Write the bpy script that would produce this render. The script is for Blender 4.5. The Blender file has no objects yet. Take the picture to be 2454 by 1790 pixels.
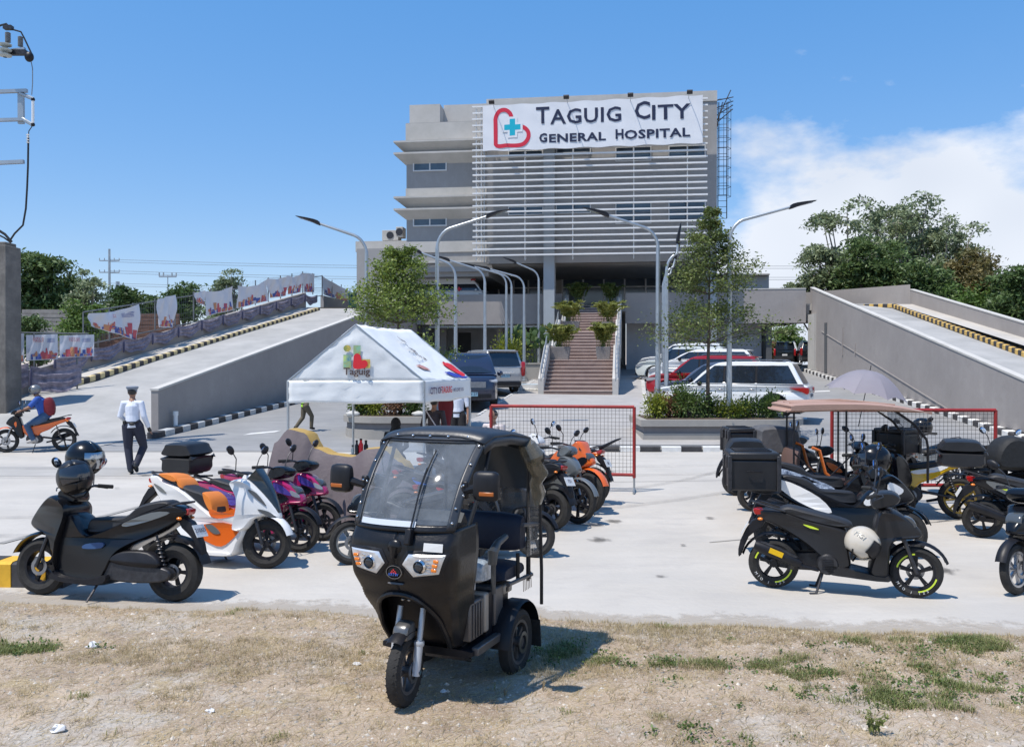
import bpy, bmesh, math, random
import numpy as np
from mathutils import Vector, Matrix, Euler
from mathutils.geometry import tessellate_polygon
R=math.radians
rnd=random.Random(7)
sc=bpy.context.scene
C=sc.collection

# ---------------------------------------------------------------- camera
HC=2.14; FL=2167.0; CX=1227.0; CY=895.0; VH=874.3
PIT=math.atan((CY-VH)/FL)
cam=bpy.data.cameras.new('camera'); co=bpy.data.objects.new('camera',cam); C.objects.link(co)
co.location=(0,0,HC); co.rotation_euler=(R(90)-PIT,0,0)
cam.sensor_width=36; cam.lens=36*FL/2454.0; cam.clip_start=.05; cam.clip_end=3000
sc.camera=co

# ---------------------------------------------------------------- light
SUN_DIR=Vector((.38,.25,-1)).normalized()      # direction the light travels
elev=math.asin(-SUN_DIR.z); saz=math.atan2(-SUN_DIR.x,-SUN_DIR.y)
w=bpy.data.worlds.new('World'); sc.world=w; w.use_nodes=True
nt=w.node_tree; nt.nodes.clear()
def N(nt,t,**k):
    n=nt.nodes.new(t)
    for a,b in k.items():
        if a.startswith('i_'):
            n.inputs[a[2:].replace('_',' ')].default_value=b
        else: setattr(n,a,b)
    return n
sky=N(nt,'ShaderNodeTexSky',sky_type='NISHITA'); sky.sun_disc=False
sky.sun_elevation=elev; sky.sun_rotation=saz; sky.air_density=1.0; sky.dust_density=.15; sky.ozone_density=2.0; sky.altitude=0
tc=N(nt,'ShaderNodeTexCoord')
sep=N(nt,'ShaderNodeSeparateXYZ'); nt.links.new(tc.outputs['Generated'],sep.inputs[0])
def M(op,a,b=None,c=None,clamp=False):
    n=nt.nodes.new('ShaderNodeMath'); n.operation=op; n.use_clamp=clamp
    for i,v in enumerate((a,b,c)):
        if v is None: continue
        if isinstance(v,(int,float)): n.inputs[i].default_value=v
        else: nt.links.new(v,n.inputs[i])
    return n.outputs[0]
az=M('ARCTAN2',sep.outputs[0],sep.outputs[1])       # 0 ahead, + to the right
zc=sep.outputs[2]
comb=N(nt,'ShaderNodeCombineXYZ')
nt.links.new(M('MULTIPLY',az,1.0),comb.inputs[0]); nt.links.new(M('MULTIPLY',zc,1.9),comb.inputs[1])
nz=N(nt,'ShaderNodeTexNoise'); nz.inputs['Scale'].default_value=5.2; nz.inputs['Detail'].default_value=9; nz.inputs['Roughness'].default_value=.56
nt.links.new(comb.outputs[0],nz.inputs['Vector'])
nzb=N(nt,'ShaderNodeTexNoise'); nzb.inputs['Scale'].default_value=2.2; nzb.inputs['Detail'].default_value=3
cb2=N(nt,'ShaderNodeCombineXYZ'); nt.links.new(az,cb2.inputs[0]); nt.links.new(zc,cb2.inputs[1]); cb2.inputs[2].default_value=3.3
nt.links.new(cb2.outputs[0],nzb.inputs['Vector'])
# cloud bank: its top edge height as a function of azimuth
cover=M('MULTIPLY',M('SUBTRACT',az,.12),7.0,clamp=True)
cover=M('MULTIPLY',cover,M('SUBTRACT',1.0,M('MULTIPLY',M('SUBTRACT',az,2.0),2.0,clamp=True)))
topz=M('ADD',.235,M('MULTIPLY',M('SUBTRACT',az,.3),.10))
fall=M('MULTIPLY',M('SUBTRACT',topz,zc),11.0)            # positive below the top
dens=M('ADD',M('ADD',M('MULTIPLY',M('SUBTRACT',nz.outputs[0],.5),4.6),fall),M('SUBTRACT',M('MULTIPLY',cover,1.0),.9))
dens=M('MULTIPLY',M('MULTIPLY',M('MAXIMUM',dens,0.0),1.35),cover,clamp=True)
wisp=M('MULTIPLY',M('MULTIPLY',M('SUBTRACT',nzb.outputs[0],.56),.7,clamp=True),M('MULTIPLY',az,1.2,clamp=True),clamp=True)
dens=M('MAXIMUM',dens,wisp)
shade=N(nt,'ShaderNodeValToRGB'); nt.links.new(nzb.outputs[0],shade.inputs[0])
shade.color_ramp.elements[0].position=.35; shade.color_ramp.elements[0].color=(4.6,5.2,6.3,1)
shade.color_ramp.elements[1].position=.62; shade.color_ramp.elements[1].color=(8.2,8.5,9.0,1)
mixc=N(nt,'ShaderNodeMix',data_type='RGBA')
nt.links.new(dens,mixc.inputs[0]); hs_=N(nt,'ShaderNodeHueSaturation'); hs_.inputs['Saturation'].default_value=1.12; hs_.inputs['Value'].default_value=1.25; hs_.inputs['Hue'].default_value=.505; nt.links.new(sky.outputs[0],hs_.inputs['Color'])
vm=N(nt,'ShaderNodeVectorMath',operation='MULTIPLY_ADD'); nt.links.new(hs_.outputs[0],vm.inputs[0]); vm.inputs[1].default_value=(.76,.60,.45); vm.inputs[2].default_value=(-.05,1.22,3.75); nt.links.new(vm.outputs[0],mixc.inputs[6]); nt.links.new(shade.outputs[0],mixc.inputs[7])
bg=N(nt,'ShaderNodeBackground'); bg.inputs[1].default_value=.13
nt.links.new(mixc.outputs[2],bg.inputs[0])
wo=N(nt,'ShaderNodeOutputWorld'); nt.links.new(bg.outputs[0],wo.inputs[0])
sl=bpy.data.lights.new('sun','SUN'); sl.energy=5.0; sl.angle=R(.53); sl.color=(1,.94,.86)
so=bpy.data.objects.new('sun',sl); C.objects.link(so); so.rotation_euler=SUN_DIR.to_track_quat('-Z','Y').to_euler(); so.location=(-8,-5,25)
vs=sc.view_settings; vs.view_transform='Standard'; vs.look='None'; vs.exposure=.0; vs.gamma=1
try: vs.use_curve_mapping=False
except Exception: pass
sc.cycles.max_bounces=8; sc.cycles.transparent_max_bounces=12
sc.cycles.use_denoising=True

# ---------------------------------------------------------------- where a sight line meets things
def ray(u,v):
    d=Vector((u-CX,FL,-(v-CY))); cp,sp=math.cos(PIT),math.sin(PIT)
    return Vector((d.x,d.y*cp+d.z*sp,-d.y*sp+d.z*cp))
def at(u,v,D):
    d=ray(u,v); k=D/d.y; return Vector((d.x*k,D,HC+d.z*k))
SLOPE=.062; Y0=22.2
def tz(Y): return 0 if Y<Y0 else min((Y-Y0)*SLOPE,2.15)
def gp(u,v):
    d=ray(u,v)
    k=-HC/d.z if d.z<0 else 1e9
    if d.y*k<=Y0: return Vector((d.x*k,d.y*k,0))
    k=(HC+Y0*SLOPE)/(SLOPE*d.y-d.z)
    return Vector((d.x*k,d.y*k,tz(d.y*k)))
TH=math.atan(.13); CA=Vector((math.sin(TH),math.cos(TH),0)); CR=Vector((math.cos(TH),-math.sin(TH),0))
OO=gp(1385,951.2)
def L(s,t,z): return Vector((OO.x,OO.y,0))+CR*s+CA*t+Vector((0,0,z))
def FP(u,v,t):
    d=ray(u,v); o=Vector((0,0,HC))-Vector((OO.x,OO.y,0))
    k=(t-o.dot(CA))/d.dot(CA); p=o+d*k
    return p.dot(CR),p.z

# ---------------------------------------------------------------- materials
MC={}
def mat(name,col,rough=.6,metal=0,var=.0,vs_=4,bump=0,bs=40,spec=None,alpha=1,trans=0,coat=0,island=0,col2=None,emit=0,sss=0):
    if name in MC: return MC[name]
    m=bpy.data.materials.new(name); m.use_nodes=True; t=m.node_tree; b=t.nodes['Principled BSDF']
    b.inputs['Base Color'].default_value=(*col,1); b.inputs['Roughness'].default_value=rough; b.inputs['Metallic'].default_value=metal
    if spec is not None: b.inputs['Specular IOR Level'].default_value=spec
    if coat: b.inputs['Coat Weight'].default_value=coat; b.inputs['Coat Roughness'].default_value=.08
    if trans: b.inputs['Transmission Weight'].default_value=trans
    if alpha<1: b.inputs['Alpha'].default_value=alpha
    tcn=t.nodes.new('ShaderNodeTexCoord')
    if var or col2:
        n=t.nodes.new('ShaderNodeTexNoise'); n.inputs['Scale'].default_value=vs_; n.inputs['Detail'].default_value=8; n.inputs['Roughness'].default_value=.65
        t.links.new(tcn.outputs['Object'],n.inputs['Vector'])
        rp=t.nodes.new('ShaderNodeValToRGB'); rp.color_ramp.elements[0].position=.33; rp.color_ramp.elements[1].position=.67
        c2=col2 or tuple(min(1,c*(1+var)) for c in col); c1=tuple(c*(1-var) for c in col) if var else col
        rp.color_ramp.elements[0].color=(*c1,1); rp.color_ramp.elements[1].color=(*c2,1)
        t.links.new(n.outputs[0],rp.inputs[0]); out=rp.outputs[0]
        if island:
            g=t.nodes.new('ShaderNodeNewGeometry'); h=t.nodes.new('ShaderNodeHueSaturation')
            mr=t.nodes.new('ShaderNodeMapRange'); mr.inputs[3].default_value=1-island; mr.inputs[4].default_value=1+island
            t.links.new(g.outputs['Random Per Island'],mr.inputs[0]); t.links.new(mr.outputs[0],h.inputs['Value'])
            t.links.new(out,h.inputs['Color']); out=h.outputs[0]
        t.links.new(out,b.inputs['Base Color'])
    if bump:
        n2=t.nodes.new('ShaderNodeTexNoise'); n2.inputs['Scale'].default_value=bs; n2.inputs['Detail'].default_value=6
        t.links.new(tcn.outputs['Object'],n2.inputs['Vector'])
        bn=t.nodes.new('ShaderNodeBump'); bn.inputs['Strength'].default_value=bump; bn.inputs['Distance'].default_value=.02
        t.links.new(n2.outputs[0],bn.inputs['Height']); t.links.new(bn.outputs[0],b.inputs['Normal'])
    MC[name]=m; return m
def leafmat(name,col,col2,island=.35,vs_=1.2):
    m=mat(name,col,.55,var=.25,vs_=vs_,col2=col2,island=island)
    t=m.node_tree; b=t.nodes['Principled BSDF']; o=t.nodes['Material Output']
    tr=t.nodes.new('ShaderNodeBsdfTranslucent'); mx=t.nodes.new('ShaderNodeMixShader'); mx.inputs[0].default_value=.3
    src=b.inputs['Base Color'].links[0].from_socket
    t.links.new(src,tr.inputs[0]); t.links.new(b.outputs[0],mx.inputs[1]); t.links.new(tr.outputs[0],mx.inputs[2]); t.links.new(mx.outputs[0],o.inputs[0])
    return m

# ---------------------------------------------------------------- mesh building
class MB:
    def __init__(s): s.v=[]; s.f=[]
    def add(s,vs,fs):
        n=len(s.v); s.v+= [tuple(p) for p in vs]; s.f+=[tuple(i+n for i in f) for f in fs]; return s
    def box(s,c,d,rot=None,top=None):
        hx,hy,hz=d[0]/2,d[1]/2,d[2]/2; tx,ty=(top if top else (1,1))
        P=[Vector((x*(hx*(tx if z>0 else 1)),y*(hy*(ty if z>0 else 1)),z*hz)) for z in(-1,1) for y in(-1,1) for x in(-1,1)]
        if rot is not None:
            m=rot if isinstance(rot,Matrix) else Euler(rot).to_matrix()
            P=[m@p for p in P]
        c=Vector(c)
        return s.add([p+c for p in P],[(0,2,3,1),(4,5,7,6),(0,1,5,4),(2,6,7,3),(0,4,6,2),(1,3,7,5)])
    def quad(s,a,b,c,d): return s.add([a,b,c,d],[(0,1,2,3)])
    def tube(s,pts,r,n=8,cap=True):
        pts=[Vector(p) for p in pts]; rs=r if isinstance(r,(list,tuple)) else [r]*len(pts)
        V=[];F=[]; up=None
        for i,p in enumerate(pts):
            d=(pts[min(i+1,len(pts)-1)]-pts[max(i-1,0)]).normalized()
            if up is None: up=Vector((0,0,1)) if abs(d.z)<.9 else Vector((1,0,0))
            a=(up-d*up.dot(d)).normalized(); up=a; b=d.cross(a)
            for k in range(n):
                t=2*math.pi*k/n; V.append(p+(a*math.cos(t)+b*math.sin(t))*rs[i])
        for i in range(len(pts)-1):
            for k in range(n):
                k2=(k+1)%n; F.append((i*n+k,i*n+k2,(i+1)*n+k2,(i+1)*n+k))
        if cap: F.append(tuple(range(n-1,-1,-1))); m=(len(pts)-1)*n; F.append(tuple(m+k for k in range(n)))
        return s.add(V,F)
    def lathe(s,prof,n=24,o=(0,0,0),axis='y',a0=0,a1=360):
        full=abs(a1-a0)>=359.9; m=n if full else n+1; V=[];F=[]; k=len(prof); o=Vector(o)
        for i in range(m):
            t=R(a0+(a1-a0)*i/n); ct,st=math.cos(t),math.sin(t)
            for (r,h) in prof:
                V.append(o+(Vector((r*ct,h,r*st)) if axis=='y' else Vector((r*ct,r*st,h)) if axis=='z' else Vector((h,r*ct,r*st))))
        for i in range(n):
            j=(i+1)%m
            for q in range(k-1): F.append((i*k+q,j*k+q,j*k+q+1,i*k+q+1))
        return s.add(V,F)
    def ball(s,c,r,n=12,m=8,rot=None,z0=-90,z1=90):
        rx,ry,rz=(r,r,r) if isinstance(r,(int,float)) else r; V=[];F=[]
        for j in range(m+1):
            ph=R(z0+(z1-z0)*j/m)
            for i in range(n):
                t=2*math.pi*i/n; p=Vector((rx*math.cos(ph)*math.cos(t),ry*math.cos(ph)*math.sin(t),rz*math.sin(ph)))
                if rot is not None: p=Euler(rot).to_matrix()@p
                V.append(p+Vector(c))
        for j in range(m):
            for i in range(n):
                i2=(i+1)%n; F.append((j*n+i,j*n+i2,(j+1)*n+i2,(j+1)*n+i))
        return s.add(V,F)
    def slab(s,out,wf,smooth=2,ins=.03,y=0,rings=((-1,1),(-.86,.35),(-.55,0),(.55,0),(.86,.35),(1,1))):
        """rounded body from a side outline (x,z) and a half-width function"""
        P=catmull(out,smooth) if smooth>1 else [q[:2] for q in out]
        n=len(P); A=sum(P[i][0]*P[(i+1)%n][1]-P[(i+1)%n][0]*P[i][1] for i in range(n))
        if A<0: P=P[::-1]
        nor=[]
        for i in range(n):
            a,b=P[i-1],P[(i+1)%n]; dx,dz=b[0]-a[0],b[1]-a[1]; l=math.hypot(dx,dz) or 1; nor.append((-dz/l,dx/l))
        V=[];F=[]
        for (f,k) in rings:
            for i,(x,z) in enumerate(P):
                w_=wf(x,z) if callable(wf) else wf
                V.append((x+nor[i][0]*ins*k,y+f*w_,z+nor[i][1]*ins*k))
        m=len(rings)
        for j in range(m-1):
            for i in range(n):
                i2=(i+1)%n; F.append((j*n+i,(j+1)*n+i,(j+1)*n+i2,j*n+i2))
        base=[Vector((V[i][0],V[i][2],0)) for i in range(n)]
        for t in tessellate_polygon([base]):
            a,b,c=t
            q=(base[b]-base[a]).cross(base[c]-base[a]).z
            if q<0: a,c=c,a
            F.append((a,b,c)); F.append(((m-1)*n+c,(m-1)*n+b,(m-1)*n+a))
        return s.add(V,F)
    def build(s,name,m,parent=None,smooth=True,ang=38,kind=None,bevel=0):
        me=bpy.data.meshes.new(name); me.from_pydata(s.v,[],s.f); me.update()
        if m: me.materials.append(m)
        if smooth:
            me.polygons.foreach_set('use_smooth',[True]*len(me.polygons))
            try: me.set_sharp_from_angle(angle=R(ang))
            except Exception: pass
        o=bpy.data.objects.new(name,me); C.objects.link(o)
        if parent: o.parent=parent
        if kind: o['kind']=kind
        if bevel:
            b=o.modifiers.new('bevel','BEVEL'); b.width=bevel; b.segments=2; b.limit_method='ANGLE'; b.angle_limit=R(50)
        return o
def catmull(P,k):
    n=len(P);o=[]
    for i in range(n):
        p0,p1,p2,p3=P[i-1],P[i],P[(i+1)%n],P[(i+2)%n]
        if len(p1)>2:                       # a third value keeps the corner sharp
            o.append(p1[:2]); 
            for j in range(1,k):
                t=j/k; o.append((p1[0]+(p2[0]-p1[0])*t,p1[1]+(p2[1]-p1[1])*t))
            continue
        for j in range(k):
            t=j/k; q=[]
            for a in (0,1):
                q.append(.5*((2*p1[a])+(-p0[a]+p2[a])*t+(2*p0[a]-5*p1[a]+4*p2[a]-p3[a])*t*t+(-p0[a]+3*p1[a]-3*p2[a]+p3[a])*t**3))
            o.append(tuple(q))
    return o
def thing(name,label,cat,loc=(0,0,0),rz=0,group=None,rot=None):
    o=bpy.data.objects.new(name,None); C.objects.link(o); o.empty_display_size=.2
    o.location=loc; o.rotation_euler=rot if rot else (0,0,rz); o['label']=label; o['category']=cat
    if group:o['group']=group
    return o
def tag(o,label,cat,group=None,kind=None):
    o['label']=label;o['category']=cat
    if group:o['group']=group
    if kind:o['kind']=kind
    return o
def struct(o): o['kind']='structure'; return o
def copy(o,parent=None):
    c=o.copy(); C.objects.link(c)
    if parent is not None: c.parent=parent
    for ch in list(o.children): copy(ch,c)
    return c
def text(s,name,size,m,parent,loc,rot,ext=.003,align='CENTER',xs=1,space=1,offset=0,shear=0):
    cu=bpy.data.curves.new(name,'FONT'); cu.body=s; cu.size=size; cu.extrude=ext; cu.align_x=align; cu.align_y='BOTTOM_BASELINE' if False else 'BOTTOM'
    cu.space_character=space; cu.offset=offset; cu.resolution_u=2; cu.shear=shear
    t=bpy.data.objects.new('tmp',cu); C.objects.link(t); bpy.context.view_layer.update()
    me=bpy.data.meshes.new_from_object(t.evaluated_get(bpy.context.evaluated_depsgraph_get())); me.name=name
    bpy.data.objects.remove(t); bpy.data.curves.remove(cu)
    me.materials.clear(); me.materials.append(m)
    o=bpy.data.objects.new(name,me); C.objects.link(o); o.parent=parent; o.location=loc; o.rotation_euler=rot; o.scale=(xs,1,1)
    return o
def leaves(name,Cn,size,m,parent=None,seed=1,flat=.0,kind=None,asp=.5,droop=0,dirs=None):
    """many small folded leaves, centres Cn (N,3)"""
    g=np.random.default_rng(seed); Cn=np.asarray(Cn,float); n=len(Cn)
    d=g.normal(size=(n,3)); d[:,2]*=(1-flat); d[:,2]-=droop
    if dirs is not None: d=d*.6+np.asarray(dirs)*1.2
    d/=np.linalg.norm(d,axis=1)[:,None]+1e-9
    q=g.normal(size=(n,3)); q[:,2]*=(1-flat)*.8; q-=d*(q*d).sum(1)[:,None]; q/=np.linalg.norm(q,axis=1)[:,None]+1e-9
    sz=size*(.6+.8*g.random((n,1)))
    a=Cn-d*sz*.5; b=Cn+q*sz*asp*.5; c=Cn+d*sz*.5; e=Cn-q*sz*asp*.5
    V=np.stack([a,b,c,e],1).reshape(-1,3)
    me=bpy.data.meshes.new(name); me.vertices.add(4*n); me.vertices.foreach_set('co',V.ravel())
    me.loops.add(4*n); me.loops.foreach_set('vertex_index',np.arange(4*n,dtype=np.int32))
    me.polygons.add(n); me.polygons.foreach_set('loop_start',np.arange(0,4*n,4,dtype=np.int32)); me.polygons.foreach_set('loop_total',np.full(n,4,dtype=np.int32))
    me.update(calc_edges=True); me.materials.append(m)
    o=bpy.data.objects.new(name,me); C.objects.link(o)
    if parent:o.parent=parent
    if kind:o['kind']=kind
    return o
def arc(c,r,a0,a1,n): return [(c[0]+r*math.cos(R(a0+(a1-a0)*i/n)),c[1]+r*math.sin(R(a0+(a1-a0)*i/n))) for i in range(n+1)]
# shared finishes
black=mat('black_plastic',(.011,.011,.014),.45,var=.3,vs_=9,bump=.05,bs=120,spec=.35)
gloss=mat('gloss_black_paint',(.006,.007,.010),.22,coat=.12,spec=.35)
rub=mat('tyre_rubber',(.022,.021,.020),.85,var=.3,vs_=20,bump=.25,bs=90)
steel=mat('brushed_steel',(.33,.33,.34),.36,metal=1,var=.15,vs_=14)
darkst=mat('dark_cast_metal',(.06,.06,.065),.45,metal=.7,var=.3,vs_=18)
chrome=mat('chrome',(.75,.75,.76),.12,metal=1)
vinyl=mat('black_vinyl',(.022,.027,.036),.40,bump=.07,bs=40,var=.2)
glassd=mat('dark_glass',(.015,.02,.03),.06,spec=.9)
lens=mat('clear_lens',(.30,.32,.35),.12,spec=.8,coat=.5)
redl=mat('red_lens',(.35,.01,.01),.15,coat=.6)
orl=mat('amber_lens',(.8,.22,.02),.2,coat=.5)
white=mat('white_paint',(.78,.78,.77),.45,var=.04,vs_=3)
galv=mat('galvanised_steel',(.42,.45,.47),.42,metal=.75,var=.12,vs_=2)
skin=mat('skin',(.28,.14,.085),.55)
hairm=mat('hair',(.012,.010,.010),.5)
# ================================================================= ground
conc=mat('lot_concrete',(.475,.44,.388),.85,var=.07,vs_=.45,bump=.25,bs=14,col2=(.55,.513,.458))
conc_d=mat('lane_concrete',(.27,.27,.265),.85,var=.1,vs_=.5,bump=.2,bs=14,col2=(.33,.325,.32))
plaza=mat('plaza_pavers',(.36,.345,.33),.85,var=.06,vs_=1,col2=(.42,.40,.38),bump=.1,bs=20)
# finer stains and streaks on the lot slab
def streaks(m,amt=.5,sx=.6,sy=1.5,lo=.42,hi=.68,dark=(.33,.31,.28)):
    t=m.node_tree; b=t.nodes['Principled BSDF']; src=b.inputs['Base Color'].links[0].from_socket
    tcn=t.nodes.new('ShaderNodeTexCoord'); mp=t.nodes.new('ShaderNodeMapping'); mp.inputs['Scale'].default_value=(sx,sy,1)
    n=t.nodes.new('ShaderNodeTexNoise'); n.inputs['Scale'].default_value=1.6; n.inputs['Detail'].default_value=10; n.inputs['Roughness'].default_value=.7
    t.links.new(tcn.outputs['Object'],mp.inputs[0]); t.links.new(mp.outputs[0],n.inputs['Vector'])
    rp=t.nodes.new('ShaderNodeValToRGB'); rp.color_ramp.elements[0].position=lo; rp.color_ramp.elements[1].position=hi
    rp.color_ramp.elements[0].color=(amt,amt,amt,1); rp.color_ramp.elements[1].color=(0,0,0,1)
    t.links.new(n.outputs[0],rp.inputs[0])
    mx=t.nodes.new('ShaderNodeMix'); mx.data_type='RGBA'; mx.inputs[7].default_value=(*dark,1)
    t.links.new(rp.outputs[0],mx.inputs[0]); t.links.new(src,mx.inputs[6]); t.links.new(mx.outputs[2],b.inputs['Base Color'])
streaks(conc,.30,.35,3.2,dark=(.42,.40,.37)); streaks(conc,.45,.45,.8,.36,.47,(.38,.355,.33)); streaks(conc,.4,.12,.3,.40,.5,(.40,.38,.35)); streaks(conc,.7,9,14,.26,.31,(.22,.20,.19)); streaks(conc,.35,2.2,1.6,.30,.38,(.40,.37,.34)); streaks(conc_d,.5,dark=(.2,.2,.2)); streaks(plaza,.3,1,1,dark=(.3,.29,.28))
def sheet(name,poly,z,m,follow=True,n=1):
    b=MB()
    b.add([(x,y,(tz(y) if follow else 0)+z) for x,y in poly],[tuple(range(len(poly)))])
    return struct(b.build(name,m,smooth=False))
b=MB(); X=700; b.quad((-X,-30,-.3),(X,-30,-.3),(X,7.8,-.3),(-X,7.8,-.3))
ys=[7.8,Y0,Y0+2.15/SLOPE,900]
for i in range(3):
    y0,y1=ys[i],ys[i+1]; b.quad((-X,y0,tz(y0)-.02),(X,y0,tz(y0)-.02),(X,y1,tz(y1)-.02),(-X,y1,tz(y1)-.02))
earth=mat('far_earth',(.16,.15,.09),.9,var=.3,vs_=.05)
struct(b.build('ground',earth,smooth=False))
sheet('concrete_lot',[(-40,7.7),(-4,7.7),(1,7.15),(9,6.3),(40,4),(40,Y0),(-40,Y0)],0,conc)
sheet('driveway',[(-40,Y0),(40,Y0),(40,56.8),(-40,56.8)],0,conc_d)
sheet('rear_yard',[(-40,56.8),(40,56.8),(40,95),(-40,95)],.0,conc_d)
# darker concrete band crossing the lot and expansion joints
band=mat('darker_slab',(.40,.385,.36),.85,var=.1,vs_=.6,col2=(.46,.44,.41)); streaks(band,.5)
p0,p1=gp(0,1118),gp(560,1118); q0,q1=gp(0,1146),gp(700,1140)
sheet('slab_band',[(-30,q0.y),(-3.6,q1.y),(-2.4,q1.y+.9),(-3.2,p1.y),(-30,p0.y)],.004,band)
jm=mat('joint_filler',(.30,.285,.26),.9)
b=MB()
for (u0,v0,u1,v1,wd) in ((0,1303,340,1213,.05),(1240,1079+80,2454,1140,.012),(0,1082,1180,1082,.03),(1700,1300,2454,1232,.012)):
    a,c=gp(u0,v0),gp(u1,v1); d=(c-a).normalized(); nrm=Vector((-d.y,d.x,0))*wd
    b.quad(*[(p.x,p.y,tz(p.y)+.008) for p in (a-nrm,c-nrm,c+nrm,a+nrm)])
struct(b.build('slab_joints',jm,smooth=False))
# central plaza between the drive lanes
pl=[gp(1040,1075),gp(1925,1075),gp(1548,1003),gp(1536,905),gp(1286,905),gp(1150,1003),gp(1000,1066)]
b=MB(); b.add([(p.x,p.y,tz(p.y)+.10) for p in pl],[tuple(range(len(pl)))])
pz=struct(b.build('plaza_walkway',plaza,smooth=False))
# plaza side faces
b=MB()
for i in range(len(pl)):
    a,c=pl[i],pl[(i+1)%len(pl)]
    b.quad((a.x,a.y,tz(a.y)),(c.x,c.y,tz(c.y)),(c.x,c.y,tz(c.y)+.0985),(a.x,a.y,tz(a.y)+.0985))
b.build('kerb_face',plaza,pz,smooth=False)
# painted kerbs: every block its own piece, black and white in turn
kw=mat('kerb_white',(.66,.65,.62),.75,var=.1,vs_=6,col2=(.74,.73,.70)); kb=mat('kerb_black',(.045,.043,.045),.75,var=.3,vs_=6)
ky=mat('kerb_yellow',(.75,.42,.03),.7,var=.15,vs_=6)
kg=mat('kerb_dim_white',(.45,.46,.46),.8,var=.15,vs_=5)
def kerb(name,label,pts,wd,ht,bl,ma,mb_,zf=None,side=1,mod=None):
    """pts: list of ground points, the kerb runs along them"""
    root=bpy.data.objects.new(name,None); C.objects.link(root); root['kind']='structure'; root['label']=label
    zf=tz if zf is None else zf; seg=[];tot=0; k=0
    for a,c in zip(pts,pts[1:]):
        Ls=(c-a).length; n=max(1,round(Ls/bl)); d=(c-a)/n; dd=Vector((d.x,d.y,0)).normalized(); nn=Vector((-dd.y,dd.x,0))*wd*side
        for i in range(n):
            if len(root.children)>=0:
                p=a+d*i+d*.03; q=a+d*(i+.97); b=MB()
                h=ht*(1+.0*rnd.random()); jz=rnd.uniform(-.004,.004)
                z0,z1=(zf(p.y),zf(q.y)) if callable(zf) else (p.z,q.z)
                ch=.02
                V=[(p.x,p.y,z0-.03),(q.x,q.y,z1-.03),(q.x,q.y,z1+h-ch),(p.x,p.y,z0+h-ch),
                   (p.x+nn.x*.12,p.y+nn.y*.12,z0+h+jz),(q.x+nn.x*.12,q.y+nn.y*.12,z1+h+jz),
                   (q.x+nn.x,q.y+nn.y,z1+h+jz),(p.x+nn.x,p.y+nn.y,z0+h+jz),(p.x+nn.x,p.y+nn.y,z0-.03),(q.x+nn.x,q.y+nn.y,z1-.03)]
                b.add(V,[(0,1,2,3),(3,2,5,4),(4,5,6,7),(7,6,9,8),(0,3,4,7,8),(1,9,6,5,2)])
                b.build('kerb_block',ma if k%2 else mb_,root,smooth=False)
            k+=1
    return root
kerb('plaza_front_kerb','black and white painted kerb along the front of the plaza',[gp(1040,1083),gp(1931,1083)],.16,.135,.52,kw,kb)
kerb('left_lane_kerb','grey and white painted kerb at the foot of the left ramp wall',[gp(372,1052),gp(420,1040),gp(640,985),gp(720,966),gp(900,930)],.25,.17,.42,kg,kb)
kerb('right_lane_kerb','black and white painted kerb at the foot of the right ramp wall',[gp(2500,1078),gp(2250,993),gp(2060,935),gp(1912,886)],.28,.17,.42,kw,kb,side=-1)
kerb('walkway_edge','short white and grey stripes along the right edge of the walkway',[gp(1546,1008),gp(1536,916)],.16,.02,.26,kw,plaza,zf=lambda y:tz(y)+.1,side=-1)
kerb('walkway_edge','short white and grey stripes along the left edge of the walkway',[gp(1148,1003),gp(1284,916)],.10,.02,.26,kw,plaza,zf=lambda y:tz(y)+.1)
kerb('lot_corner_kerb','thick yellow and black striped kerb by the black scooter',[Vector((-6.2,8.75,0)),Vector((-4.30,8.65,0))],.30,.24,.17,ky,kb)
# white painted marks
b=MB()
for (u0,v0,u1,v1) in ((582,1043,658,1036),(1905,942,1990,938),(1900,1009,1935,1004)):
    a,c=gp(u0,v0),gp(u1,v1); b.quad((a.x,a.y,tz(a.y)+.006),(c.x,c.y,tz(c.y)+.006),(c.x+.1,c.y+.4,tz(c.y+.4)+.006),(a.x+.1,a.y+.4,tz(a.y+.4)+.006))
struct(b.build('lane_markings',kw,smooth=False))

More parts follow.
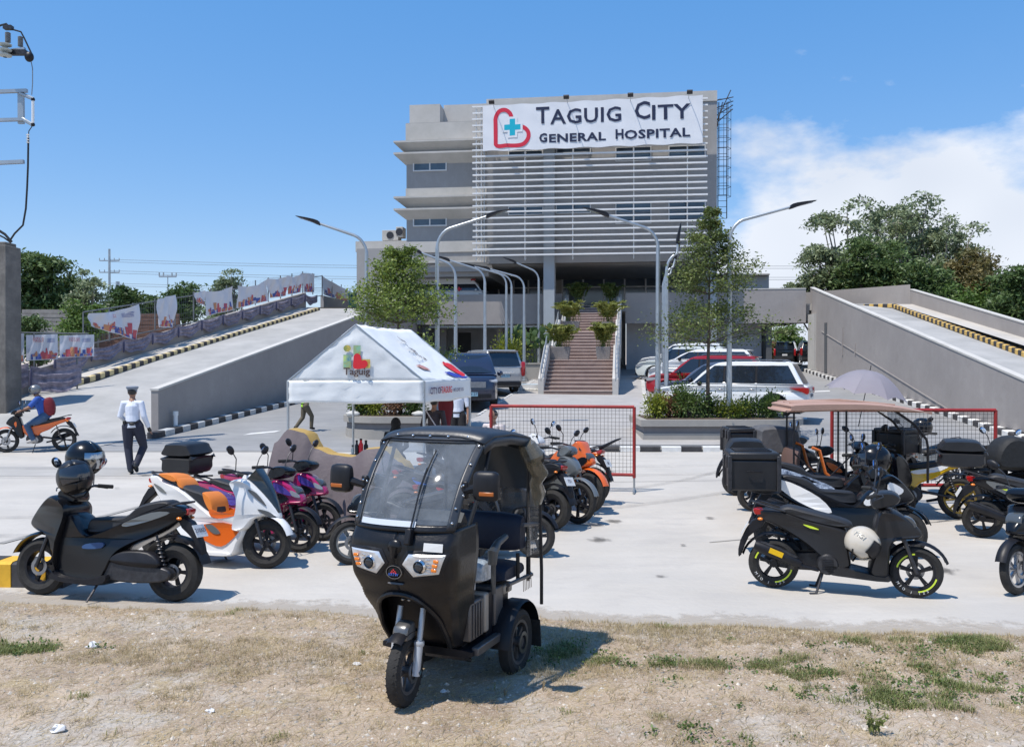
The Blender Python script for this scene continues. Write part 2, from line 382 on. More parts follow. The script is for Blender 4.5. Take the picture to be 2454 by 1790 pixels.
# ================================================================= dirt verge
def dirtmat():
    m=mat('dirt',(.325,.235,.16),.95,var=.22,vs_=1.5,col2=(.45,.35,.25),bump=1.0,bs=28)
    t=m.node_tree; b=t.nodes['Principled BSDF']; src=b.inputs['Base Color'].links[0].from_socket
    tcn=t.nodes.new('ShaderNodeTexCoord')
    def ns(sc_,det,lo,hi,seed):
        n=t.nodes.new('ShaderNodeTexNoise'); n.inputs['Scale'].default_value=sc_; n.inputs['Detail'].default_value=det; n.inputs['Roughness'].default_value=.7
        mp=t.nodes.new('ShaderNodeMapping'); mp.inputs['Location'].default_value=(seed,seed*2,0); t.links.new(tcn.outputs['Object'],mp.inputs[0]); t.links.new(mp.outputs[0],n.inputs['Vector'])
        rp=t.nodes.new('ShaderNodeValToRGB'); rp.color_ramp.elements[0].position=lo; rp.color_ramp.elements[1].position=hi
        t.links.new(n.outputs[0],rp.inputs[0]); return rp.outputs[0]
    def mix(f,a,c):
        mx=t.nodes.new('ShaderNodeMix'); mx.data_type='RGBA'; t.links.new(f,mx.inputs[0]); t.links.new(a,mx.inputs[6]); mx.inputs[7].default_value=(*c,1); return mx.outputs[2]
    o=mix(ns(.7,6,.52,.66,3),src,(.42,.385,.34)); o=mix(ns(2.2,8,.54,.66,9),o,(.38,.29,.165)); o=mix(ns(60,3,.58,.70,5),o,(.20,.15,.10)); o=mix(ns(25,6,.58,.66,15),o,(.52,.46,.38)); o=mix(ns(140,2,.58,.64,25),o,(.56,.50,.42))
    t.links.new(o,b.inputs['Base Color']); return m
dm=dirtmat()
from mathutils import noise as mn
def edgeY(x):
    e=8.15-.12*(x+4.5) if x<-.5 else 7.67-.115*(x+.5)
    return e+.22*mn.noise(Vector((x*.9,1.7,0)))+.09*mn.noise(Vector((x*4,3.1,0)))
TRF=gp(970.6,1690); TRH=Vector((-.39,-.92,0)).normalized(); TRL=Vector((-TRH.y,TRH.x,0))
def dirtz(x,y):
    z=.03+.035*mn.noise(Vector((x*.8,y*.8,0)))+.018*mn.noise(Vector((x*3,y*3,5)))+.006*mn.noise(Vector((x*11,y*11,2)))
    r=TRF-TRH*.95; d=math.hypot(x-r.x,(y-r.y)*1.2); z-=.075*math.exp(-(d/.75)**2)
    d=math.hypot(x-TRF.x,y-TRF.y); z*= 1-math.exp(-(d/.35)**2)*.8
    e=edgeY(x)-y; return z*max(0,min(1,e/.35))+ (.004 if e>0.02 else -.012)
nx,ny=420,170; xs=np.linspace(-9,9,nx); V=[];F=[]
for j in range(ny):
    for i in range(nx):
        x=xs[i]; y1=edgeY(x)+.02; y=2.2+(y1-2.2)*(j/(ny-1)); V.append((x,y,dirtz(x,y)))
for j in range(ny-1):
    for i in range(nx-1): a=j*nx+i; F.append((a,a+1,a+nx+1,a+nx))
b=MB(); b.v=V;b.f=F; struct(b.build('dirt_verge',dm))
# pebbles, straw and weeds on the verge
def inverge(): 
    while True:
        x=rnd.uniform(-6,6); y=rnd.uniform(3.9,8.3)
        if abs(x)<y*.62 and y<edgeY(x)-.03: return x,y
b=MB()
pm=mat('pebble_grey',(.40,.36,.31),.9,var=.4,vs_=3,island=.45)
for k in range(6500):
    x,y=inverge(); r=rnd.choice((.004,.005,.006,.008,.010,.015))*rnd.uniform(.8,1.4); z=dirtz(x,y)
    if k%260==0: r*=2
    P=[Vector((rnd.uniform(.7,1.2)*r*a,rnd.uniform(.7,1.2)*r*c,rnd.uniform(.5,.9)*r*e)) for a,c,e in((1,0,0),(0,1,0),(-1,0,0),(0,-1,0),(0,0,1),(0,0,-1))]
    b.add([p+Vector((x,y,z)) for p in P],[(0,1,4),(1,2,4),(2,3,4),(3,0,4),(1,0,5),(2,1,5),(3,2,5),(0,3,5)])
b.build('pebbles',pm,kind='stuff',smooth=False)
def blades(name,label,m,n,fn,hmin,hmax,wd,lay=.5,seed=3):
    g=random.Random(seed); b=MB()
    for k in range(n):
        x,y=fn(g)
        if y>edgeY(x)-.02: continue
        z=dirtz(x,y); nb=g.randint(3,7)
        for q in range(nb):
            a=g.uniform(0,6.283); h=g.uniform(hmin,hmax); l=h*g.uniform(.3,1)*lay*2; x0=x+g.gauss(0,.015); y0=y+g.gauss(0,.015)
            dx,dy=math.cos(a),math.sin(a); px,py=-dy*wd,dx*wd
            b.add([(x0-px,y0-py,z-.004),(x0+px,y0+py,z-.004),(x0+dx*l*.5+px*.7,y0+dy*l*.5+py*.7,z+h*.7),(x0+dx*l*.5-px*.7,y0+dy*l*.5-py*.7,z+h*.7),(x0+dx*l,y0+dy*l,z+h*g.uniform(.5,1))],[(0,1,2,3),(3,2,4)])
    return tag(b.build(name,m,smooth=False),label,'grass',kind='stuff')
straw=leafmat('straw',(.38,.29,.15),(.56,.46,.27),.3,8); green=leafmat('weed_green',(.15,.20,.05),(.27,.28,.10),.4,8)
def patch(kind):
    thr={'s':-.05,'g':.12}[kind]
    def f(g):
        for _ in range(60):
            x=g.uniform(-6,6); y=3.9+(8.4-3.9)*g.random()
            if abs(x)>y*.62: continue
            e=lambda cx,cy,rx,ry: max(0,1-((x-cx)/rx)**2-((y-cy)/ry)**2)
            v=.55*mn.noise(Vector((x*1.3+(20 if kind=='g' else 0),y*1.9,0)))+.55*mn.noise(Vector((x*4,y*5,7)))
            if kind=='g': v+=-.25+.56*(e(2.7,5.95,1.7,.6)+e(3.2,6.75,1.6,.25)+e(1.2,6.35,.9,.2)+e(-3.8,6.7,.7,.28)+e(.4,6.6,.5,.3)+.5*e(1.0,5.0,.8,.3))
            else: v+=-.12+.45*(e(1.8,6.7,3.0,.75)+e(-2.0,6.5,1.6,.5)+e(-.9,7.1,.7,.5)+.6*e(0,4.6,2.4,.7)+.5*e(-2.6,5.6,.9,.3))
            if v>thr+.1 and g.random()<(v-thr-.05)*(1.8 if kind=='g' else 4): return x,y
        return x,99
    return f
blades('dry_grass','dry straw coloured grass scattered over the dirt verge',straw,9000,patch('s'),.010,.050,.0013,lay=1.0,seed=3)
blades('green_grass','low green weeds growing in patches on the dirt verge',green,6500,patch('g'),.010,.050,.0024,lay=.7,seed=5)
def edgeg(g):
    x=g.uniform(-5.2,5.2) if g.random()<.3 else g.uniform(.4,5.2); return x,edgeY(x)-abs(g.gauss(.03,.22))
blades('verge_edge_grass','ragged dry grass along the edge of the concrete lot',straw,1500,edgeg,.01,.04,.0015,lay=.8,seed=8)
def strawlay():
    g=random.Random(12); b=MB()
    for k in range(26000):
        x,y=inverge(); z=dirtz(x,y)+.004; a=g.uniform(0,3.14); l=g.uniform(.01,.045); w_=g.uniform(.0008,.0018); dx,dy=math.cos(a)*l,math.sin(a)*l
        b.add([(x-dx-dy*.0+w_,y-dy,z),(x+dx+w_,y+dy,z+.003),(x+dx-w_,y+dy+w_,z+.004),(x-dx-w_,y-dy+w_,z)],[(0,1,2,3)])
    tag(b.build('straw_litter',straw,smooth=False),'loose bits of straw lying on the dirt verge','straw',kind='stuff')
strawlay()
# upright seedy weeds near the camera
for i,(u,v,h,lab) in enumerate(((2095,1765,.15,'tallest spindly green weed near the bottom edge right of centre'),(1300,1660,.09,'small twiggy weed at the rim of the tricycle shadow'),(1210,1665,.08,'dry forked twig standing in the tricycle shadow'))):
    p=gp(u,v); p.z=dirtz(p.x,p.y); t=thing('weed',lab,'weed',p); b=MB(); g=random.Random(i); cs=[]
    for k in range(9 if i==0 else 5):
        a=g.uniform(0,6.28); l=h*g.uniform(.5,1); e=Vector((math.cos(a)*l*.45,math.sin(a)*l*.45,l)); b.tube([(0,0,-.01),e*.5+Vector((0,0,.01)),e],[.002,.0015,.0008],4)
        for q in range(9): cs.append(tuple(e*(.3+.08*q)+Vector((g.gauss(0,.01),g.gauss(0,.01),0))))
    b.build('stem',green if i==0 else straw,t); 
    if i==0: leaves('foliage',cs,.035,green,t,seed=4)
# bits of litter
pap=mat('crumpled_paper',(.7,.7,.7),.7)
for i,(u,v,s_,lab) in enumerate(((222,1553,.055,'crumpled white plastic bag lying at left of the dirt verge'),(140,1765,.05,'pale crumpled wrapper at the bottom left edge'),(505,1720,.03,'small white scrap left of the tricycle front wheel'),(855,1596,.03,'white paper scrap beside the dry grass left of tricycle'),(1062,1655,.028,'little white stone chip behind the tricycle front tyre'))):
    p=gp(u,v); p.z=dirtz(p.x,p.y); g=random.Random(i+40); b=MB(); b.ball((0,0,s_*.35),(s_,s_*.7,s_*.5),9,6)
    b.v=[(x*g.uniform(.6,1.2),y*g.uniform(.6,1.2),max(-.003,z_*g.uniform(.4,1.2))) for x,y,z_ in b.v]
    o=b.build('litter_scrap',pap,smooth=False); o.location=p; tag(o,lab,'litter')

# ---- dust drifting from the verge over the slab, and oil stains and tyre marks on it
def film(name,col,dens,scale=6,seed=0):
    """thin broken layer of dirt: opacity falls with the v of its own map"""
    m=bpy.data.materials.new(name); m.use_nodes=True; t=m.node_tree; b=t.nodes['Principled BSDF']; b.inputs['Base Color'].default_value=(*col,1); b.inputs['Roughness'].default_value=.95
    uv=t.nodes.new('ShaderNodeUVMap'); sp=t.nodes.new('ShaderNodeSeparateXYZ'); t.links.new(uv.outputs[0],sp.inputs[0])
    tc_=t.nodes.new('ShaderNodeTexCoord'); mp=t.nodes.new('ShaderNodeMapping'); mp.inputs['Location'].default_value=(seed,seed,0); n=t.nodes.new('ShaderNodeTexNoise'); n.inputs['Scale'].default_value=scale; n.inputs['Detail'].default_value=9; n.inputs['Roughness'].default_value=.7
    t.links.new(tc_.outputs['Object'],mp.inputs[0]); t.links.new(mp.outputs[0],n.inputs['Vector'])
    a=t.nodes.new('ShaderNodeMath'); a.operation='MULTIPLY_ADD'; a.inputs[1].default_value=1.6; a.inputs[2].default_value=-.15-.0; t.links.new(n.outputs[0],a.inputs[0])
    s_=t.nodes.new('ShaderNodeMath'); s_.operation='SUBTRACT'; t.links.new(a.outputs[0],s_.inputs[0]); t.links.new(sp.outputs[1],s_.inputs[1])
    g=t.nodes.new('ShaderNodeMath'); g.operation='MULTIPLY'; g.use_clamp=True; g.inputs[1].default_value=3.0; t.links.new(s_.outputs[0],g.inputs[0])
    k=t.nodes.new('ShaderNodeMath'); k.operation='MULTIPLY'; k.inputs[1].default_value=dens; t.links.new(g.outputs[0],k.inputs[0]); t.links.new(k.outputs[0],b.inputs['Alpha']); return m
def uvmesh(name,V,F,UV,m,kind='structure'):
    me=bpy.data.meshes.new(name); me.from_pydata(V,[],F); me.materials.append(m); ul=me.uv_layers.new(name='UVMap')
    for p in me.polygons:
        for li in p.loop_indices: ul.data[li].uv=UV[me.loops[li].vertex_index]
    o=bpy.data.objects.new(name,me); C.objects.link(o); o['kind']=kind; return o
V=[];F=[];UV=[]; nx_=240
for i in range(nx_+1):
    x=-7+14*i/nx_; wd=.55+.35*mn.noise(Vector((x*.7,9,0)))
    for j,(d,v) in enumerate(((-.06,0),(.10,.25),(wd*.5,.55),(wd,1.0))): V.append((x,edgeY(x)+d,.006)); UV.append((x,v))
for i in range(nx_):
    for j in range(3): a=i*4+j; F.append((a,a+4,a+5,a+1))
uvmesh('slab_dust',V,F,UV,film('dust_film',(.43,.38,.32),.65,7))
oil=film('oil_film',(.05,.045,.04),.55,9,3); tym=film('tyre_mark_film',(.14,.13,.12),.20,3,8)
g=random.Random(77)
for k in range(34):
    if k<18: x=g.choice((-3.2,-2.6,-1.8,.2,.9,3.2,4.2,5.6))+g.gauss(0,.5); y=g.uniform(8.6,14.5)
    else: x=g.uniform(-9,9); y=g.uniform(9,21)
    r=g.uniform(.07,.28); n=14; V=[(x,y,.009+.0004*k)]+[(x+r*g.uniform(.7,1.2)*math.cos(6.283*i/n),y+r*g.uniform(.7,1.2)*math.sin(6.283*i/n),.009+.0004*k) for i in range(n)]
    uvmesh('oil_stain',V,[(0,1+i,1+(i+1)%n) for i in range(n)],[(0,.1)]+[(0,1)]*n,oil)
for k,(pts,w_) in enumerate((([(-9,12.5),(-4,12.9),(0,14.2),(3,16.5),(5.5,20.5)],.13),([(-9,11.1),(-4,11.5),(.4,12.8),(4.2,15.8),(6.8,20.5)],.13),([(-12,17.2),(-5,17.0),(2,17.4),(10,18.6)],.14),([(-12,18.7),(-5,18.4),(2,18.8),(10,20.1)],.14))):
    V=[];UV=[];F=[]; P=[]
    for i in range(len(pts)-1):
        p0,p1,p2,p3=pts[max(i-1,0)],pts[i],pts[i+1],pts[min(i+2,len(pts)-1)]
        for j in range(12):
            t=j/12; P.append(tuple(.5*((2*p1[a])+(-p0[a]+p2[a])*t+(2*p0[a]-5*p1[a]+4*p2[a]-p3[a])*t*t+(-p0[a]+3*p1[a]-3*p2[a]+p3[a])*t**3) for a in (0,1)))
    for i in range(len(P)):
        a,c=P[max(i-1,0)],P[min(i+1,len(P)-1)]; dx,dy=c[0]-a[0],c[1]-a[1]; l=math.hypot(dx,dy); nx2,ny2=-dy/l*w_,dx/l*w_
        for s_,v in ((-1,1),(0,.15),(1,1)): V.append((P[i][0]+nx2*s_,P[i][1]+ny2*s_,.0235+.001*k)); UV.append((i,v))
    for i in range(len(P)-1):
        for j in range(2): q=i*3+j; F.append((q,q+3,q+4,q+1))
    uvmesh('tyre_mark',V,F,UV,tym)

b=MB(); g=random.Random(91)
for k in range(420):
    x,y=inverge(); z=dirtz(x,y); a=g.uniform(0,6.28); l=g.uniform(.03,.11); up=g.uniform(.05,.6)*l; d=Vector((math.cos(a),math.sin(a),0)); sdw=Vector((-d.y,d.x,0))*g.uniform(-.3,.3)*l
    b.tube([Vector((x,y,z+.002)),Vector((x,y,z))+d*l*.5+sdw+Vector((0,0,up*.8)),Vector((x,y,z))+d*l+Vector((0,0,up))],[.0016,.0013,.0008],3,cap=False)
tag(b.build('dry_twigs',mat('twig',(.22,.13,.08),.9,var=.3,vs_=9,col2=(.42,.30,.17)),kind='stuff'),'small dry twigs and stalks strewn over the dirt verge','twigs',kind='stuff')
cs=[]
for (cx,cy,rx,ry,n) in ((2.7,5.95,1.3,.35,70),(3.1,6.6,1.2,.2,30),(1.3,6.3,.7,.15,22),(-3.75,6.7,.5,.2,22),(.5,6.6,.3,.15,10),(1.0,5.1,.5,.2,10)):
    for k in range(n):
        x=g.gauss(cx,rx*.6); y=g.gauss(cy,ry*.7)
        if y>edgeY(x)-.05 : continue
        z=dirtz(x,y); r=g.uniform(.02,.055)
        for q in range(g.randint(14,34)): cs.append((x+g.gauss(0,r),y+g.gauss(0,r),z+abs(g.gauss(0,r*.55))+.004))
tag(leaves('leafy_weeds',cs,.022,leafmat('weed_leaf',(.07,.13,.03),(.15,.22,.05),.4,9),seed=8,flat=.3,asp=.6,kind='stuff'),'low leafy green weeds in clumps on the dirt verge','weeds',kind='stuff')
# ================================================================= hospital
wallm=mat('grey_render',(.335,.33,.325),.85,var=.07,vs_=.5,col2=(.37,.365,.36),bump=.12,bs=12)
streaks(wallm,.35,2.2,.35,.5,.75,(.24,.225,.21))
trimm=mat('light_render',(.46,.445,.41),.85,var=.08,vs_=.8,col2=(.52,.50,.47),bump=.1,bs=14)
rampm=mat('ramp_render',(.33,.305,.29),.88,var=.10,vs_=.35,col2=(.385,.355,.335),bump=.15,bs=9)
streaks(rampm,.35,.5,.9,.5,.75,(.26,.235,.22)); streaks(rampm,.3,6,.5,.33,.46,(.24,.22,.205))
bluecol=mat('column_paint',(.34,.37,.39),.8,var=.06,vs_=1); soff=mat('brown_ceiling_boards',(.30,.24,.21),.7,var=.2,vs_=3)
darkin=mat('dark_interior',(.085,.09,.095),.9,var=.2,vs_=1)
wglass=mat('window_glass',(.055,.08,.11),.10,spec=.8,var=.3,vs_=.8); wframe=mat('window_frame',(.62,.63,.63),.5)
T0=15.3; TF=14.4
def lbox(b,s0,s1,t0,t1,z0,z1):
    P=[L(s,t,z) for z in(z0,z1) for t in(t0,t1) for s in(s0,s1)]
    b.add(P,[(0,2,3,1),(4,5,7,6),(0,1,5,4),(2,6,7,3),(0,4,6,2),(1,3,7,5)]); return b
H=thing('hospital_building','large grey concrete hospital with a white slatted screen across its front','building',OO)
def hb(name,m,parent=None,**k):
    """geometry given in world space, parented to the hospital"""
    def f(b,**kk):
        o=b.build(name,m,None,**{**k,**kk}); p=parent or H; o.parent=p
        o.matrix_parent_inverse=Matrix.Translation(-OO); 
        return o
    return f
def Z(u,v,t): return FP(u,v,t)[1]
def S(u,v,t): return FP(u,v,t)[0]
zTop=Z(1400,243,TF); zBot=Z(1400,630,TF)
sL=S(967,450,TF); sR=S(1718,450,TF); sM=S(1166,450,TF)
# main block behind the screen, with window openings as recessed glass
b=MB(); lbox(b,sM,sR,TF,TF+16,zBot,zTop); lbox(b,sM-.0,sR,TF+.3,TF+16,zTop,zTop+.25); hb('wall',wallm)(b,smooth=False)
# left wing, set back a little
TW=TF+.7; zW=Z(1000,288,TW); zP=Z(1000,335,TW)
b=MB(); lbox(b,sL,sM-.004,TW,TF+16,zBot-.6,Z(1000,295,TW)); hb('wall',wallm)(b,smooth=False)
b=MB(); lbox(b,S(980,250,TW),S(1053,250,TW),TW+.15,TW+4,Z(1000,295,TW)+.003,Z(1000,250,TW)); lbox(b,S(1053,250,TW)+.003,sM,TW+1.2,TW+8,Z(1000,295,TW)+.003,Z(1053,253,TW+1.2)); hb('roof_parapet',trimm)(b,smooth=False)
b=MB(); lbox(b,sM,sR,TF-.06,TF+.25,Z(1300,258,TF),zTop+.3); hb('roof_parapet',trimm)(b,smooth=False)
# canopy ledges (thin concrete fins) and lighter bands painted where sun falls past their shadows
def ledge(v,pr=.58,th=.10,ext=.62):
    z=Z(1050,v,TW-pr); b=MB(); lbox(b,sL-ext,sM+.25,TW-pr,TW+.01,z-th*.2,z+th*.8)
    P=[L(sL-ext,TW-pr,z-th*.2-.002),L(sM+.25,TW-pr,z-th*.2-.002),L(sM+.25,TW,z-.5),L(sL-.003,TW,z-.5)]
    b.add(P,[(0,1,2,3)]); lbox(b,sL-ext,sL-.004,TW-pr+.01,TW+9,z-th*.2,z+th*.8)
    hb('ledge',trimm)(b,smooth=False)
for v in (338,366,472,501): ledge(v)
ledge(629,.45,.12,-2.2)
for (v0,v1) in ((295,335),(451,470),(579,605)):
    b=MB(); lbox(b,sL-.03,sM-.01,TW-.07,TW-.002,Z(1050,v1,TW),Z(1050,v0,TW)); hb('band',trimm)(b,smooth=False)
b=MB(); lbox(b,sL-.07,sL-.033,TW-.07,TF+12,Z(1050,605,TW),Z(1050,579,TW)); hb('band',trimm)(b,smooth=False)
# windows
def window(u0,v0,u1,v1,t,n=2,rows=1,fr=.07):
    s0,z1=FP(u0,v0,t); s1,_=FP(u1,v0,t); z0=Z((u0+u1)/2,v1,t); z1=Z((u0+u1)/2,v0,t)
    b=MB()
    lbox(b,s0,s1,t-.06,t-.003,z1-fr,z1); lbox(b,s0,s1,t-.06,t-.003,z0,z0+fr); 
    for k in range(n+1):
        s=s0+(s1-s0-fr)*k/n; lbox(b,s,s+fr,t-.058,t-.004,z0+fr+.001,z1-fr-.001)
    f=hb('window_frame',wframe)(b,smooth=False)
    for k in range(n):
        for r_ in range(rows):
            a=s0+fr+(s1-s0-fr)*k/n; e=s0+(s1-s0-fr)*(k+1)/n; h=(z1-z0-2*fr)/rows
            b=MB(); lbox(b,a+.002,e-.002,t-.02,t-.004,z0+fr+h*r_+(.04 if r_ else 0),z0+fr+h*(r_+1)-.002)
            if rows>1 and r_<rows-1: pass
            o=b.build('pane',wglass,None,smooth=False); o.parent=f
for q in ((990,385,1071,411),(990,517,1071,543)): window(*q,TW)
for q in ((1218,361,1301,378),(1333,355,1416,368),(1475,352,1561,387),(1602,349,1691,381),(1218,495,1302,516),(1332,489,1416,512)): window(*q,TF,fr=.05)
for q in ((1475,484,1561,537),(1602,480,1691,532)): window(*q,TF,rows=2,fr=.05)
# column that runs from the ground to the top, and the right hand one
def col(u0,u1,ztop,zb,t,dt=.75):
    s0=S(u0,650,t); s1=S(u1,650,t); b=MB(); lbox(b,s0,s1,t,t+dt,zb,ztop); hb('column',bluecol)(b,smooth=False)
col(1302.5,1328.5,zTop-1,.9,13.95,.9)
col(1697,1718,zBot+.2,.9,14.2,1.0)
# beam under the upper floors, soffit boards, back wall with glazing
b=MB(); lbox(b,S(1168,620,TF-.15),sR-.01,TF-.15,TF+.3,zBot-.0,zBot+.95); hb('beam',wallm)(b,smooth=False)
zS=zBot+.25; TG=24.2
b=MB(); lbox(b,S(1000,620,TF),sR,TF+.31,TG,zS-.05,zS-.004+.0); hb('ceiling',trimm)(b,smooth=False)
ns=44
for k in range(ns):
    s0=S(1168,620,TF)+.1; s1=sR-.1; s=s0+(s1-s0)*k/ns; b=MB(); lbox(b,s,s+(s1-s0)/ns*.72,TF+.35,TG-1.2,zS-.085,zS-.052); hb('ceiling_board',soff)(b,smooth=False)
gz0=5.5; gzt=Z(1450,667,TG)
b=MB(); lbox(b,-15,11,TG+.05,TG+.4,gz0,zS); hb('rear_wall',trimm)(b,smooth=False)
b=MB(); lbox(b,-9.0,11,TG-.35,TG+.04,gzt+.06,zS-.06); hb('lintel',trimm)(b,smooth=False)
for (u0,u1,n) in ((1161,1302,4),(1348,1700,7)):
    s0=S(u0,690,TG);s1=S(u1,690,TG); f=MB()
    for k in range(n+1):
        s=s0+(s1-s0)*k/n; lbox(f,s-.05,s+.05,TG-.12,TG,gz0,gzt)
    lbox(f,s0,s1,TG-.10,TG,gzt-.06,gzt+.05); lbox(f,s0,s1,TG-.09,TG,gzt-.62,gzt-.55)
    fo=hb('glazing_frame',wframe)(f,smooth=False)
    for k in range(n):
        a=s0+(s1-s0)*k/n+.055; e=s0+(s1-s0)*(k+1)/n-.055
        g=MB(); lbox(g,a,e,TG-.05,TG-.03,gz0+.02,gzt-.64); lbox(g,a,e,TG-.05,TG-.03,gzt-.54,gzt-.07)
        o=g.build('pane',wglass,None,smooth=False); o.parent=fo
# raised deck in front of the entrance, with its solid parapet
sKR=11.3; sKL=-10.4
def para(s0,s1,z0,z1,t=T0):
    b=MB(); lbox(b,s0,s1,t,t+.22,z0,z1); return hb('parapet',rampm)(b,smooth=False)
zPa=Z(1525,702,T0); zPb=Z(1525,775,T0)
para(sKL,-1.75,zPb,zPa); para(1.8,6.0,zPb,zPa)
b=MB(); lbox(b,sKL-6,sKR+5.5,T0+.23,TG+6,5.15,5.5); hb('deck_slab',conc)(b,smooth=False)
b=MB(); lbox(b,-1.74,1.79,T0+.0,T0+.22,5.15,5.5); hb('deck_slab',conc_d)(b,smooth=False)
# undercroft
b=MB(); lbox(b,1.85,9.5,16.9,17.1,.9,5.14)
hb('undercroft_wall',mat('undercroft_near',(.42,.43,.45),.9,var=.12,vs_=.8))(b,smooth=False)
b=MB(); lbox(b,-12,1.8,21,21.3,.9,5.14); 
hb('undercroft_wall',mat('undercroft_render',(.44,.45,.46),.9,var=.15,vs_=.5))(b,smooth=False)
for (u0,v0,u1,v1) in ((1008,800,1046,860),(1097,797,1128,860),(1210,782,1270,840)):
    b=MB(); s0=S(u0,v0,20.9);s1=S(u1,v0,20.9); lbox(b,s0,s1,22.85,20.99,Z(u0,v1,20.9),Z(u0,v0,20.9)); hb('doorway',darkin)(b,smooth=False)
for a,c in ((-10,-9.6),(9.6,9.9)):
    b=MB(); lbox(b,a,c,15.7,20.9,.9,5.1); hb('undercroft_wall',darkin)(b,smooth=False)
for u in (1062,1198): 
    b=MB(); s=S(u,800,18); lbox(b,s-.18,s+.18,18,18.4,.9,5.1); hb('column',wallm)(b,smooth=False)
b=MB(); z=4.9; lbox(b,sKL+.5,-1.9,T0+.5,T0+.62,4.3,4.42); hb('service_pipe',galv)(b,smooth=False)
# lower annex on the left of the tower
sA=S(852,590,T0+1.5)
b=MB(); lbox(b,sA,sL-.06,T0+1.5,TF+12,Z(900,603,T0+1.5),Z(900,578,T0+1.5)); hb('annex_parapet',trimm)(b,smooth=False)
b=MB(); za=Z(900,603,T0+1.5)-.003; lbox(b,sA+.5,S(985,650,TW+.3),TW+.3,TF+11,5.5,za)
hb('annex_wall',wallm)(b,smooth=False)
P=[L(s,t,z) for s in (sA+.03,sA+.33) for (t,z) in ((T0+1.6,za),(T0+5.6,5.5),(T0+8,5.5),(T0+8,za))]
b=MB(); b.add(P,[(0,1,2,3),(7,6,5,4),(0,4,5,1),(1,5,6,2),(2,6,7,3),(3,7,4,0)]); hb('fin_wall',trimm)(b,smooth=False)
b=MB(); lbox(b,S(1000,640,TW-.2),S(1168,640,TW-.2),TW-.25,TW+.2,Z(1050,652,TW-.2),Z(1050,632,TW-.2)); hb('beam',wallm)(b,smooth=False)
# slatted screen
TS=TF-1.0; scr=mat('white_aluminium_slats',(.74,.74,.73),.4,var=.05,vs_=2)
SL=thing('slat_screen','white horizontal slat screen fixed across the hospital front','screen',OO)
def hs(name,m,b):
    o=b.build(name,m,None,smooth=False); o.parent=SL; o.matrix_parent_inverse=Matrix.Translation(-OO); return o
ss0=S(1132,450,TS); ss1=S(1695.5,450,TS); zs0=Z(1132,613,TS); zs1=Z(1132,257,TS)
for k in range(25):
    z=zs0+(zs1-zs0)*k/24+rnd.uniform(-.008,.008); b=MB(); lbox(b,ss0+rnd.uniform(-.02,.02),ss1+rnd.uniform(-.02,.02),TS,TS+.16,z-.035,z+.045); hs('slat',scr,b)
for u,side in ((1140,1),(1152,0),(1257,0),(1372,0),(1519,0),(1648,0)):
    s=S(u,450,TS); b=MB(); lbox(b,s-.025,s+.025,TS+.17,TS+.23,zs0-.25,zs1+.05); 
    for k in range(25):
        z=zs0+(zs1-zs0)*k/24
        b.tube([L(s,TS+.2,z-.02),L(s,TF-.01,z-.02)],.014,4); 
        if side or k%4==0: b.tube([L(s,TS+.2,z-.3),L(s,TF-.01,z-.03)],.012,4)
    hs('bracket',scr,b)
b=MB(); s=S(1161,450,TS+1.0); lbox(b,s-.03,s+.03,TF-.1,TF-.04,zs0-.3,zs1); hs('bracket',galv,b)
# name banner
TBn=TS-.12
cloth=mat('banner_vinyl',(.74,.75,.77),.5,bump=.25,bs=3,var=.02,vs_=1)
def bnp(fu,fv):
    # fu, fv in 0..1 over the banner
    sa=S(1157,300,TBn); sb=S(1684,300,TBn)
    s=sa+(sb-sa)*fu; za=Z(1157,255,TBn)*(1-fu)+Z(1684,228,TBn)*fu; zb=Z(1157,363,TBn)*(1-fu)+Z(1684,343,TBn)*fu
    return s,zb+(za-zb)*fv
BN=thing('name_banner','wide white banner with blue lettering and a red heart across the top of the screen','banner',L(*[bnp(.5,.5)[0],TBn,bnp(.5,.5)[1]]))
BNl=BN.location.copy()
b=MB(); n1,n2=60,14
for j in range(n2+1):
    for i in range(n1+1):
        s,z=bnp(i/n1,j/n2); wv=.008*math.sin(i*1.25)*(.4+.6*abs(j/n2-.5)*2)+.005*math.sin(i*.5+j*.9)
        zz=z+(.03*math.sin(i*math.pi/4.3)*(1 if j in(0,n2) else 0))
        b.v.append(tuple(L(s,TBn+wv-.0,zz)-BNl))
for j in range(n2):
    for i in range(n1): a=j*(n1+1)+i; b.f.append((a,a+1,a+n1+2,a+n1+1))
n0=len(b.v)
b.v+= [tuple(Vector(p)+CA*.012) for p in b.v[:n0]]; b.f+=[tuple(i+n0 for i in reversed(f)) for f in b.f]
sheetm=b.build('banner_sheet',cloth,BN)
navy=mat('navy_print',(.012,.018,.055),.5); redp=mat('red_print',(.62,.02,.05),.5); teal=mat('teal_print',(.0,.42,.55),.5); purp=mat('purple_print',(.12,.03,.2),.5)
hfac=TH
def btxt(s_,u,v,size,m,xs=1,**k):
    s,z=FP(u,v,TBn-.018); p=L(s,TBn-.018,z)-BNl
    tilt=math.atan((bnp(1,.5)[1]-bnp(0,.5)[1])/(bnp(1,.5)[0]-bnp(0,.5)[0]))
    return text(s_,'lettering',size,m,BN,p,(R(90),-tilt,-hfac),align='LEFT',xs=xs,ext=.004,**k)
pxm=S(1600,300,TBn)-S(1500,300,TBn); pxm/=100
def word(cap,rest,u0,u1,v,hc,hr,m=navy):
    # capital then smaller capitals
    wc=btxt(cap,u0,v,hc*pxm*1.32,m,xs=.95,offset=.022); bpy.context.view_layer.update(); wd=wc.dimensions.x*1.0
    u=u0+wd/pxm*.985+3
    wr=btxt(rest,u,v,hr*pxm*1.32,m,offset=.018,space=1.06); bpy.context.view_layer.update()
    k=(u1-u)*pxm/wr.dimensions.x; wr.scale.x=k
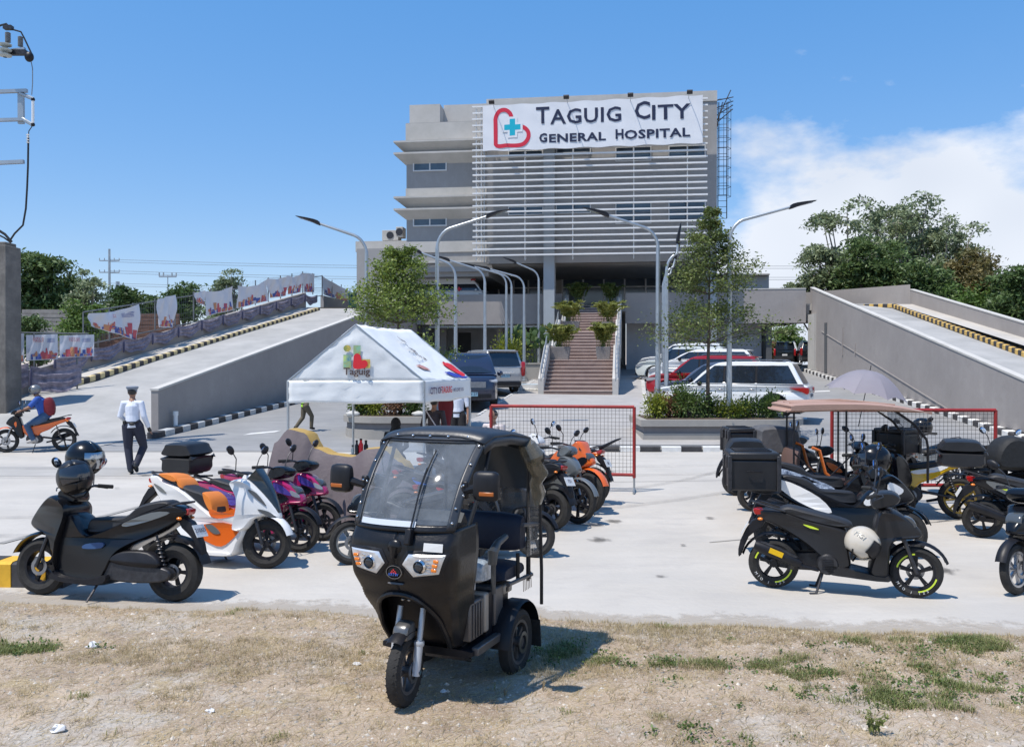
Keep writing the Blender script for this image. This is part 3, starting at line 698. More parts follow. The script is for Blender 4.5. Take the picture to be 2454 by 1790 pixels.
word('T','AGUIG',1285,1493,307.5,43,38); word('C','ITY',1520,1651,297.5,45,38)
word('G','ENERAL',1292,1453,347,22.5,21); word('H','OSPITAL',1474,1653,339,24,22)
# heart and cross emblem
def flat(name,poly,m,parent,base,t,dz,hole=None):
    """polygon in image-like coordinates laid on the banner plane"""
    pass
def emb(pts,m,name,lift,wd=None):
    b=MB()
    if wd:
        Q=catmull(pts,6); n=len(Q)
        for i in range(n):
            a=Vector(Q[i-1]);c=Vector(Q[(i+1)%n]); d=(c-a).normalized(); nn=Vector((-d.y,d.x))*wd/2
            for q in (Vector(Q[i])+nn,Vector(Q[i])-nn):
                s,z=FP(q.x,q.y,TBn-.018); b.v.append(tuple(L(s,TBn-.018-lift,z)-BNl))
        for i in range(n-1 if wd<0 else n):
            j=(i+1)%n; b.f.append((2*i,2*j,2*j+1,2*i+1))
    else:
        V=[L(FP(x,y,TBn)[0],TBn-.018-lift,FP(x,y,TBn)[1])-BNl for x,y in pts]; b.add(V,[tuple(range(len(V)))])
    return b.build(name,m,BN,smooth=False)
heart=[(1188,347,0),(1187.5,300),(1188,283),(1196,268),(1210,264),(1222,272),(1228,288),(1240,304),(1254,305),(1265,315),(1266,330),(1256,344),(1240,349),(1215,349)]
emb(heart,redp,'heart_emblem',.0,wd=9.5)
cx_,cy_,a_,r_=1228,305.5,6.5,19.5
whitep=mat('white_print',(.76,.77,.79),.5)
for (rr,aa,m,lf) in ((r_+5,a_+5,whitep,.003),(r_,a_,teal,.006)):
    emb([(cx_-aa,cy_-rr),(cx_+aa,cy_-rr-1),(cx_+aa,cy_-aa),(cx_+rr,cy_-aa-1),(cx_+rr,cy_+aa-1),(cx_+aa,cy_+aa),(cx_+aa,cy_+rr),(cx_-aa,cy_+rr+1),(cx_-aa,cy_+aa),(cx_-rr,cy_+aa+1),(cx_-rr,cy_-aa+1),(cx_-aa,cy_-aa)],m,'cross_emblem',lf)
# floodlights on arms above the banner
for i,(u,v) in enumerate(((1178,245),(1357,233),(1511,228),(1653,221))):
    s,z=FP(u,v,TBn-.9); lab=['floodlight on a thin arm above the left end of the banner','floodlight on its arm above the middle letters of the banner','floodlight on its arm above the last word of the banner','floodlight on its arm at the right end of the banner'][i]
    t=thing('floodlight',lab,'floodlight',L(s,TBn-.9,z),-TH,group='floodlights over the banner')
    b=MB(); b.box((0,0,0),(.30,.10,.22),(R(50),0,0)); b.build('lamp_head',darkst,t,bevel=.01)
    b=MB(); b.tube([(0,.02,0),(0,.5,.12),(0,1.0,-.1),(0,1.15,-.5)],.02,6); b.build('arm',galv,t)
    b=MB(); b.tube([(-.13,0,-.06),(0,.03,.04),(.13,0,-.06)],.014,5); b.build('yoke',galv,t)
# caged ladder on the right flank
LD=thing('caged_ladder','dark steel cage ladder on the right side of the hospital','ladder',L(sR,T0+2,9))
b=MB(); o=LD.location
st=T0+1.6
def lp(s,t,z): return L(s,t,z)-o
zt=Z(1738,238,st); zb_=Z(1738,520,st)
for s in (.35,.85): b.tube([lp(sR+s,st+.6,zb_),lp(sR+s,st+.6,zt)],.03,5)
b.build('stile',darkst,LD)
z=zb_
while z<zt:
    b=MB(); b.tube([lp(sR+.35,st+.6,z),lp(sR+.85,st+.6,z)],.014,4); b.build('rung',darkst,LD); z+=.34
z=zb_+1.2
while z<zt:
    b=MB(); b.tube([lp(sR+.3,st+.6,z),lp(sR+.12,st+.25,z),lp(sR+.35,st-.1,z),lp(sR+.85,st-.1,z),lp(sR+1.05,st+.25,z),lp(sR+.9,st+.6,z)],.014,4); b.build('hoop',darkst,LD); z+=.55
b=MB()
for s,t in ((.14,.25),(.35,-.1),(.6,-.12),(.85,-.1),(1.04,.25)): b.tube([lp(sR+s,st+t,zb_+1.2),lp(sR+s,st+t,zt-.2)],.012,4)
for k in range(4): b.tube([lp(sR,st+.1*k,zt-.1-k*.45),lp(sR+1.15,st+.1*k,zt+.1-k*.2)],.028,4)
b.tube([lp(sR+1.0,st,zt+.5),lp(sR+.05,st,zt-1.6)],.028,4); b.tube([lp(sR+.6,st+.6,zt),lp(sR+.05,st+.4,zt-2.4)],.028,4)
b.build('cage_strap',darkst,LD)
# air conditioners on the annex roof
for i,(u,v,w_,h_) in enumerate(((939,579,60/2,46),(961,571,20,50))):
    s,z=FP(u,v,T0+2.2); t=thing('condenser_unit',['wide grey air conditioner on the low annex roof','tall narrow air conditioner against the tower wall'][i],'air conditioner',L(s,T0+2.2,z),-TH)
    W_=1.0 if i==0 else .42; b=MB(); b.box((0,0,.32),(W_,.8,.62)); b.build('casing',trimm,t,bevel=.02)
    b=MB(); b.lathe([(.22,0),(.22,-.02),(.0,-.02)],14,(0,-.41,.32),'y'); b.build('fan_grille',darkst,t)
# ================================================================= stairs
ST=thing('entrance_staircase','wide brown stepped staircase rising to the hospital entrance','staircase',OO)
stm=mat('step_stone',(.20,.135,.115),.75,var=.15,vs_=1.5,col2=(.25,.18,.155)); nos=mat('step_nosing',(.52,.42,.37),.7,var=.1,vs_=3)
ri=(5.5-OO.z-.1)/29; tr=.33; ld=(T0-26*tr)/2
t=0; z=OO.z+.1
w0=(-1.37,1.36)
def so_(b,name,m,p=ST):
    o=b.build(name,m,None,smooth=False); o.parent=p; o.matrix_parent_inverse=Matrix.Translation(-OO); return o
# width narrows between the planting boxes in the upper flights
for k in range(29):
    run=ld if k in(8,17) else tr
    if k==28: run=.02
    s0,s1=w0
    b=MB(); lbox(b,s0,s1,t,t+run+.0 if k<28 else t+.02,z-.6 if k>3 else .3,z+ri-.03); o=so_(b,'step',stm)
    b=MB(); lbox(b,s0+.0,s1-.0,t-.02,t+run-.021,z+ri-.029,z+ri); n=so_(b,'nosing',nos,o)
    n.parent=o; n.matrix_parent_inverse=o.matrix_parent_inverse.copy()@Matrix.Identity(4); n.matrix_parent_inverse=Matrix.Identity(4)
    t+=run; z+=ri
def zst(t_):
    a=8*tr; z0=OO.z+.1
    if t_<a: return z0+9*ri*t_/a
    if t_<a+ld: return z0+9*ri
    if t_<a+ld+9*tr: return z0+9*ri+9*ri*(t_-a-ld)/(9*tr)
    if t_<a+2*ld+9*tr: return z0+18*ri
    return z0+18*ri+11*ri*min(1,(t_-a-2*ld-9*tr)/(11*tr-2*tr))
for s0,s1 in ((-1.60,-1.375),(1.365,1.60)):
    b=MB(); q=[0,8*tr,8*tr+ld,17*tr+ld,17*tr+2*ld,T0-.01]
    for a,c in zip(q,q[1:]):
        P=[]
        for s in (s0,s1):
            P+=[L(s,a,.6 if a<8 else zst(a)-1.3),L(s,c,.6 if c<8 else zst(c)-1.3),L(s,c,zst(c-.01)+.62),L(s,a,zst(a+.01)+.62)]
        b.add(P,[(0,1,2,3),(7,6,5,4),(0,4,5,1),(2,6,7,3),(0,3,7,4),(1,5,6,2)])
    so_(b,'side_wall',trimm)
    r=MB(); sm=(s0+s1)/2
    for a,c in ((0,8*tr),(8*tr+ld,17*tr+ld),(17*tr+2*ld,T0-.1)):
        n=7
        for k in range(n+1):
            tt=a+(c-a)*k/n; r.tube([L(sm,tt,zst(tt+.01)+.55),L(sm,tt,zst(tt+.01)+1.0)],.016,5)
        r.tube([L(sm,a,zst(a+.01)+1.0),L(sm,c,zst(c-.01)+1.0)],.026,6); r.tube([L(sm,a,zst(a+.01)+.8),L(sm,c,zst(c-.01)+.8)],.014,5)
    so_(r,'handrail',galv)
# potted palms on the landings and steps
potm=mat('concrete_planter',(.20,.19,.185),.9,var=.2,vs_=3,bump=.3,bs=12); palmg=leafmat('palm_green',(.14,.20,.035),(.34,.34,.08),.35,3); palmd=leafmat('palm_dark',(.05,.09,.02),(.12,.17,.04),.35,3)
def palm(s,t_,z,w_,h,lab,pw,ph,m,seed):
    g=random.Random(seed); T=thing('potted_palm',lab,'potted plant',L(s,t_,z),-TH,group='potted palms on the stairs')
    b=MB(); b.box((0,0,ph/2),(pw,.5,ph),top=(1.18,1.18)); b.build('pot',potm,T,bevel=.02)
    cs=[];ds=[]; b=MB()
    for k in range(38):
        a=g.uniform(0,6.28); l=h*g.uniform(.75,1.1); out=w_*g.uniform(.15,.68); x0=g.gauss(0,pw*.2)
        P=[Vector((x0,g.gauss(0,.05),ph))+Vector((math.cos(a)*out*f**1.4,math.sin(a)*out*f**1.4,1.12*l*(f-.42*f**2.8))) for f in (0,.2,.4,.6,.8,1)]
        b.tube(P,[.009,.008,.007,.005,.004,.002],4)
        for i in range(1,5):
            for q in range(9):
                f=q/9; p=P[i].lerp(P[i+1],f); d=(P[i+1]-P[i]).normalized()
                for sd in (-1,1):
                    sdv=d.cross(Vector((0,0,1))).normalized()*sd; dr=(sdv*.8+d*.7+Vector((0,0,-.25))).normalized(); cs.append(tuple(p+dr*.07)); ds.append(tuple(dr))
    b.build('stem',m,T); leaves('foliage',cs,.20,m,T,seed=seed,asp=.22,dirs=ds)
palm(-1.0,8*tr+.5,OO.z+.1+9*ri,1.2,1.35,'leafy potted palm on the left of the first stair landing',.85,.55,palmg,1)
palm(.92,8*tr+.5,OO.z+.1+9*ri,1.1,1.45,'yellowing potted palm on the right of the first stair landing',.55,.55,palmg,2)
palm(-.95,17*tr+ld+.6,OO.z+.1+18*ri,1.4,1.45,'broad potted palm on the left of the second stair landing',.85,.55,palmg,3)
palm(.98,17*tr+ld+.6,OO.z+.1+18*ri,1.3,1.5,'potted palm with a pale drooping frond on the right of the second landing',.55,.5,palmg,4)
palm(-.85,T0-.2,5.5-.35,1.1,1.5,'dark potted palm at the top left of the staircase',.6,.55,palmd,5)
palm(1.0,T0-.3,5.5-.4,1.0,1.5,'dark potted palm at the top right of the staircase',.6,.55,palmd,6)
# ================================================================= ramps
def ramp(name,label,zt,base,tan,side,width,y_top,y_bot,kerb_off,ktop,far_wall=True,hfar=1.0):
    """inner wall line x=base.x+tan*(y-base.y); ramp lies on `side` of it"""
    Rm=thing(name,label,'ramp',base)
    fx=lambda y,o=0: base.x+tan*(y-base.y)+side*o
    sl=(zt-1.79)/(50.2-24.5) ; top=lambda y: min(zt,zt-(y_top-y)*sl)
    surf=lambda y: max(tz(y)+.012,min(5.5,top(y)-.86-(.42*max(0,min(1,(31-y)/5.6)) if side<0 else 0)))
    def put(b,n,m,sm=False):
        b.v=[(x-base.x,y-base.y,z-base.z) for x,y,z in b.v]; return b.build(n,m,Rm,smooth=sm)
    # inner wall
    th=.2
    def wall(o0,o1,ya,yb,zlo,zhi,n,m):
        b=MB(); P=[]
        for o in (o0,o1):
            P+=[(fx(ya,o),ya,zlo(ya)),(fx(yb,o),yb,zlo(yb)),(fx(yb,o),yb,zhi(yb)),(fx(ya,o),ya,zhi(ya))]
        b.add(P,[(0,1,2,3),(7,6,5,4),(0,4,5,1),(2,6,7,3),(0,3,7,4),(1,5,6,2)]); return put(b,n,m)
    return Rm,fx,top,surf,put,wall
capm=mat('wall_cap',(.52,.50,.46),.85,var=.08,vs_=2)
# right ramp
RR_=Vector((13.75,24,0)); Rr,fx,top,surf,put,wall=ramp('right_access_ramp','long grey concrete vehicle ramp descending on the right of the hospital',6.45,RR_,.107,1,5,50.2,14,3.9,None)
yb=16
wall(0,.2,yb,50.2,lambda y:tz(y)-.1,lambda y:top(y)-.06,'inner_wall',rampm)
wall(-.02,.22,yb,50.2,lambda y:top(y)-.059,lambda y:top(y),'wall_cap',capm)
b=MB()
for ya,yc in ((yb,22.2),(22.2,50.2)):
    b.quad((fx(ya,.2),ya,surf(ya)),(fx(ya,5.0),ya,surf(ya)),(fx(yc,5.0),yc,surf(yc)),(fx(yc,.2),yc,surf(yc)))
b.quad((fx(50.2,.2),50.2,surf(50.2)),(fx(50.2,5.0),50.2,surf(50.2)),(fx(58,8),66,5.5),(fx(58,-9),66,5.5))
b.quad((fx(50.2,.2),50.2,5.2),(fx(40,.2),40,surf(40)-.35),(fx(40,5.0),40,surf(40)-.35),(fx(50.2,5.0),50.2,5.2))
put(b,'roadway',mat('ramp_road',(.34,.335,.32),.85,var=.12,vs_=.6,col2=(.42,.41,.39),bump=.2,bs=16))
wall(5.0,5.2,yb,48.6,lambda y:surf(y)-1.5,lambda y:top(y),'outer_wall',rampm); wall(4.98,5.22,yb,48.6,lambda y:top(y)+.001,lambda y:top(y)+.05,'wall_cap',capm)
b=MB(); xk=fx(48.6,5.0); 
P=[(xk,48.6,4.6),(xk,48.8,4.6),(xk-4.9,55.5,4.6),(xk-4.9,55.3,4.6)]; b.add([(x,y,z) for z in (4.6,6.45) for x,y,_ in P],[(0,1,2,3),(7,6,5,4),(0,4,5,1),(2,6,7,3),(0,3,7,4),(1,5,6,2)]); put(b,'outer_wall',rampm)
# bridge parapet running to the hospital deck
b=MB(); sE=S(1927,700,T0); lbox(b,6.01,sE+.1,T0,T0+.2,4.45,6.3); put(b,'bridge_parapet',rampm)
b=MB(); lbox(b,6.02,sE+.1,T0-.02,T0+.22,6.301,6.36); put(b,'wall_cap',capm)
b=MB(); lbox(b,6,sE+.3,T0+.21,T0+8,4.6,5.4); put(b,'bridge_slab',conc_d)
# lower wall set back under the ramp edge, with a doorway slot and a nib
b=MB(); x0,y0=fx(49.6,-.25),49.6; b.box((x0+.3,y0-.3,3.3),(.5,1.0,3.2)); put(b,'pier',trimm)
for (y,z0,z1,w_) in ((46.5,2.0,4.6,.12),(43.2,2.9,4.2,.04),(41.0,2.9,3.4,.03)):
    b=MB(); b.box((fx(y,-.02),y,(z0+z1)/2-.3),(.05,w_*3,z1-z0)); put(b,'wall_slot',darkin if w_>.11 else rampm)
b=MB()
for k in range(24):
    ya=47.5-k*.78; yc=ya-.79; za=top(ya)-2.05; zc_=top(yc)-2.05; b.add([(fx(ya,-.03),ya,za),(fx(yc,-.03),yc,zc_),(fx(yc,-.03),yc,zc_-.04),(fx(ya,-.03),ya,za-.04),(fx(ya,.01),ya,za),(fx(yc,.01),yc,zc_)],[(0,1,2,3),(0,4,5,1)])
put(b,'edge_drip',rampm)
kr=kerb('ramp_kerb','yellow and black kerb along the far side of the right ramp',[Vector((fx(y,3.9),y,surf(y))) for y in (17,22.2,48.2)]+[Vector((fx(48.2,3.9)-3.8,53.5,5.5))],.18,.16,.27,mat('kerb_worn_yellow',(.60,.40,.12),.75,var=.2,vs_=6),kb,zf='own',side=-1)
# raised walk behind that kerb
b=MB(); b.quad((fx(17,4.05),17,surf(17)+.13),(fx(17,5.0),17,surf(17)+.13),(fx(48.3,5.0),48.3,surf(48.3)+.13),(fx(48.3,4.05),48.3,surf(48.3)+.13)); put(b,'kerbside_walk',conc)
# left ramp
LB=Vector((-9.94,25.4,0)); Rl,fx,top,surf,put,wall=ramp('left_access_ramp','long grey concrete vehicle ramp climbing to the hospital on the left',6.3,LB,.16,-1,6.5,52.9,25.4,5.3,None)
b=MB()
wall(0,.2,25.4,52.9,lambda y:tz(y)-.1,lambda y:top(y)-.06,'inner_wall',rampm); wall(-.02,.22,25.38,52.9,lambda y:top(y)-.059,lambda y:top(y),'wall_cap',capm)
b=MB()
yl=[23.0,25.4,30,35,40,45,50,52.9]
for ya,yc in zip(yl,yl[1:]):
    za,zc_=(surf(ya) if ya>25 else tz(ya)+.01),surf(yc)
    b.quad((fx(ya,.2),ya,za),(fx(yc,.2),yc,zc_),(fx(yc,6.5),yc,zc_),(fx(ya,6.5),ya,za))
b.quad((fx(52.9,.2),52.9,5.5),(fx(52.9,-3),64,5.5),(fx(52.9,9),70,5.5),(fx(52.9,6.5),52.9,5.5))
put(b,'roadway',MC['ramp_road'])
wall(6.5,6.7,26,52.9,lambda y:tz(y)-.1,lambda y:surf(y)+.92,'outer_wall',rampm)
kl=[Vector((fx(y,5.35),y,surf(y))) for y in (31.2,40,52)]
kerb('ramp_kerb','yellow and black kerb climbing the left ramp beside the fence',[Vector((fx(29.6,6.3),29.6,surf(29.6))),Vector((fx(30.0,5.6),30.0,surf(30.0)))]+kl,.18,.16,.27,mat('kerb_faded_yellow',(.62,.50,.26),.75,var=.15,vs_=6),kb,zf='own')
b=MB(); b.quad((fx(31,5.5),31,surf(31)+.13),(fx(52,5.5),52,surf(52)+.13),(fx(52,6.5),52,surf(52)+.13),(fx(31,6.5),31,surf(31)+.13)); put(b,'kerbside_walk',conc)
b=MB(); p=gp(421,1033); b.lathe([(.06,0),(.06,.45),(.075,.45),(.075,.57),(.0,.57)],14,(0,0,0),'z'); o=b.build('drain_pipe',white); o.location=p; tag(o,'white plastic pipe standing upright by the end of the left ramp wall','pipe')
LFX,LTOP,LSURF=fx,top,surf
# ---- fence on the left ramp
fm=mat('fence_steel',(.16,.17,.18),.6,metal=.4,var=.2,vs_=3)
FN=thing('ramp_fence','grey steel post and rail fence along the left ramp edge','fence',(LFX(32,6.6),32,LSURF(32)+.9)); fo=FN.location.copy()
def fpt(y,h): return Vector((LFX(y,6.6),y,LSURF(y)+.92+h))-fo
ys_=[32.5+1.55*k for k in range(16)]
for y in ys_:
    b=MB(); b.tube([fpt(y,-.02),fpt(y,1.25)],.03,6); b.build('post',fm,FN)
for h in (0.06,1.25):
    b=MB(); b.tube([fpt(ys_[0],h),fpt(ys_[-1],h)],.025,6); b.build('rail',fm,FN)
b=MB()
for y in np.arange(32.5,55.7,.16): b.tube([fpt(y,.06),fpt(y,1.25)],.004,3,cap=False)
for h in (.3,.54,.78,1.02): b.tube([fpt(ys_[0],h),fpt(ys_[-1],h)],.004,3,cap=False)
b.build('wire_mesh',fm,FN,kind='stuff')
F2=thing('ramp_fence','low fence with banners between the concrete pillar and the left ramp','fence',(-15.2,29.5,tz(29.5)))
def gpt(x,h): return Vector((x+15.2,(x+15.2)*.55,h))
for x in (-16.6,-15.5,-14.4): b=MB(); b.tube([gpt(x,0),gpt(x,2.72)],.03,6); b.build('post',fm,F2)
for h in (1.5,2.72): b=MB(); b.tube([gpt(-17.5,h),gpt(-14.1,h)],.025,6); b.build('rail',fm,F2)
b=MB(); a=gpt(-17.6,0); c=gpt(-14.2,0); b.box(((a+c)/2)+Vector((0,.1,.28)),(3.95,.2,.62),(0,0,math.atan(.55))); b.build('base_wall',rampm,F2)
# ---- printed banners tied to the fence
tarp=mat('printed_tarp',(.62,.63,.68),.6,var=.05,vs_=1.5,bump=.3,bs=5)
prr=mat('tarp_print_red',(.5,.09,.11),.6); prb=mat('tarp_print_blue',(.06,.10,.33),.6); prg=mat('tarp_print_green',(.05,.22,.12),.6); pro=mat('tarp_print_orange',(.55,.25,.13),.6)
def tarpb(lab,P0,P1,z0a,z1a,drop=0,fold=.05,sd=1,flip=0,txt=True):
    """hanging banner between two points; z0/z1 bottom and top heights"""
    T=thing('fence_banner',lab,'banner',P0,group='printed banners tied to the ramp fence'); g=random.Random(sd); D=P1-P0; Ln=math.hypot(D.x,D.y); n1,n2=18,10
    nrm=Vector((D.y,-D.x,0)).normalized()
    def pos(fu,fv):
        zt=z1a[0]*(1-fu)+z1a[1]*fu; zb=z0a[0]*(1-fu)+z0a[1]*fu
        sag=drop*math.sin(fu*math.pi)*(fv)**2; cr=g_fold(fu,fv)
        return Vector((D.x*fu,D.y*fu,0))+nrm*(.04+cr)+Vector((0,0,zb+(zt-zb)*fv-sag-P0.z))
    ph=g.uniform(0,6)
    def g_fold(fu,fv): return fold*(math.sin(fu*9+fv*3+ph)+.5*math.sin(fu*21-fv*5+ph))*(.3+.7*(1-abs(2*fv-1)*.5))
    b=MB()
    for j in range(n2+1):
        for i in range(n1+1): b.v.append(tuple(pos(i/n1,j/n2)))
    for j in range(n2):
        for i in range(n1): a=j*(n1+1)+i; b.f.append((a,a+1,a+n1+2,a+n1+1))
    b.build('tarp_sheet',tarp,T)
    # printed skyline: upright blocks following the cloth
    for m,nm in ((prb,'skyline_print'),(prr,'skyline_print'),(pro,'skyline_print')):
        for k in range(11):
            f0=g.uniform(.03,.9); f1=f0+g.uniform(.03,.10); h=g.uniform(.06,.34) if m!=prb else g.uniform(.05,.22); f1=min(f1,.98)
            lo=.03+ (0 if k%3 else .12)
            q=[pos(f,v)+nrm*.012 for f,v in ((f0,lo),(f1,lo),(f1,lo+h),(f0,lo+h))]; b=MB(); b.add(q,[(0,1,2,3)]); b.build(nm,m,T,smooth=False)
    if txt:
        b=MB()
        for k,(s_,fv) in enumerate((('CITY OF',.77),('TAGUIG',.68))):
            p=pos(.42,fv)+nrm*(.05); sz=(z1a[0]-z0a[0])*.13; text(s_,'lettering',sz,prr,T,p,(R(90),0,math.atan2(D.y,D.x)),ext=.001,xs=.95)
        for k in range(4):
            q=[pos(f,v)+nrm*.03 for f,v in ((.66,.83-k*.045),(.9,.83-k*.045),(.9,.815-k*.045),(.66,.815-k*.045))]; b.add(q,[(0,1,2,3)])
        b.build('lettering',prb,T,smooth=False)
    return T
# three banners on the low fence
for i,(xa,xb,lab) in enumerate(((-16.75,-15.75,'flat fence banner nearest the concrete pillar with city skyline print'),(-15.7,-14.9,'middle fence banner of the low fence with city skyline print'),(-14.85,-13.95,'right banner of the low fence beside the ramp corner'))):
    a=gpt(xa,0)+F2.location; c=gpt(xb,0)+F2.location; tarpb(lab,a,c,(1.75+.1*i+tz(29),1.8+.1*i+tz(29)),(3.1,3.15),0,.03,i+1)
def rb(lab,ya,yb,lo0,lo1,hi0,hi1,sd,drop=0,fold=.05,txt=False):
    a=Vector((LFX(ya,6.45),ya,LSURF(ya)+.92)); c=Vector((LFX(yb,6.45),yb,LSURF(yb)+.92))
    return tarpb(lab,a,c,(a.z+lo0,c.z+lo1),(a.z+hi0,c.z+hi1),drop,fold,sd,txt=txt)
rb('torn loose white banner hanging at the lower corner of the ramp fence',32.6,35.6,.75,-.25,1.2,1.2,11,.1,.09,True)
rb('narrow twisted banner hanging below the ramp fence rail',37.1,38.3,.1,-.1,1.25,1.3,12,0,.1)
rb('small white cloth scrap with a blue mark tied high on the fence',40.0,40.9,.85,.55,1.22,1.25,13,0,.05)
rb('thin see-through banner with faded skyline halfway up the ramp fence',40.9,43.6,.08,.05,1.2,1.2,14,.1,.06)
rb('wide wrinkled skyline banner in the upper half of the ramp fence',44.0,47.5,.08,.08,1.2,1.22,15,.2,.06)
rb('ragged orange and grey banner above the wrinkled skyline banner',47.6,50.0,.2,.1,1.25,1.2,16,.1,.1)
rb('crumpled banner left of the fence crest',50.1,52.0,.15,.1,1.2,1.22,17,.15,.08)
rb('narrow banner at the crest of the ramp fence',52.2,54.0,.08,.1,1.2,1.2,18,0,.05)
# crest to the building
a=Vector((LFX(55.7,6.6),55.7,5.5)); c=FP(862,684,30)
e=at(858,690,64); e=Vector((e.x,e.y,5.5))
W3=thing('deck_wall','low grey deck wall with a fence running from the ramp crest to the annex','wall',a)
d=e-a; b=MB(); b.box(d/2+Vector((0,0,.45)),(d.length,.2,.9),(0,0,math.atan2(d.y,d.x))); b.build('wall',rampm,W3)
for k in range(5): b=MB(); q=d*k/4; b.tube([q+Vector((0,0,.9)),q+Vector((0,0,2.15-.1*k))],.03,5); b.build('post',fm,W3)
tarpb('long skyline banner between the fence crest and the annex',a,e,(6.45,6.35),(7.6,7.1),.1,.05,21,txt=False)
# bunting swags of blue netting hung on the outer wall
swm=mat('blue_grey_swag',(.19,.175,.235),.75,var=.35,vs_=5,col2=(.34,.30,.36),bump=.3,bs=14); swr=mat('swag_knot',(.08,.08,.14),.8)
def swag(lab,P0,P1,top0,top1,h,sd):
    T=thing('fabric_swag',lab,'swag',P0,group='blue grey fabric swags hung along the ramp wall'); g=random.Random(sd); D=P1-P0; nrm=Vector((D.y,-D.x,0)).normalized(); n1,n2=20,12
    b=MB(); ph=g.uniform(0,6)
    for j in range(n2+1):
        for i in range(n1+1):
            fu,fv=i/n1,j/n2; sagt=.13*math.sin(fu*math.pi); sagb=.24*math.sin(fu*math.pi)+.04*math.sin(fu*12+ph)
            z=(top0*(1-fu)+top1*fu)-sagt*(1-fv)-(h*.78+sagb-.1)*fv; off=.09+.035*math.sin(fv*19+2.5*math.sin(fu*3.1)+ph)*math.sin(fu*math.pi)**.5
            p=Vector((D.x*fu,D.y*fu,0))+nrm*off; b.v.append((p.x,p.y,z-P0.z))
    for j in range(n2):
        for i in range(n1): a=j*(n1+1)+i; b.f.append((a,a+n1+1,a+n1+2,a+1))
    b.build('cloth',swm,T); b=MB(); b.ball((nrm*.1)+Vector((0,0,top0-P0.z-h*.45)),(.05,.05,h*.4),8,6); b.build('knot',swr,T)
for k in range(12):
    ya=26.9+2.1*k if k>1 else 26.9+2.1*k; yb=ya+2.05
    ya2=30.6+1.98*k; yb2=ya2+1.94
    a=Vector((LFX(ya2,6.45),ya2,LSURF(ya2)+.9)); c=Vector((LFX(yb2,6.45),yb2,LSURF(yb2)+.9))
    swag(['lowest','second','third','fourth','fifth','sixth','seventh','eighth','ninth','tenth','eleventh','topmost'][k]+' blue grey swag counting up the left ramp wall',a,c,a.z,c.z,.62,k)
for i in range(2):
    a=gpt(-16.9+1.35*i,0)+F2.location+Vector((0,-.1,.0)); c=gpt(-15.6+1.35*i,0)+F2.location+Vector((0,-.1,0)); swag(['faded swag just right of the concrete pillar base','faded swag on the low wall behind the passing motorcycle'][i],a,c,2.1,2.2,1.0,30+i)
# green bins at the ramp top
for i in range(4):
    p=at(846+13*i,752,55.5-.3*i); p.z=5.5; t=thing('wheeled_bin',['leftmost green wheeled bin at the top of the left ramp','second green bin from the left at the ramp top','third green bin at the ramp top','small green bin nearest the annex at the ramp top'][i],'bin',p,group='green bins at the top of the left ramp')
    gm=mat('bin_green',(.01,.09,.085),.5); b=MB(); b.box((0,0,.5),(.4,.5,.85),top=(1.2,1.2)); b.build('body',gm,t,bevel=.02); b=MB(); b.box((0,0,.97),(.54,.66,.07)); b.build('lid',mat('bin_teal',(.03,.17,.18),.5),t,bevel=.02)
# ================================================================= planters
cop=mat('planter_render',(.33,.31,.28),.85,var=.08,vs_=2,bump=.1,bs=20); copd=mat('planter_band',(.20,.19,.19),.85,var=.1,vs_=2)
soil=mat('planter_soil',(.09,.065,.045),.95,var=.4,vs_=10)
def planter(label,xa,xb,ya,yb,roundR,roundL):
    T=thing('planter_box',label,'planter',((xa+xb)/2,(ya+yb)/2,tz(ya)+.12)); w=(xb-xa)/2; d=(yb-ya)/2
    def outline(o):
        P=[]
        if roundR: P+=[(w-d+ (d+o)*math.cos(R(a)),(d+o)*math.sin(R(a))) for a in range(-90,91,12)]
        else: P+=[(w+o,-d-o),(w+o,d+o)]
        if roundL: P+=[(-w+d+(d+o)*math.cos(R(a)),(d+o)*math.sin(R(a))) for a in range(90,271,12)]
        else: P+=[(-w-o,d+o),(-w-o,-d-o)]
        return P
    for nm,o,z0,z1,m in (('base',-.0,-.12,.15,cop),('band',-.035,.15,.33,copd),('rim',.06,.33,.50,cop)):
        P=outline(o); n=len(P); b=MB(); b.add([(x,y,z0) for x,y in P]+[(x,y,z1) for x,y in P],[(i,(i+1)%n,n+(i+1)%n,n+i) for i in range(n)]+[tuple(range(n,2*n))]); b.build(nm,m,T)
    P=outline(-.12); b=MB(); b.add([(x,y,.503) for x,y in P],[tuple(range(len(P)))]); b.build('soil',soil,T,smooth=False)
    return T
p0,p1=gp(1541,1063),gp(1925,1063)
PRT=planter('long grey planter box with rounded end right of the plaza',p0.x,p1.x+.25,p0.y,p0.y+2.3,True,False)
q0=gp(811,1054)
PLT=planter('rounded grey planter box behind the white tent',q0.x,q0.x+3.4,q0.y,q0.y+2.3,False,True)
lg=leafmat('shrub_green',(.06,.12,.025),(.14,.20,.045),.4,4); lr=leafmat('shrub_rust',(.22,.10,.06),(.30,.17,.09),.35,5); ly=leafmat('shrub_lime',(.17,.23,.02),(.30,.32,.04),.35,5)
barkm=mat('bark',(.10,.075,.06),.9,var=.3,vs_=12,bump=.5,bs=50)
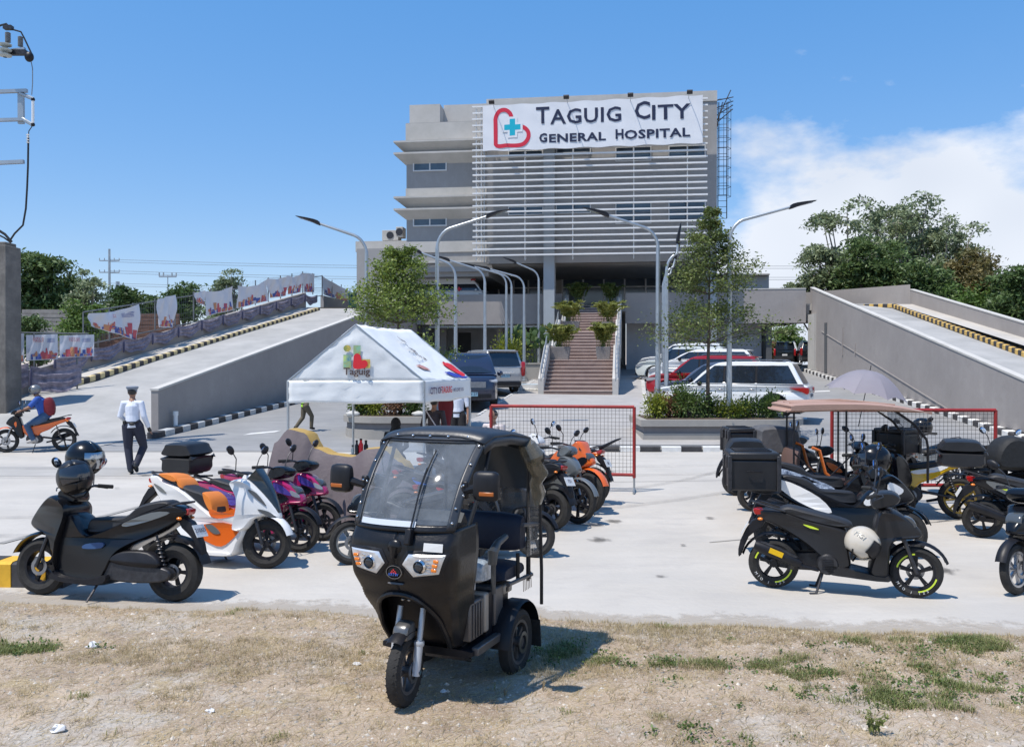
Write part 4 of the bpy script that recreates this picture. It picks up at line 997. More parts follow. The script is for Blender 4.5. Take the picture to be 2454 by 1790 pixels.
def shrub(x,y,z,r,h,m,lab,seed,n=1500,sz=.075,grp=None,cat='shrub'):
    g=np.random.default_rng(seed); T=thing('shrub',lab,cat,(x,y,z),group=grp)
    b=MB(); rr=random.Random(seed)
    tips=[]
    for k in range(9):
        a=rr.uniform(0,6.28); e=Vector((math.cos(a)*r*rr.uniform(.3,.9),math.sin(a)*r*rr.uniform(.3,.9),h*rr.uniform(.55,1.0))); b.tube([(0,0,-.02),e*.5+Vector((0,0,h*.1)),e],[.012,.008,.004],5); tips.append(e)
    b.build('stem',barkm,T)
    c=[]
    for e in tips:
        k=n//len(tips); q=g.normal(size=(k,3))*np.array([r*.33,r*.33,h*.24])+np.array([e.x*.8,e.y*.8,e.z*.62]); c.append(q)
    c=np.concatenate(c); c[:,2]=np.clip(np.abs(c[:,2]),.02,h*1.25)
    leaves('foliage',c,sz,m,T,seed=seed); return T
zp=tz(p0.y)+.12+.5
for i,(u,r,h,m,lab) in enumerate(((1572,.30,.62,ly,'yellow green shrub at the left end of the right planter'),(1604,.42,.62,lr,'rust coloured shrub in the right planter'),(1652,.42,.78,lg,'tall airy green shrub left of the planter tree'),(1700,.38,.62,lg,'dark green shrub at the foot of the planter tree'),(1750,.40,.50,ly,'lime green shrub right of the lamp post in the planter'),(1800,.40,.52,lg,'middle green shrub of the right planter'),(1850,.34,.66,lg,'upright green shrub near the rounded planter end'),(1632,.3,.95,lg,'loose feathery shrub reaching above the white car sill'))):
    p=at(u,1000,p0.y+.9+.25*(i%2)); shrub(p.x,p.y,zp,r,h,m,lab,100+i)
zq=tz(q0.y)+.62
for i,(u,r,h,m,lab) in enumerate(((862,.30,.6,lg,'green shrub at the left of the planter behind the tent'),(900,.38,.62,ly,'yellow green shrub in the planter behind the tent'),(945,.38,.60,lr,'reddish green shrub in the planter behind the tent'),(990,.36,.62,lg,'green shrub at the right of the planter behind the tent'))):
    p=at(u,1000,q0.y+.9); shrub(p.x,p.y,zq,r,h,m,lab,130+i)
rkm=mat('white_stone',(.5,.49,.46),.85,var=.15,vs_=6)
for i,u in enumerate((845,1003)):
    p=at(u,1002,q0.y+.35); b=MB(); b.ball((0,0,0),(.19,.14,.09),10,7); g=random.Random(i); b.v=[(x*g.uniform(.88,1.1),y,z*g.uniform(.85,1.1)) for x,y,z in b.v]; o=b.build('boulder',rkm); o.location=(p.x,p.y,zq+.05); tag(o,['pale stone at the left end of the tent planter','pale stone at the right end of the tent planter'][i],'stone')
# ================================================================= trees
def tree(name,lab,base,H_,tiers,m,seed,n=7000,sz=.06,lean=(0,0),tr=.055,flat=.35,grp=None,thick=.32):
    """tiers: (height fraction, radius, count)"""
    g=random.Random(seed); ng=np.random.default_rng(seed); T=thing(name,lab,'tree',base,group=grp)
    b=MB(); tp=[Vector((lean[0]*f+g.gauss(0,.015)*H_*.2*f,lean[1]*f,H_*f)) for f in (0,.12,.25,.4,.55,.7,.85,1)]
    b.tube(tp,[tr*(1-.85*f) for f in (0,.12,.25,.4,.55,.7,.85,1)],9)
    def onT(f):
        k=f*7; 
        for i,(a,c) in enumerate(zip((0,.12,.25,.4,.55,.7,.85,1),(.12,.25,.4,.55,.7,.85,1,1.01))):
            if a<=f<=c: return tp[i].lerp(tp[min(i+1,7)],(f-a)/(c-a))
        return tp[-1]
    cs=[]; wt=[]
    for (f,r,c,*sk) in tiers:
        a0=g.uniform(0,6.28)
        for k in range(c):
            a=a0+6.283*k/c+g.uniform(-.35,.35); l=r*g.uniform(.72,1.12); s=onT(f)
            if sk: l*= 1+sk[0]*math.cos(a)
            e=s+Vector((math.cos(a)*l,math.sin(a)*l,l*g.uniform(.10,.42))); mid=s.lerp(e,.5)+Vector((0,0,.04*l))
            b.tube([s,mid,e],[tr*.32,tr*.2,tr*.07],5)
            for q in range(6):
                w_=.25+.15*q; p=s.lerp(e,w_); a2=a+g.choice((-1,1))*g.uniform(.5,1.0); l2=l*.42*(1.1-w_*.5); e2=p+Vector((math.cos(a2)*l2,math.sin(a2)*l2,l2*g.uniform(0,.35)))
                b.tube([p,e2],[tr*.1,tr*.04],4,cap=False); cs+= [(p.lerp(e2,t_),.13*r**.5) for t_ in (.35,.6,.8,1)]
            cs+=[(s.lerp(e,t_),.14*r**.5) for t_ in (.5,.7,.85,1,1.06)]
    b.build('trunk',barkm,T)
    P=np.array([tuple(c[0]) for c in cs]); W=np.array([c[1] for c in cs]); idx=ng.integers(0,len(P),n)
    q=P[idx]+ng.normal(size=(n,3))*W[idx][:,None]*np.array([1,1,thick]); q[:,2]+=.03
    leaves('crown',q,sz,m,T,seed=seed,flat=flat,asp=.6); return T
tgl=leafmat('terminalia_leaf_light',(.12,.20,.035),(.27,.33,.07),.45,1.6); tgd=leafmat('terminalia_leaf_dark',(.08,.14,.035),(.19,.22,.06),.45,1.6)
pb=at(1695.6,1015,p0.y+1.2)
tree('planter_tree','tall thin tiered tree with dark leaves in the right planter',(pb.x,pb.y,zp),6.30-zp,[(.36,1.65,7,.15),(.43,1.2,6,.1),(.50,.75,4),(.60,1.15,6,.1),(.66,1.0,6,.15),(.73,.85,5),(.79,.7,5),(.86,.5,5),(.93,.3,4),(.99,.16,3)],tgd,31,15500,.075,lean=(.06,0),tr=.06,thick=1.0)
pc=at(960,800,q0.y+1.2)
tree('planter_tree','bushy bright green tiered tree behind the white tent',(pc.x,pc.y,zq),at(950,594,q0.y+1.2).z-zq,[(.30,1.1,6,.45),(.545,1.25,7),(.60,1.25,6),(.66,1.05,6),(.73,.85,6),(.80,.75,5),(.87,.6,5),(.94,.4,4)],tgl,32,15000,.080,lean=(-.1,0),tr=.06,thick=.95)
# big trees beyond the compound
fl1=leafmat('leucaena_leaf',(.19,.25,.12),(.33,.38,.22),.4,.25); fl2=leafmat('dark_tree_leaf',(.075,.14,.04),(.16,.23,.075),.4,.3); fl3=leafmat('brown_green_leaf',(.10,.13,.035),(.24,.18,.07),.4,.35); fl4=leafmat('fresh_leaf',(.10,.19,.035),(.19,.27,.06),.4,.3)
pale=mat('pale_bark',(.30,.27,.23),.85,var=.2,vs_=5)
def bigtree(lab,u,vtop,vbase,D,wpx,m,seed,n,sz,open_=.5,bark=None,blobs=26,kind='tree',name='tree',shape=1.0,zb=None,limb=1):
    g=random.Random(seed); ng=np.random.default_rng(seed); top=at(u,vtop,D); z0=tz(D) if zb is None else zb; T=thing(name,lab,kind,(top.x,D,z0)); h=top.z-z0; w_=wpx/FL*D/2
    b=MB(); cs=[]; zl=(HC-(vbase-VH)/FL*D)-z0
    for k in range(blobs):
        a=g.uniform(0,6.283); f=g.random()**.8; rr=w_*math.sqrt(g.random())*(1-f*.75*shape); zc=max(zl,h*.12)+(h*.96-max(zl,h*.12))*f
        e=Vector((math.cos(a)*rr,math.sin(a)*rr*.7,zc)); st=Vector((e.x*.12+g.gauss(0,.1),e.y*.12,h*g.uniform(.05,.3)))
        b.tube([Vector((0,0,-.2)) if k%4==0 else st*.4,st,st.lerp(e,.55)+Vector((0,0,h*.05)),e],[h*.012*limb,h*.010*limb,h*.006*limb,h*.002*limb],5)
        R_=w_*g.uniform(.16,.34)*(1 if open_<.5 else .45)
        cs.append((e,R_))
        for q in range(3):
            e2=e+Vector((g.gauss(0,R_*.8),g.gauss(0,R_*.8),g.gauss(0,R_*.6))); b.tube([e,e2],[h*.0025*limb,h*.001*limb],4,cap=False); cs.append((e2,R_*.6))
    b.build('trunk',bark or barkm,T)
    P=np.array([tuple(c[0]) for c in cs]);W=np.array([c[1] for c in cs]); idx=ng.choice(len(P),n,p=W**2/np.sum(W**2))
    # leaves gather in small sprays, leaving gaps
    ns=n//7; i2=ng.choice(len(P),ns,p=W**2/np.sum(W**2)); d=ng.normal(size=(ns,3)); d/=np.linalg.norm(d,axis=1)[:,None]
    sp=P[i2]+d*(W[i2]*ng.random(ns)**.45)[:,None]*np.array([1,1,.75]); q=np.repeat(sp,7,axis=0); dr=ng.normal(size=(ns,3)); dr[:,2]=-abs(dr[:,2])*.5-.1; dr/=np.linalg.norm(dr,axis=1)[:,None]
    q=q+np.repeat(dr,7,axis=0)*(np.tile(np.arange(7),ns)*sz*.55)[:,None]+ng.normal(size=q.shape)*sz*.25
    leaves('crown',q,sz,m,T,seed=seed,asp=.42,flat=.2); return T
bigtree('tall open feathery tree with pale stems behind the right ramp',2165,468,735,66,330,fl1,51,11500,.32,.8,pale,46,shape=.6,limb=1.3)
bigtree('leaning feathery tree at the left of the tall one behind the ramp',2035,487,735,64,200,fl1,52,5500,.30,.9,pale,24,shape=.5)
bigtree('spreading low tree with seed pods left of the feathery trees',1985,585,735,62,230,fl1,53,8500,.28,.6,barkm,34,shape=.8)
bigtree('dense green tree in the middle behind the right ramp',2090,560,740,60,240,fl2,54,14000,.28,.6,barkm,34,shape=.8)
bigtree('wide feathery tree with arching boughs right of the tall one',2255,505,760,65,230,fl1,55,6500,.30,.8,pale,32,shape=.5)
bigtree('dark green tree beside the ramp parapet kink',2190,640,760,58,260,fl2,56,16000,.28,.2,barkm,26)
bigtree('green tree with browning leaves right of the feathery trees',2325,612,800,60,190,fl3,57,13000,.28,.3,barkm,24)
bigtree('tree with narrow upright shoots at the right edge',2400,630,860,56,170,fl3,58,12000,.26,.4,barkm,24,shape=.5)
bigtree('dark tree at the far right edge of the photo',2455,640,900,52,160,fl2,59,11000,.26,.3,barkm,22,shape=.5)
bigtree('low yellow green tree behind the right edge ramp wall',2330,690,840,54,200,fl4,60,10000,.24,.2,barkm,20)
bigtree('bright green tree seen under the bridge',1890,775,872,88,110,fl4,61,7000,.34,.2,barkm,18,zb=2.1)
bigtree('green tree seen under the bridge at its left',1800,780,870,90,130,fl2,62,7000,.36,.2,barkm,18,zb=2.1)
bigtree('reddish brown ornamental tree beside the white gate',1848,806,870,74,40,lr,63,1600,.22,.3,barkm,10,zb=2.1)
bigtree('big dark round tree right behind the concrete pillar',95,596,830,52,150,fl2,64,19000,.28,.1,barkm,30,shape=.6)
bigtree('dark green tree left of the utility pole behind the fence',170,668,830,54,120,fl2,65,9000,.26,.2,barkm,20)
bigtree('thin feathery sapling with a crooked trunk behind the fence',208,632,780,50,95,fl1,66,2600,.22,.9,pale,14,shape=.3,limb=1.2)
bigtree('mid green tree below the thin feathery sapling',205,722,800,45,110,fl4,67,8000,.2,.2,barkm,20)
bigtree('dark tree crowns right of the utility pole',300,690,800,58,110,fl2,68,8000,.26,.2,barkm,18)
bigtree('small dark tree with loose twigs behind the ramp fence',365,706,780,60,90,fl2,69,5000,.24,.5,barkm,16)
bigtree('rounded dark tree behind the middle of the ramp fence',440,686,760,66,110,fl2,70,7000,.28,.2,barkm,18)
bigtree('slender pale feathery tree rising over the ramp fence',560,624,740,70,85,fl1,71,3200,.26,.9,pale,16,shape=.35)
bigtree('low scrubby tree at the foot of the slender tree',535,700,760,72,90,fl1,72,3000,.26,.5,barkm,14)
bigtree('dark scrub right of the concrete pillar below the big tree',80,745,870,40,70,fl2,73,5000,.16,.2,barkm,14)
# planting near the stairs
b1=FP(1240,870,9)[0]
def lowwall(label,s0,s1,t0,t1,h,m=cop):
    z=tz(L(s0,t0,0).y); o=L((s0+s1)/2,(t0+t1)/2,z); T=thing('planter_box',label,'planter',o,-TH)
    b=MB(); b.box((0,0,h/2-.05),(s1-s0,t1-t0,h)); b.build('wall',m,T,bevel=.02); b=MB(); b.box((0,0,h),(s1-s0+.08,t1-t0+.08,.08)); b.build('rim',cop,T); return T,z+h
lw,zl=lowwall('low grey planter wall left of the staircase foot',FP(1222,870,8)[0],-1.75,7.5,12,.85)
banm=leafmat('broad_leaf',(.04,.10,.025),(.09,.15,.04),.3,2)
def broad(lab,s,t,z,w_,h,n,seed):
    p=L(s,t,z); T=thing('broadleaf_plant',lab,'plant',p); g=random.Random(seed)
    for k in range(n):
        a=g.uniform(0,6.28); r=w_*math.sqrt(g.random()); hh=h*g.uniform(.45,1); lw_=g.uniform(.12,.18); ll=g.uniform(.3,.45); c=Vector((math.cos(a)*r,math.sin(a)*r*.5,hh)); d=Vector((g.gauss(0,.4),g.gauss(0,.4),1)).normalized(); sd=d.cross(Vector((g.gauss(0,.3),1,0))).normalized()
        b=MB(); P=[c-d*ll*.5,c-d*ll*.2+sd*lw_*.8,c+d*ll*.2+sd*lw_,c+d*ll*.5,c+d*ll*.2-sd*lw_,c-d*ll*.2-sd*lw_*.8]; b.add(P+[c+d.cross(sd)*.03],[(0,1,6),(1,2,6),(2,3,6),(3,4,6),(4,5,6),(5,0,6)]); b.build('leaf',banm,T)
    b=MB()
    for k in range(7): b.tube([(g.gauss(0,w_*.2),g.gauss(0,.1),-.02),(g.gauss(0,w_*.5),g.gauss(0,.2),h*.8)],.015,5)
    b.build('stem',lg,T)
broad('tall plant with broad rounded green leaves left of the staircase',-2.75,9.8,zl,.85,1.9,46,3)
broad('large leafy plant between the lamp posts left of the staircase',FP(1236,800,9.8)[0],9.8,zl,.7,1.9,34,4)
sy=FP(1222,840,8)[0]; shrub(L(sy,8,0).x,L(sy,8,0).y,zl-.3,.75,1.55,ly,'bright yellow green round shrub left of the staircase',150,2600,.12)
# little blue and white pool edge at the stair foot
o=L(FP(1268,905,2.2)[0],2.2,0); T=thing('pond','small raised pond with blue water and pale stones left of the stairs','pond',(o.x,o.y,tz(o.y)),-TH)
b=MB(); b.lathe([(.72,0),(.72,.3),(.62,.3),(.62,.2)],20,(0,0,0),'z'); b.v=[(x*1.15,y,z) for x,y,z in b.v]; b.build('rim',white,T); b=MB(); b.lathe([(0,.24),(.62,.24)],20,(0,0,0),'z'); b.v=[(x*1.15,y,z) for x,y,z in b.v]; b.build('water',mat('pond_blue',(.02,.35,.6),.15),T)
for k in range(5): b=MB(); b.ball((.15*k-.1,-.76,.08),(.1,.08,.07),8,5); b.build('stone',rkm,T)
# ================================================================= lamp posts
def lamp(lab,u,D,hu,hv,zb=None,bend=.5):
    z0=tz(D)+.1 if zb is None else zb; base=at(u,900,D); base.z=z0; tip=at(hu,hv,D); dx=tip.x-base.x; H_=tip.z-z0; sg=1 if dx>0 else -1
    T=thing('street_lamp',lab,'street lamp',base,group='street lamps of the hospital forecourt')
    r=.065; P=[(0,0,-.02),(0,0,.9),(0,0,H_*.5),(0,0,H_-1.05)]
    cx=.55*sg; cz=H_-1.05; 
    for k in range(1,7):
        a=R(70*k/6); P.append((cx-cx*math.cos(a),0,cz+.62*math.sin(a)))
    ax=abs(dx)-.62; e=(dx-.62*sg,0,H_-.12)
    P.append(e); rs=[.085,.078,.066,.055]+[.045]*6+[.036]
    b=MB(); b.tube(P[:4],rs[:4],12); b.build('pole',galv,T); b=MB(); b.tube(P[3:],rs[3:],10); b.build('arm',galv,T)
    b=MB(); b.lathe([(.16,0),(.16,.03),(.09,.05)],12,(0,0,0),'z'); b.build('base_plate',galv,T)
    sl_=math.atan2(H_-.12-P[-2][2],abs(dx)-.62-abs(P[-2][0]))
    b=MB(); out=[(-.04,-.05),(.0,.05),(.18,.075),(.66,.02),(.68,-.01),(.2,-.03)]
    b.slab(out,lambda x,z:.10-.05*max(0,x-.3),2,.012); o=b.build('lamp_head',black,T); o.location=e; o.rotation_euler=(0,-sl_*.95,0) if sg>0 else (0,-sl_*.95,math.pi)
    b=MB(); b.box((.4,0,-.022),(.4,.13,.012)); q=b.build('diffuser',lens,o)
    return T
zpl=zp-.02
lamp('nearest right lamp post in the planter with its arm to the right',1747.5,24.6,1950,486,zpl)
lamp('lamp post at the left of the right planter with its arm to the left',1576.5,25.2,1403,506,zpl)
lamp('left lamp post behind the tent with its arm reaching left',879,26.6,714,526,zq)
lamp('lamp post beside the left planter tree with its arm reaching right',1048,26.2,1219,509,zq)
lamp('second left row lamp post beside the dark van',1092,33,968,598)
lamp('third left row lamp post in front of the silver people carrier',1162,37,1040,617)
lamp('lamp post standing before the small round pond',1256,43,1142,639)
lamp('lamp post left of the yellow green shrub by the stairs',1213.5,44,1105,633)
lamp('thin lamp post behind the yellow green shrub',1226,46,1130,638)
lamp('lamp post standing in the broadleaf bed beside the staircase',1291,46,1207,624)
lamp('second right row lamp post just behind the planter',1597,31,1668,575)
lamp('third right row lamp post behind the parked cars',1592,37,1655,612)
lamp('farthest right row lamp post near the hospital',1588.5,43,1642,632)
# ================================================================= mesh barriers
redf=mat('barrier_red',(.30,.022,.02),.5,var=.2,vs_=6); wire=mat('barrier_wire',(.10,.095,.09),.5,metal=.5)
def barrier(lab,ua,ub,vt,vb,Da,Db,vf=None):
    a=at(ua,vt[0],Da); c=at(ub,vt[1],Db); o=Vector((a.x,a.y,0)); T=thing('mesh_barrier',lab,'barrier',o); d=Vector((c.x-a.x,c.y-a.y,0)); Ln=d.length; T.rotation_euler=(0,0,math.atan2(d.y,d.x)); zt=(a.z+c.z)/2; zb=vb
    r=.028
    for x in (0,Ln):
        b=MB(); b.tube([(x,0,.03),(x,0,zb-.02)],.018,8); b.tube([(x,-.3,.02),(x,0,.06),(x,.3,.02)],.018,8); b.build('foot',galv,T)
        b=MB(); b.tube([(x,0,zb-.05),(x,0,zt)],r,10); b.build('post',redf,T)
    for z in (zb,zt):
        b=MB(); b.tube([(0,0,z),(Ln,0,z)],r,10); b.build('rail',redf,T)
    b=MB(); n=round(Ln/.062)
    for k in range(1,n): b.tube([(Ln*k/n,0,zb),(Ln*k/n,0,zt)],.0028,4,cap=False)
    n=round((zt-zb)/.062)
    for k in range(1,n): b.tube([(0,0,zb+(zt-zb)*k/n),(Ln,0,zb+(zt-zb)*k/n)],.0028,4,cap=False)
    b.build('wire_mesh',wire,T,kind='stuff')
    return T
barrier('red framed wire mesh barrier on the lot in front of the staircase',1177,1520,(972,976),.29,15.6,15.2)
barrier('red framed wire mesh barrier on the right behind the roofed tricycle',1994,2386,(983,983),.29,13.9,13.9)
# ================================================================= poles and wires
plm=mat('old_pillar_concrete',(.21,.195,.175),.9,var=.3,vs_=1.4,bump=.4,bs=10); streaks(plm,.6,3,.3,.45,.7,(.09,.085,.08))
pp=gp(25,1018); T=thing('concrete_pillar','weathered square concrete pillar at the left edge of the photo','pillar',(pp.x,pp.y+.3,tz(pp.y)))
hp=at(25,588,pp.y).z-tz(pp.y); ex=at(20.6,800,pp.y).x-pp.x
b=MB(); b.box((ex-.42,0,hp/2),(.84,.86,hp)); b.build('shaft',plm,T,bevel=.03)
b=MB(); b.box((ex-.42,0,hp+.05),(.70,.6,.12)); b.build('cap',plm,T,bevel=.03)
b=MB(); b.box((ex-1.0,-.05,hp*.28),(.55,.9,hp*.56)); b.build('lower_pier',plm,T,bevel=.03)
b=MB(); 
for k in range(14):
    z=hp*(.1+.056*k); b.tube([(ex-.02,-.36,z),(ex+.0,-.36,z+.02)],.012,4)
T2=tag(b.build('tie_hook',darkst,T),'x','x'); del T2['label']; del T2['category']
b=MB(); n=12
for j in range(n+1):
    for i in range(7):
        f=i/6; z=hp*(.97-.62*j/n); x=ex-.86+.36*f*(1-.35*j/n)+.03*math.sin(j*1.3+i); b.v.append((x,-.40-.05*math.sin(i*1.9+j*.4),z))
for j in range(n):
    for i in range(6): a=j*7+i; b.f.append((a,a+1,a+8,a+7))
o=b.build('hanging_tarp',mat('pale_tarp',(.5,.52,.56),.6,var=.1,vs_=3)); o.location=T.location; tag(o,'torn pale tarp with a blue mark hanging on the concrete pillar','tarp')
b=MB(); b.v=[]
for k in range(18): a=k/17*math.pi; b.v+= [(ex-.72+.14*math.cos(a*2),-.475,hp*.72+.45*math.sin(a-1.57)),(ex-.66+.1*math.cos(a*2),-.475,hp*.72+.38*math.sin(a-1.57))]
for k in range(17): b.f.append((2*k,2*k+1,2*k+3,2*k+2))
b.build('print',mat('tarp_blue',(.03,.06,.4),.6),o,smooth=False)
# power pole just out of frame, with its hardware reaching in
D=22; KS=22/15; up=at(-75,900,D); T=thing('power_pole','power pole hardware of steel arms, insulators and cable at the top left','power pole',(up.x,D,0))
def q(u,v,dy=0): p=at(u,v,D+dy); return p-Vector((up.x,D,0))
b=MB(); b.tube([(0,0,0),(0,0,13.5)],[.20,.14],14); b.build('pole',plm,T)
def bar(u0,v0,u1,v1,th,dy=0,nm='cross_arm',m=galv):
    b=MB(); a=q(u0,v0,dy); c=q(u1,v1,dy); mid=(a+c)/2; b.box(mid,((c-a).length,.09,th*KS),(0,-math.atan2((c-a).z,(c-a).x),0)); b.build(nm,m,T)
bar(-75,223,65,218,.055,0); bar(-75,290,56,287,.05,0); bar(-75,394,57,388,.06); bar(-75,140,60,118,.05)
b=MB(); a=q(47,296); c=q(49,224); b.box((a+c)/2+Vector((0,.05,0)),(.14,.07,(c-a).length)); b.build('bracket_plate',galv,T)
for a,c in (((48,224),(80,238)),((53,285),(78,300))):
    b=MB(); b.tube([q(*a),q(*c,-.1)],.044,6); b.build('arm',galv,T)
b=MB(); b.tube([q(79,240,-.1),q(79,298,-.1)],.033,8); b.build('fuse_tube',white,T)
for v in (239,299): b=MB(); b.ball(q(79,v,-.1),.05,8,6); b.build('clamp',black,T)
for (u,v0,v1,rr) in ((19,78,102,.066),(49,88,112,.062)):
    b=MB(); n=8; a=q(u,v1); c=q(u,v0); pr=[]
    for k in range(n): z=a.z+(c.z-a.z)*k/n; dz=(c.z-a.z)/n; pr+=[(rr,z+dz*.1),(rr,z+dz*.4),(rr*.6,z+dz*.5),(rr*.6,z+dz*.95)]
    b.lathe(pr,12,(a.x,a.y,0),'z'); b.build('insulator',mat('grey_porcelain',(.22,.23,.24),.3),T)
b=MB(); a=q(12,125,-.2); pr=[]
for k in range(3): z=a.z+k*.125-.13; pr+=[(.045,z),(.147,z+.03),(.155,z+.06),(.075,z+.09)]
b.lathe(pr,16,(a.x,a.y,0),'z'); b.build('disc_insulator',mat('pale_porcelain',(.42,.45,.43),.25),T)
b=MB(); b.box(q(37,127),(.53,.12,.12)); b.box(q(20,67),(.2,.14,.09)); b.build('bracket',darkst,T)
b=MB(); b.ball(q(70,137,-.1),(.11,.09,.125),10,8); b.build('cable_clamp',black,T)
cb=mat('cable_black',(.015,.015,.017),.6); cg=mat('cable_grey',(.16,.19,.22),.6)
b=MB(); b.tube([q(-20,75),q(0,62),q(15,58),q(22,66)],.026,6); b.tube([q(25,70),q(50,77),q(58,92),q(75,128)],.02,6); b.build('jumper_cable',cb,T)
b=MB(); b.tube([q(74,145,-.1),q(78,165,-.1),q(78,200,-.1),q(76,228,-.1)],.012,6); b.build('cable',cg,T)
b=MB(); b.tube([q(68,330,-.1),q(67,400,-.1),q(65,450,-.1),q(62,500,-.1),q(55,540,-.1),q(35,560,-.1),q(23,578,-.1)],.023,8); b.tube([q(79,300,-.1),q(69,315,-.1),q(68,332,-.1)],.012,6); b.build('cable',cb,T)
b=MB(); b.tube([q(-10,548),q(12,562),q(28,580)],.032,6); b.tube([q(-10,560),q(10,570),q(26,582)],.02,6); b.build('cable',cb,T)
b=MB(); pr=[]; a=q(67,322,-.1)
for k in range(4): pr+=[(.012,a.z-k*.06),(.045,a.z-k*.06-.015),(.018,a.z-k*.06-.045)]
b.lathe(pr,10,(a.x,a.y,0),'z'); b.build('cable_termination',white,T)
# distant utility poles and wires
D=120; gpz=2.1
def upole(lab,u,vt,D,r,arms):
    a=at(u,vt,D); T=thing('utility_pole',lab,'utility pole',(a.x,D,gpz)); b=MB(); b.tube([(0,0,0),(0,0,a.z-gpz)],[r,r*.7],8); b.build('pole',galv,T)
    for (w_,v) in arms: z=at(u,v,D).z-gpz; b=MB(); b.box((0,0,z),(w_,.12,.14)); [b.tube([(x,0,z),(x,0,z+.35)],.06,5) for x in (-w_/2,w_/2,-w_/4,w_/4)]; b.build('cross_arm',galv,T)
    return T
upole('far steel utility pole with cross arms behind the left trees',262,597,D,.22,((2.6,625),(2.6,653)))
upole('short pole stub behind the ramp fence',282,675,70,.22,())
t=upole('thin television aerial mast behind the ramp fence',402,660,80,.06,((1.5,663),))
wm=mat('power_line',(.10,.12,.14),.6)
for i,(v0,v1,v2) in enumerate(((626,634,642),(653,660,669),(683,688,695))):
    b=MB(); P=[]
    for k in range(25):
        u=262+(2700-262)*k/24; f=k/24; v=v0+(v2-v0)*min(1,f*2.2)+6*math.sin(min(1,f*2.2)*3.14)
        P.append(at(u,v-4+ (f*0),D))
    P2=[p+Vector((0,.3,-.28)) for p in P]; o=P[0].copy()
    b.tube([p-o for p in P],.022,4); x=b.build('power_line',wm); x.location=o; tag(x,['top pair of power lines crossing the sky behind the hospital','middle pair of power lines crossing behind the hospital','lowest pair of power lines just above the far trees'][i],'power line')
    b=MB(); b.tube([p-o for p in P2],.022,4); b.build('second_wire',wm,x)
# walls and yard behind the fences
blk=mat('block_wall',(.26,.24,.22),.9,var=.2,vs_=3,bump=.3,bs=8); brk=mat('brown_brick',(.16,.085,.06),.9,var=.25,vs_=6,bump=.3,bs=8)
def farwall(lab,u0,u1,v0,v1,D,m,cap=True):
    a=at(u0,v0,D); c=at(u1,v0,D); zb=at(u0,v1,D).z; T=thing('boundary_wall',lab,'wall',((a.x+c.x)/2,D,zb)); h=a.z-zb; w_=c.x-a.x
    nb=int(h/.2); 
    for r_ in range(nb):
        b=MB(); b.box((0,0,(r_+.5)*h/nb),(w_,.2+.02*(r_%2),h/nb*.9)); b.build('block_course',m,T)
    b=MB(); b.box((0,.02,h/2),(w_-.02,.14,h)); b.build('mortar',blk,T); return T
farwall('grey hollow block wall behind the concrete pillar',55,235,742,850,46,blk)
farwall('brown brick wall behind the ramp fence',228,430,752,840,50,brk)
# white gate, plants and hedge seen under the bridge
gate=thing('picket_gate','white picket gate seen below the ramp bridge','gate',at(1799,866,66)); 
h=at(1799,824,66).z-gate.location.z; w_=at(1830,845,66).x-at(1768,845,66).x
for k in range(19): b=MB(); b.box((-w_/2+w_*k/18,0,h/2),(.055,.03,h)); b.build('picket',white,gate)
for z in (.15,h-.15): b=MB(); b.box((0,.04,z),(w_,.03,.09)); b.build('rail',white,gate)
for i,(u,v,r,h,m,lab) in enumerate(((1800,868,.5,.9,lr,'dark flowering shrub in front of the white gate'),(1832,864,.5,1.0,ly,'spiky yellow green plant right of the white gate'),(1770,866,.3,.6,lg,'small green plant at the left foot of the white gate'))):
    p=at(u,v,63); shrub(p.x,p.y,2.15,r,h,m,lab,170+i,900,.16)
cw=farwall('grey yard wall seen behind the parked cars',1690,1768,820,870,80,trimm)
o=at(1700,846,58); shrub(L(7.2,17,0).x,L(7.2,17,0).y,1.9,.5,1.3,lg,'dark leafy plant under the deck right of the stairs',190,700,.2)
chm=mat('white_plastic',(.7,.72,.74),.4)
p=L(4.15,12.6,0); T=thing('plastic_chair','white plastic chair under the deck beside the staircase','chair',(p.x,p.y,tz(p.y)),.3)
b=MB(); b.box((0,0,.42),(.42,.42,.04)); b.build('seat',chm,T); b=MB(); b.box((0,.2,.66),(.42,.04,.46),(.15,0,0)); b.build('backrest',chm,T)
for x in(-.18,.18):
    for y in(-.18,.18): b=MB(); b.tube([(x*1.15,y*1.15,0),(x,y,.42)],.02,6); b.build('leg',chm,T)
    b=MB(); b.box((x*1.15,0,.62),(.04,.4,.03)); b.build('armrest',chm,T)
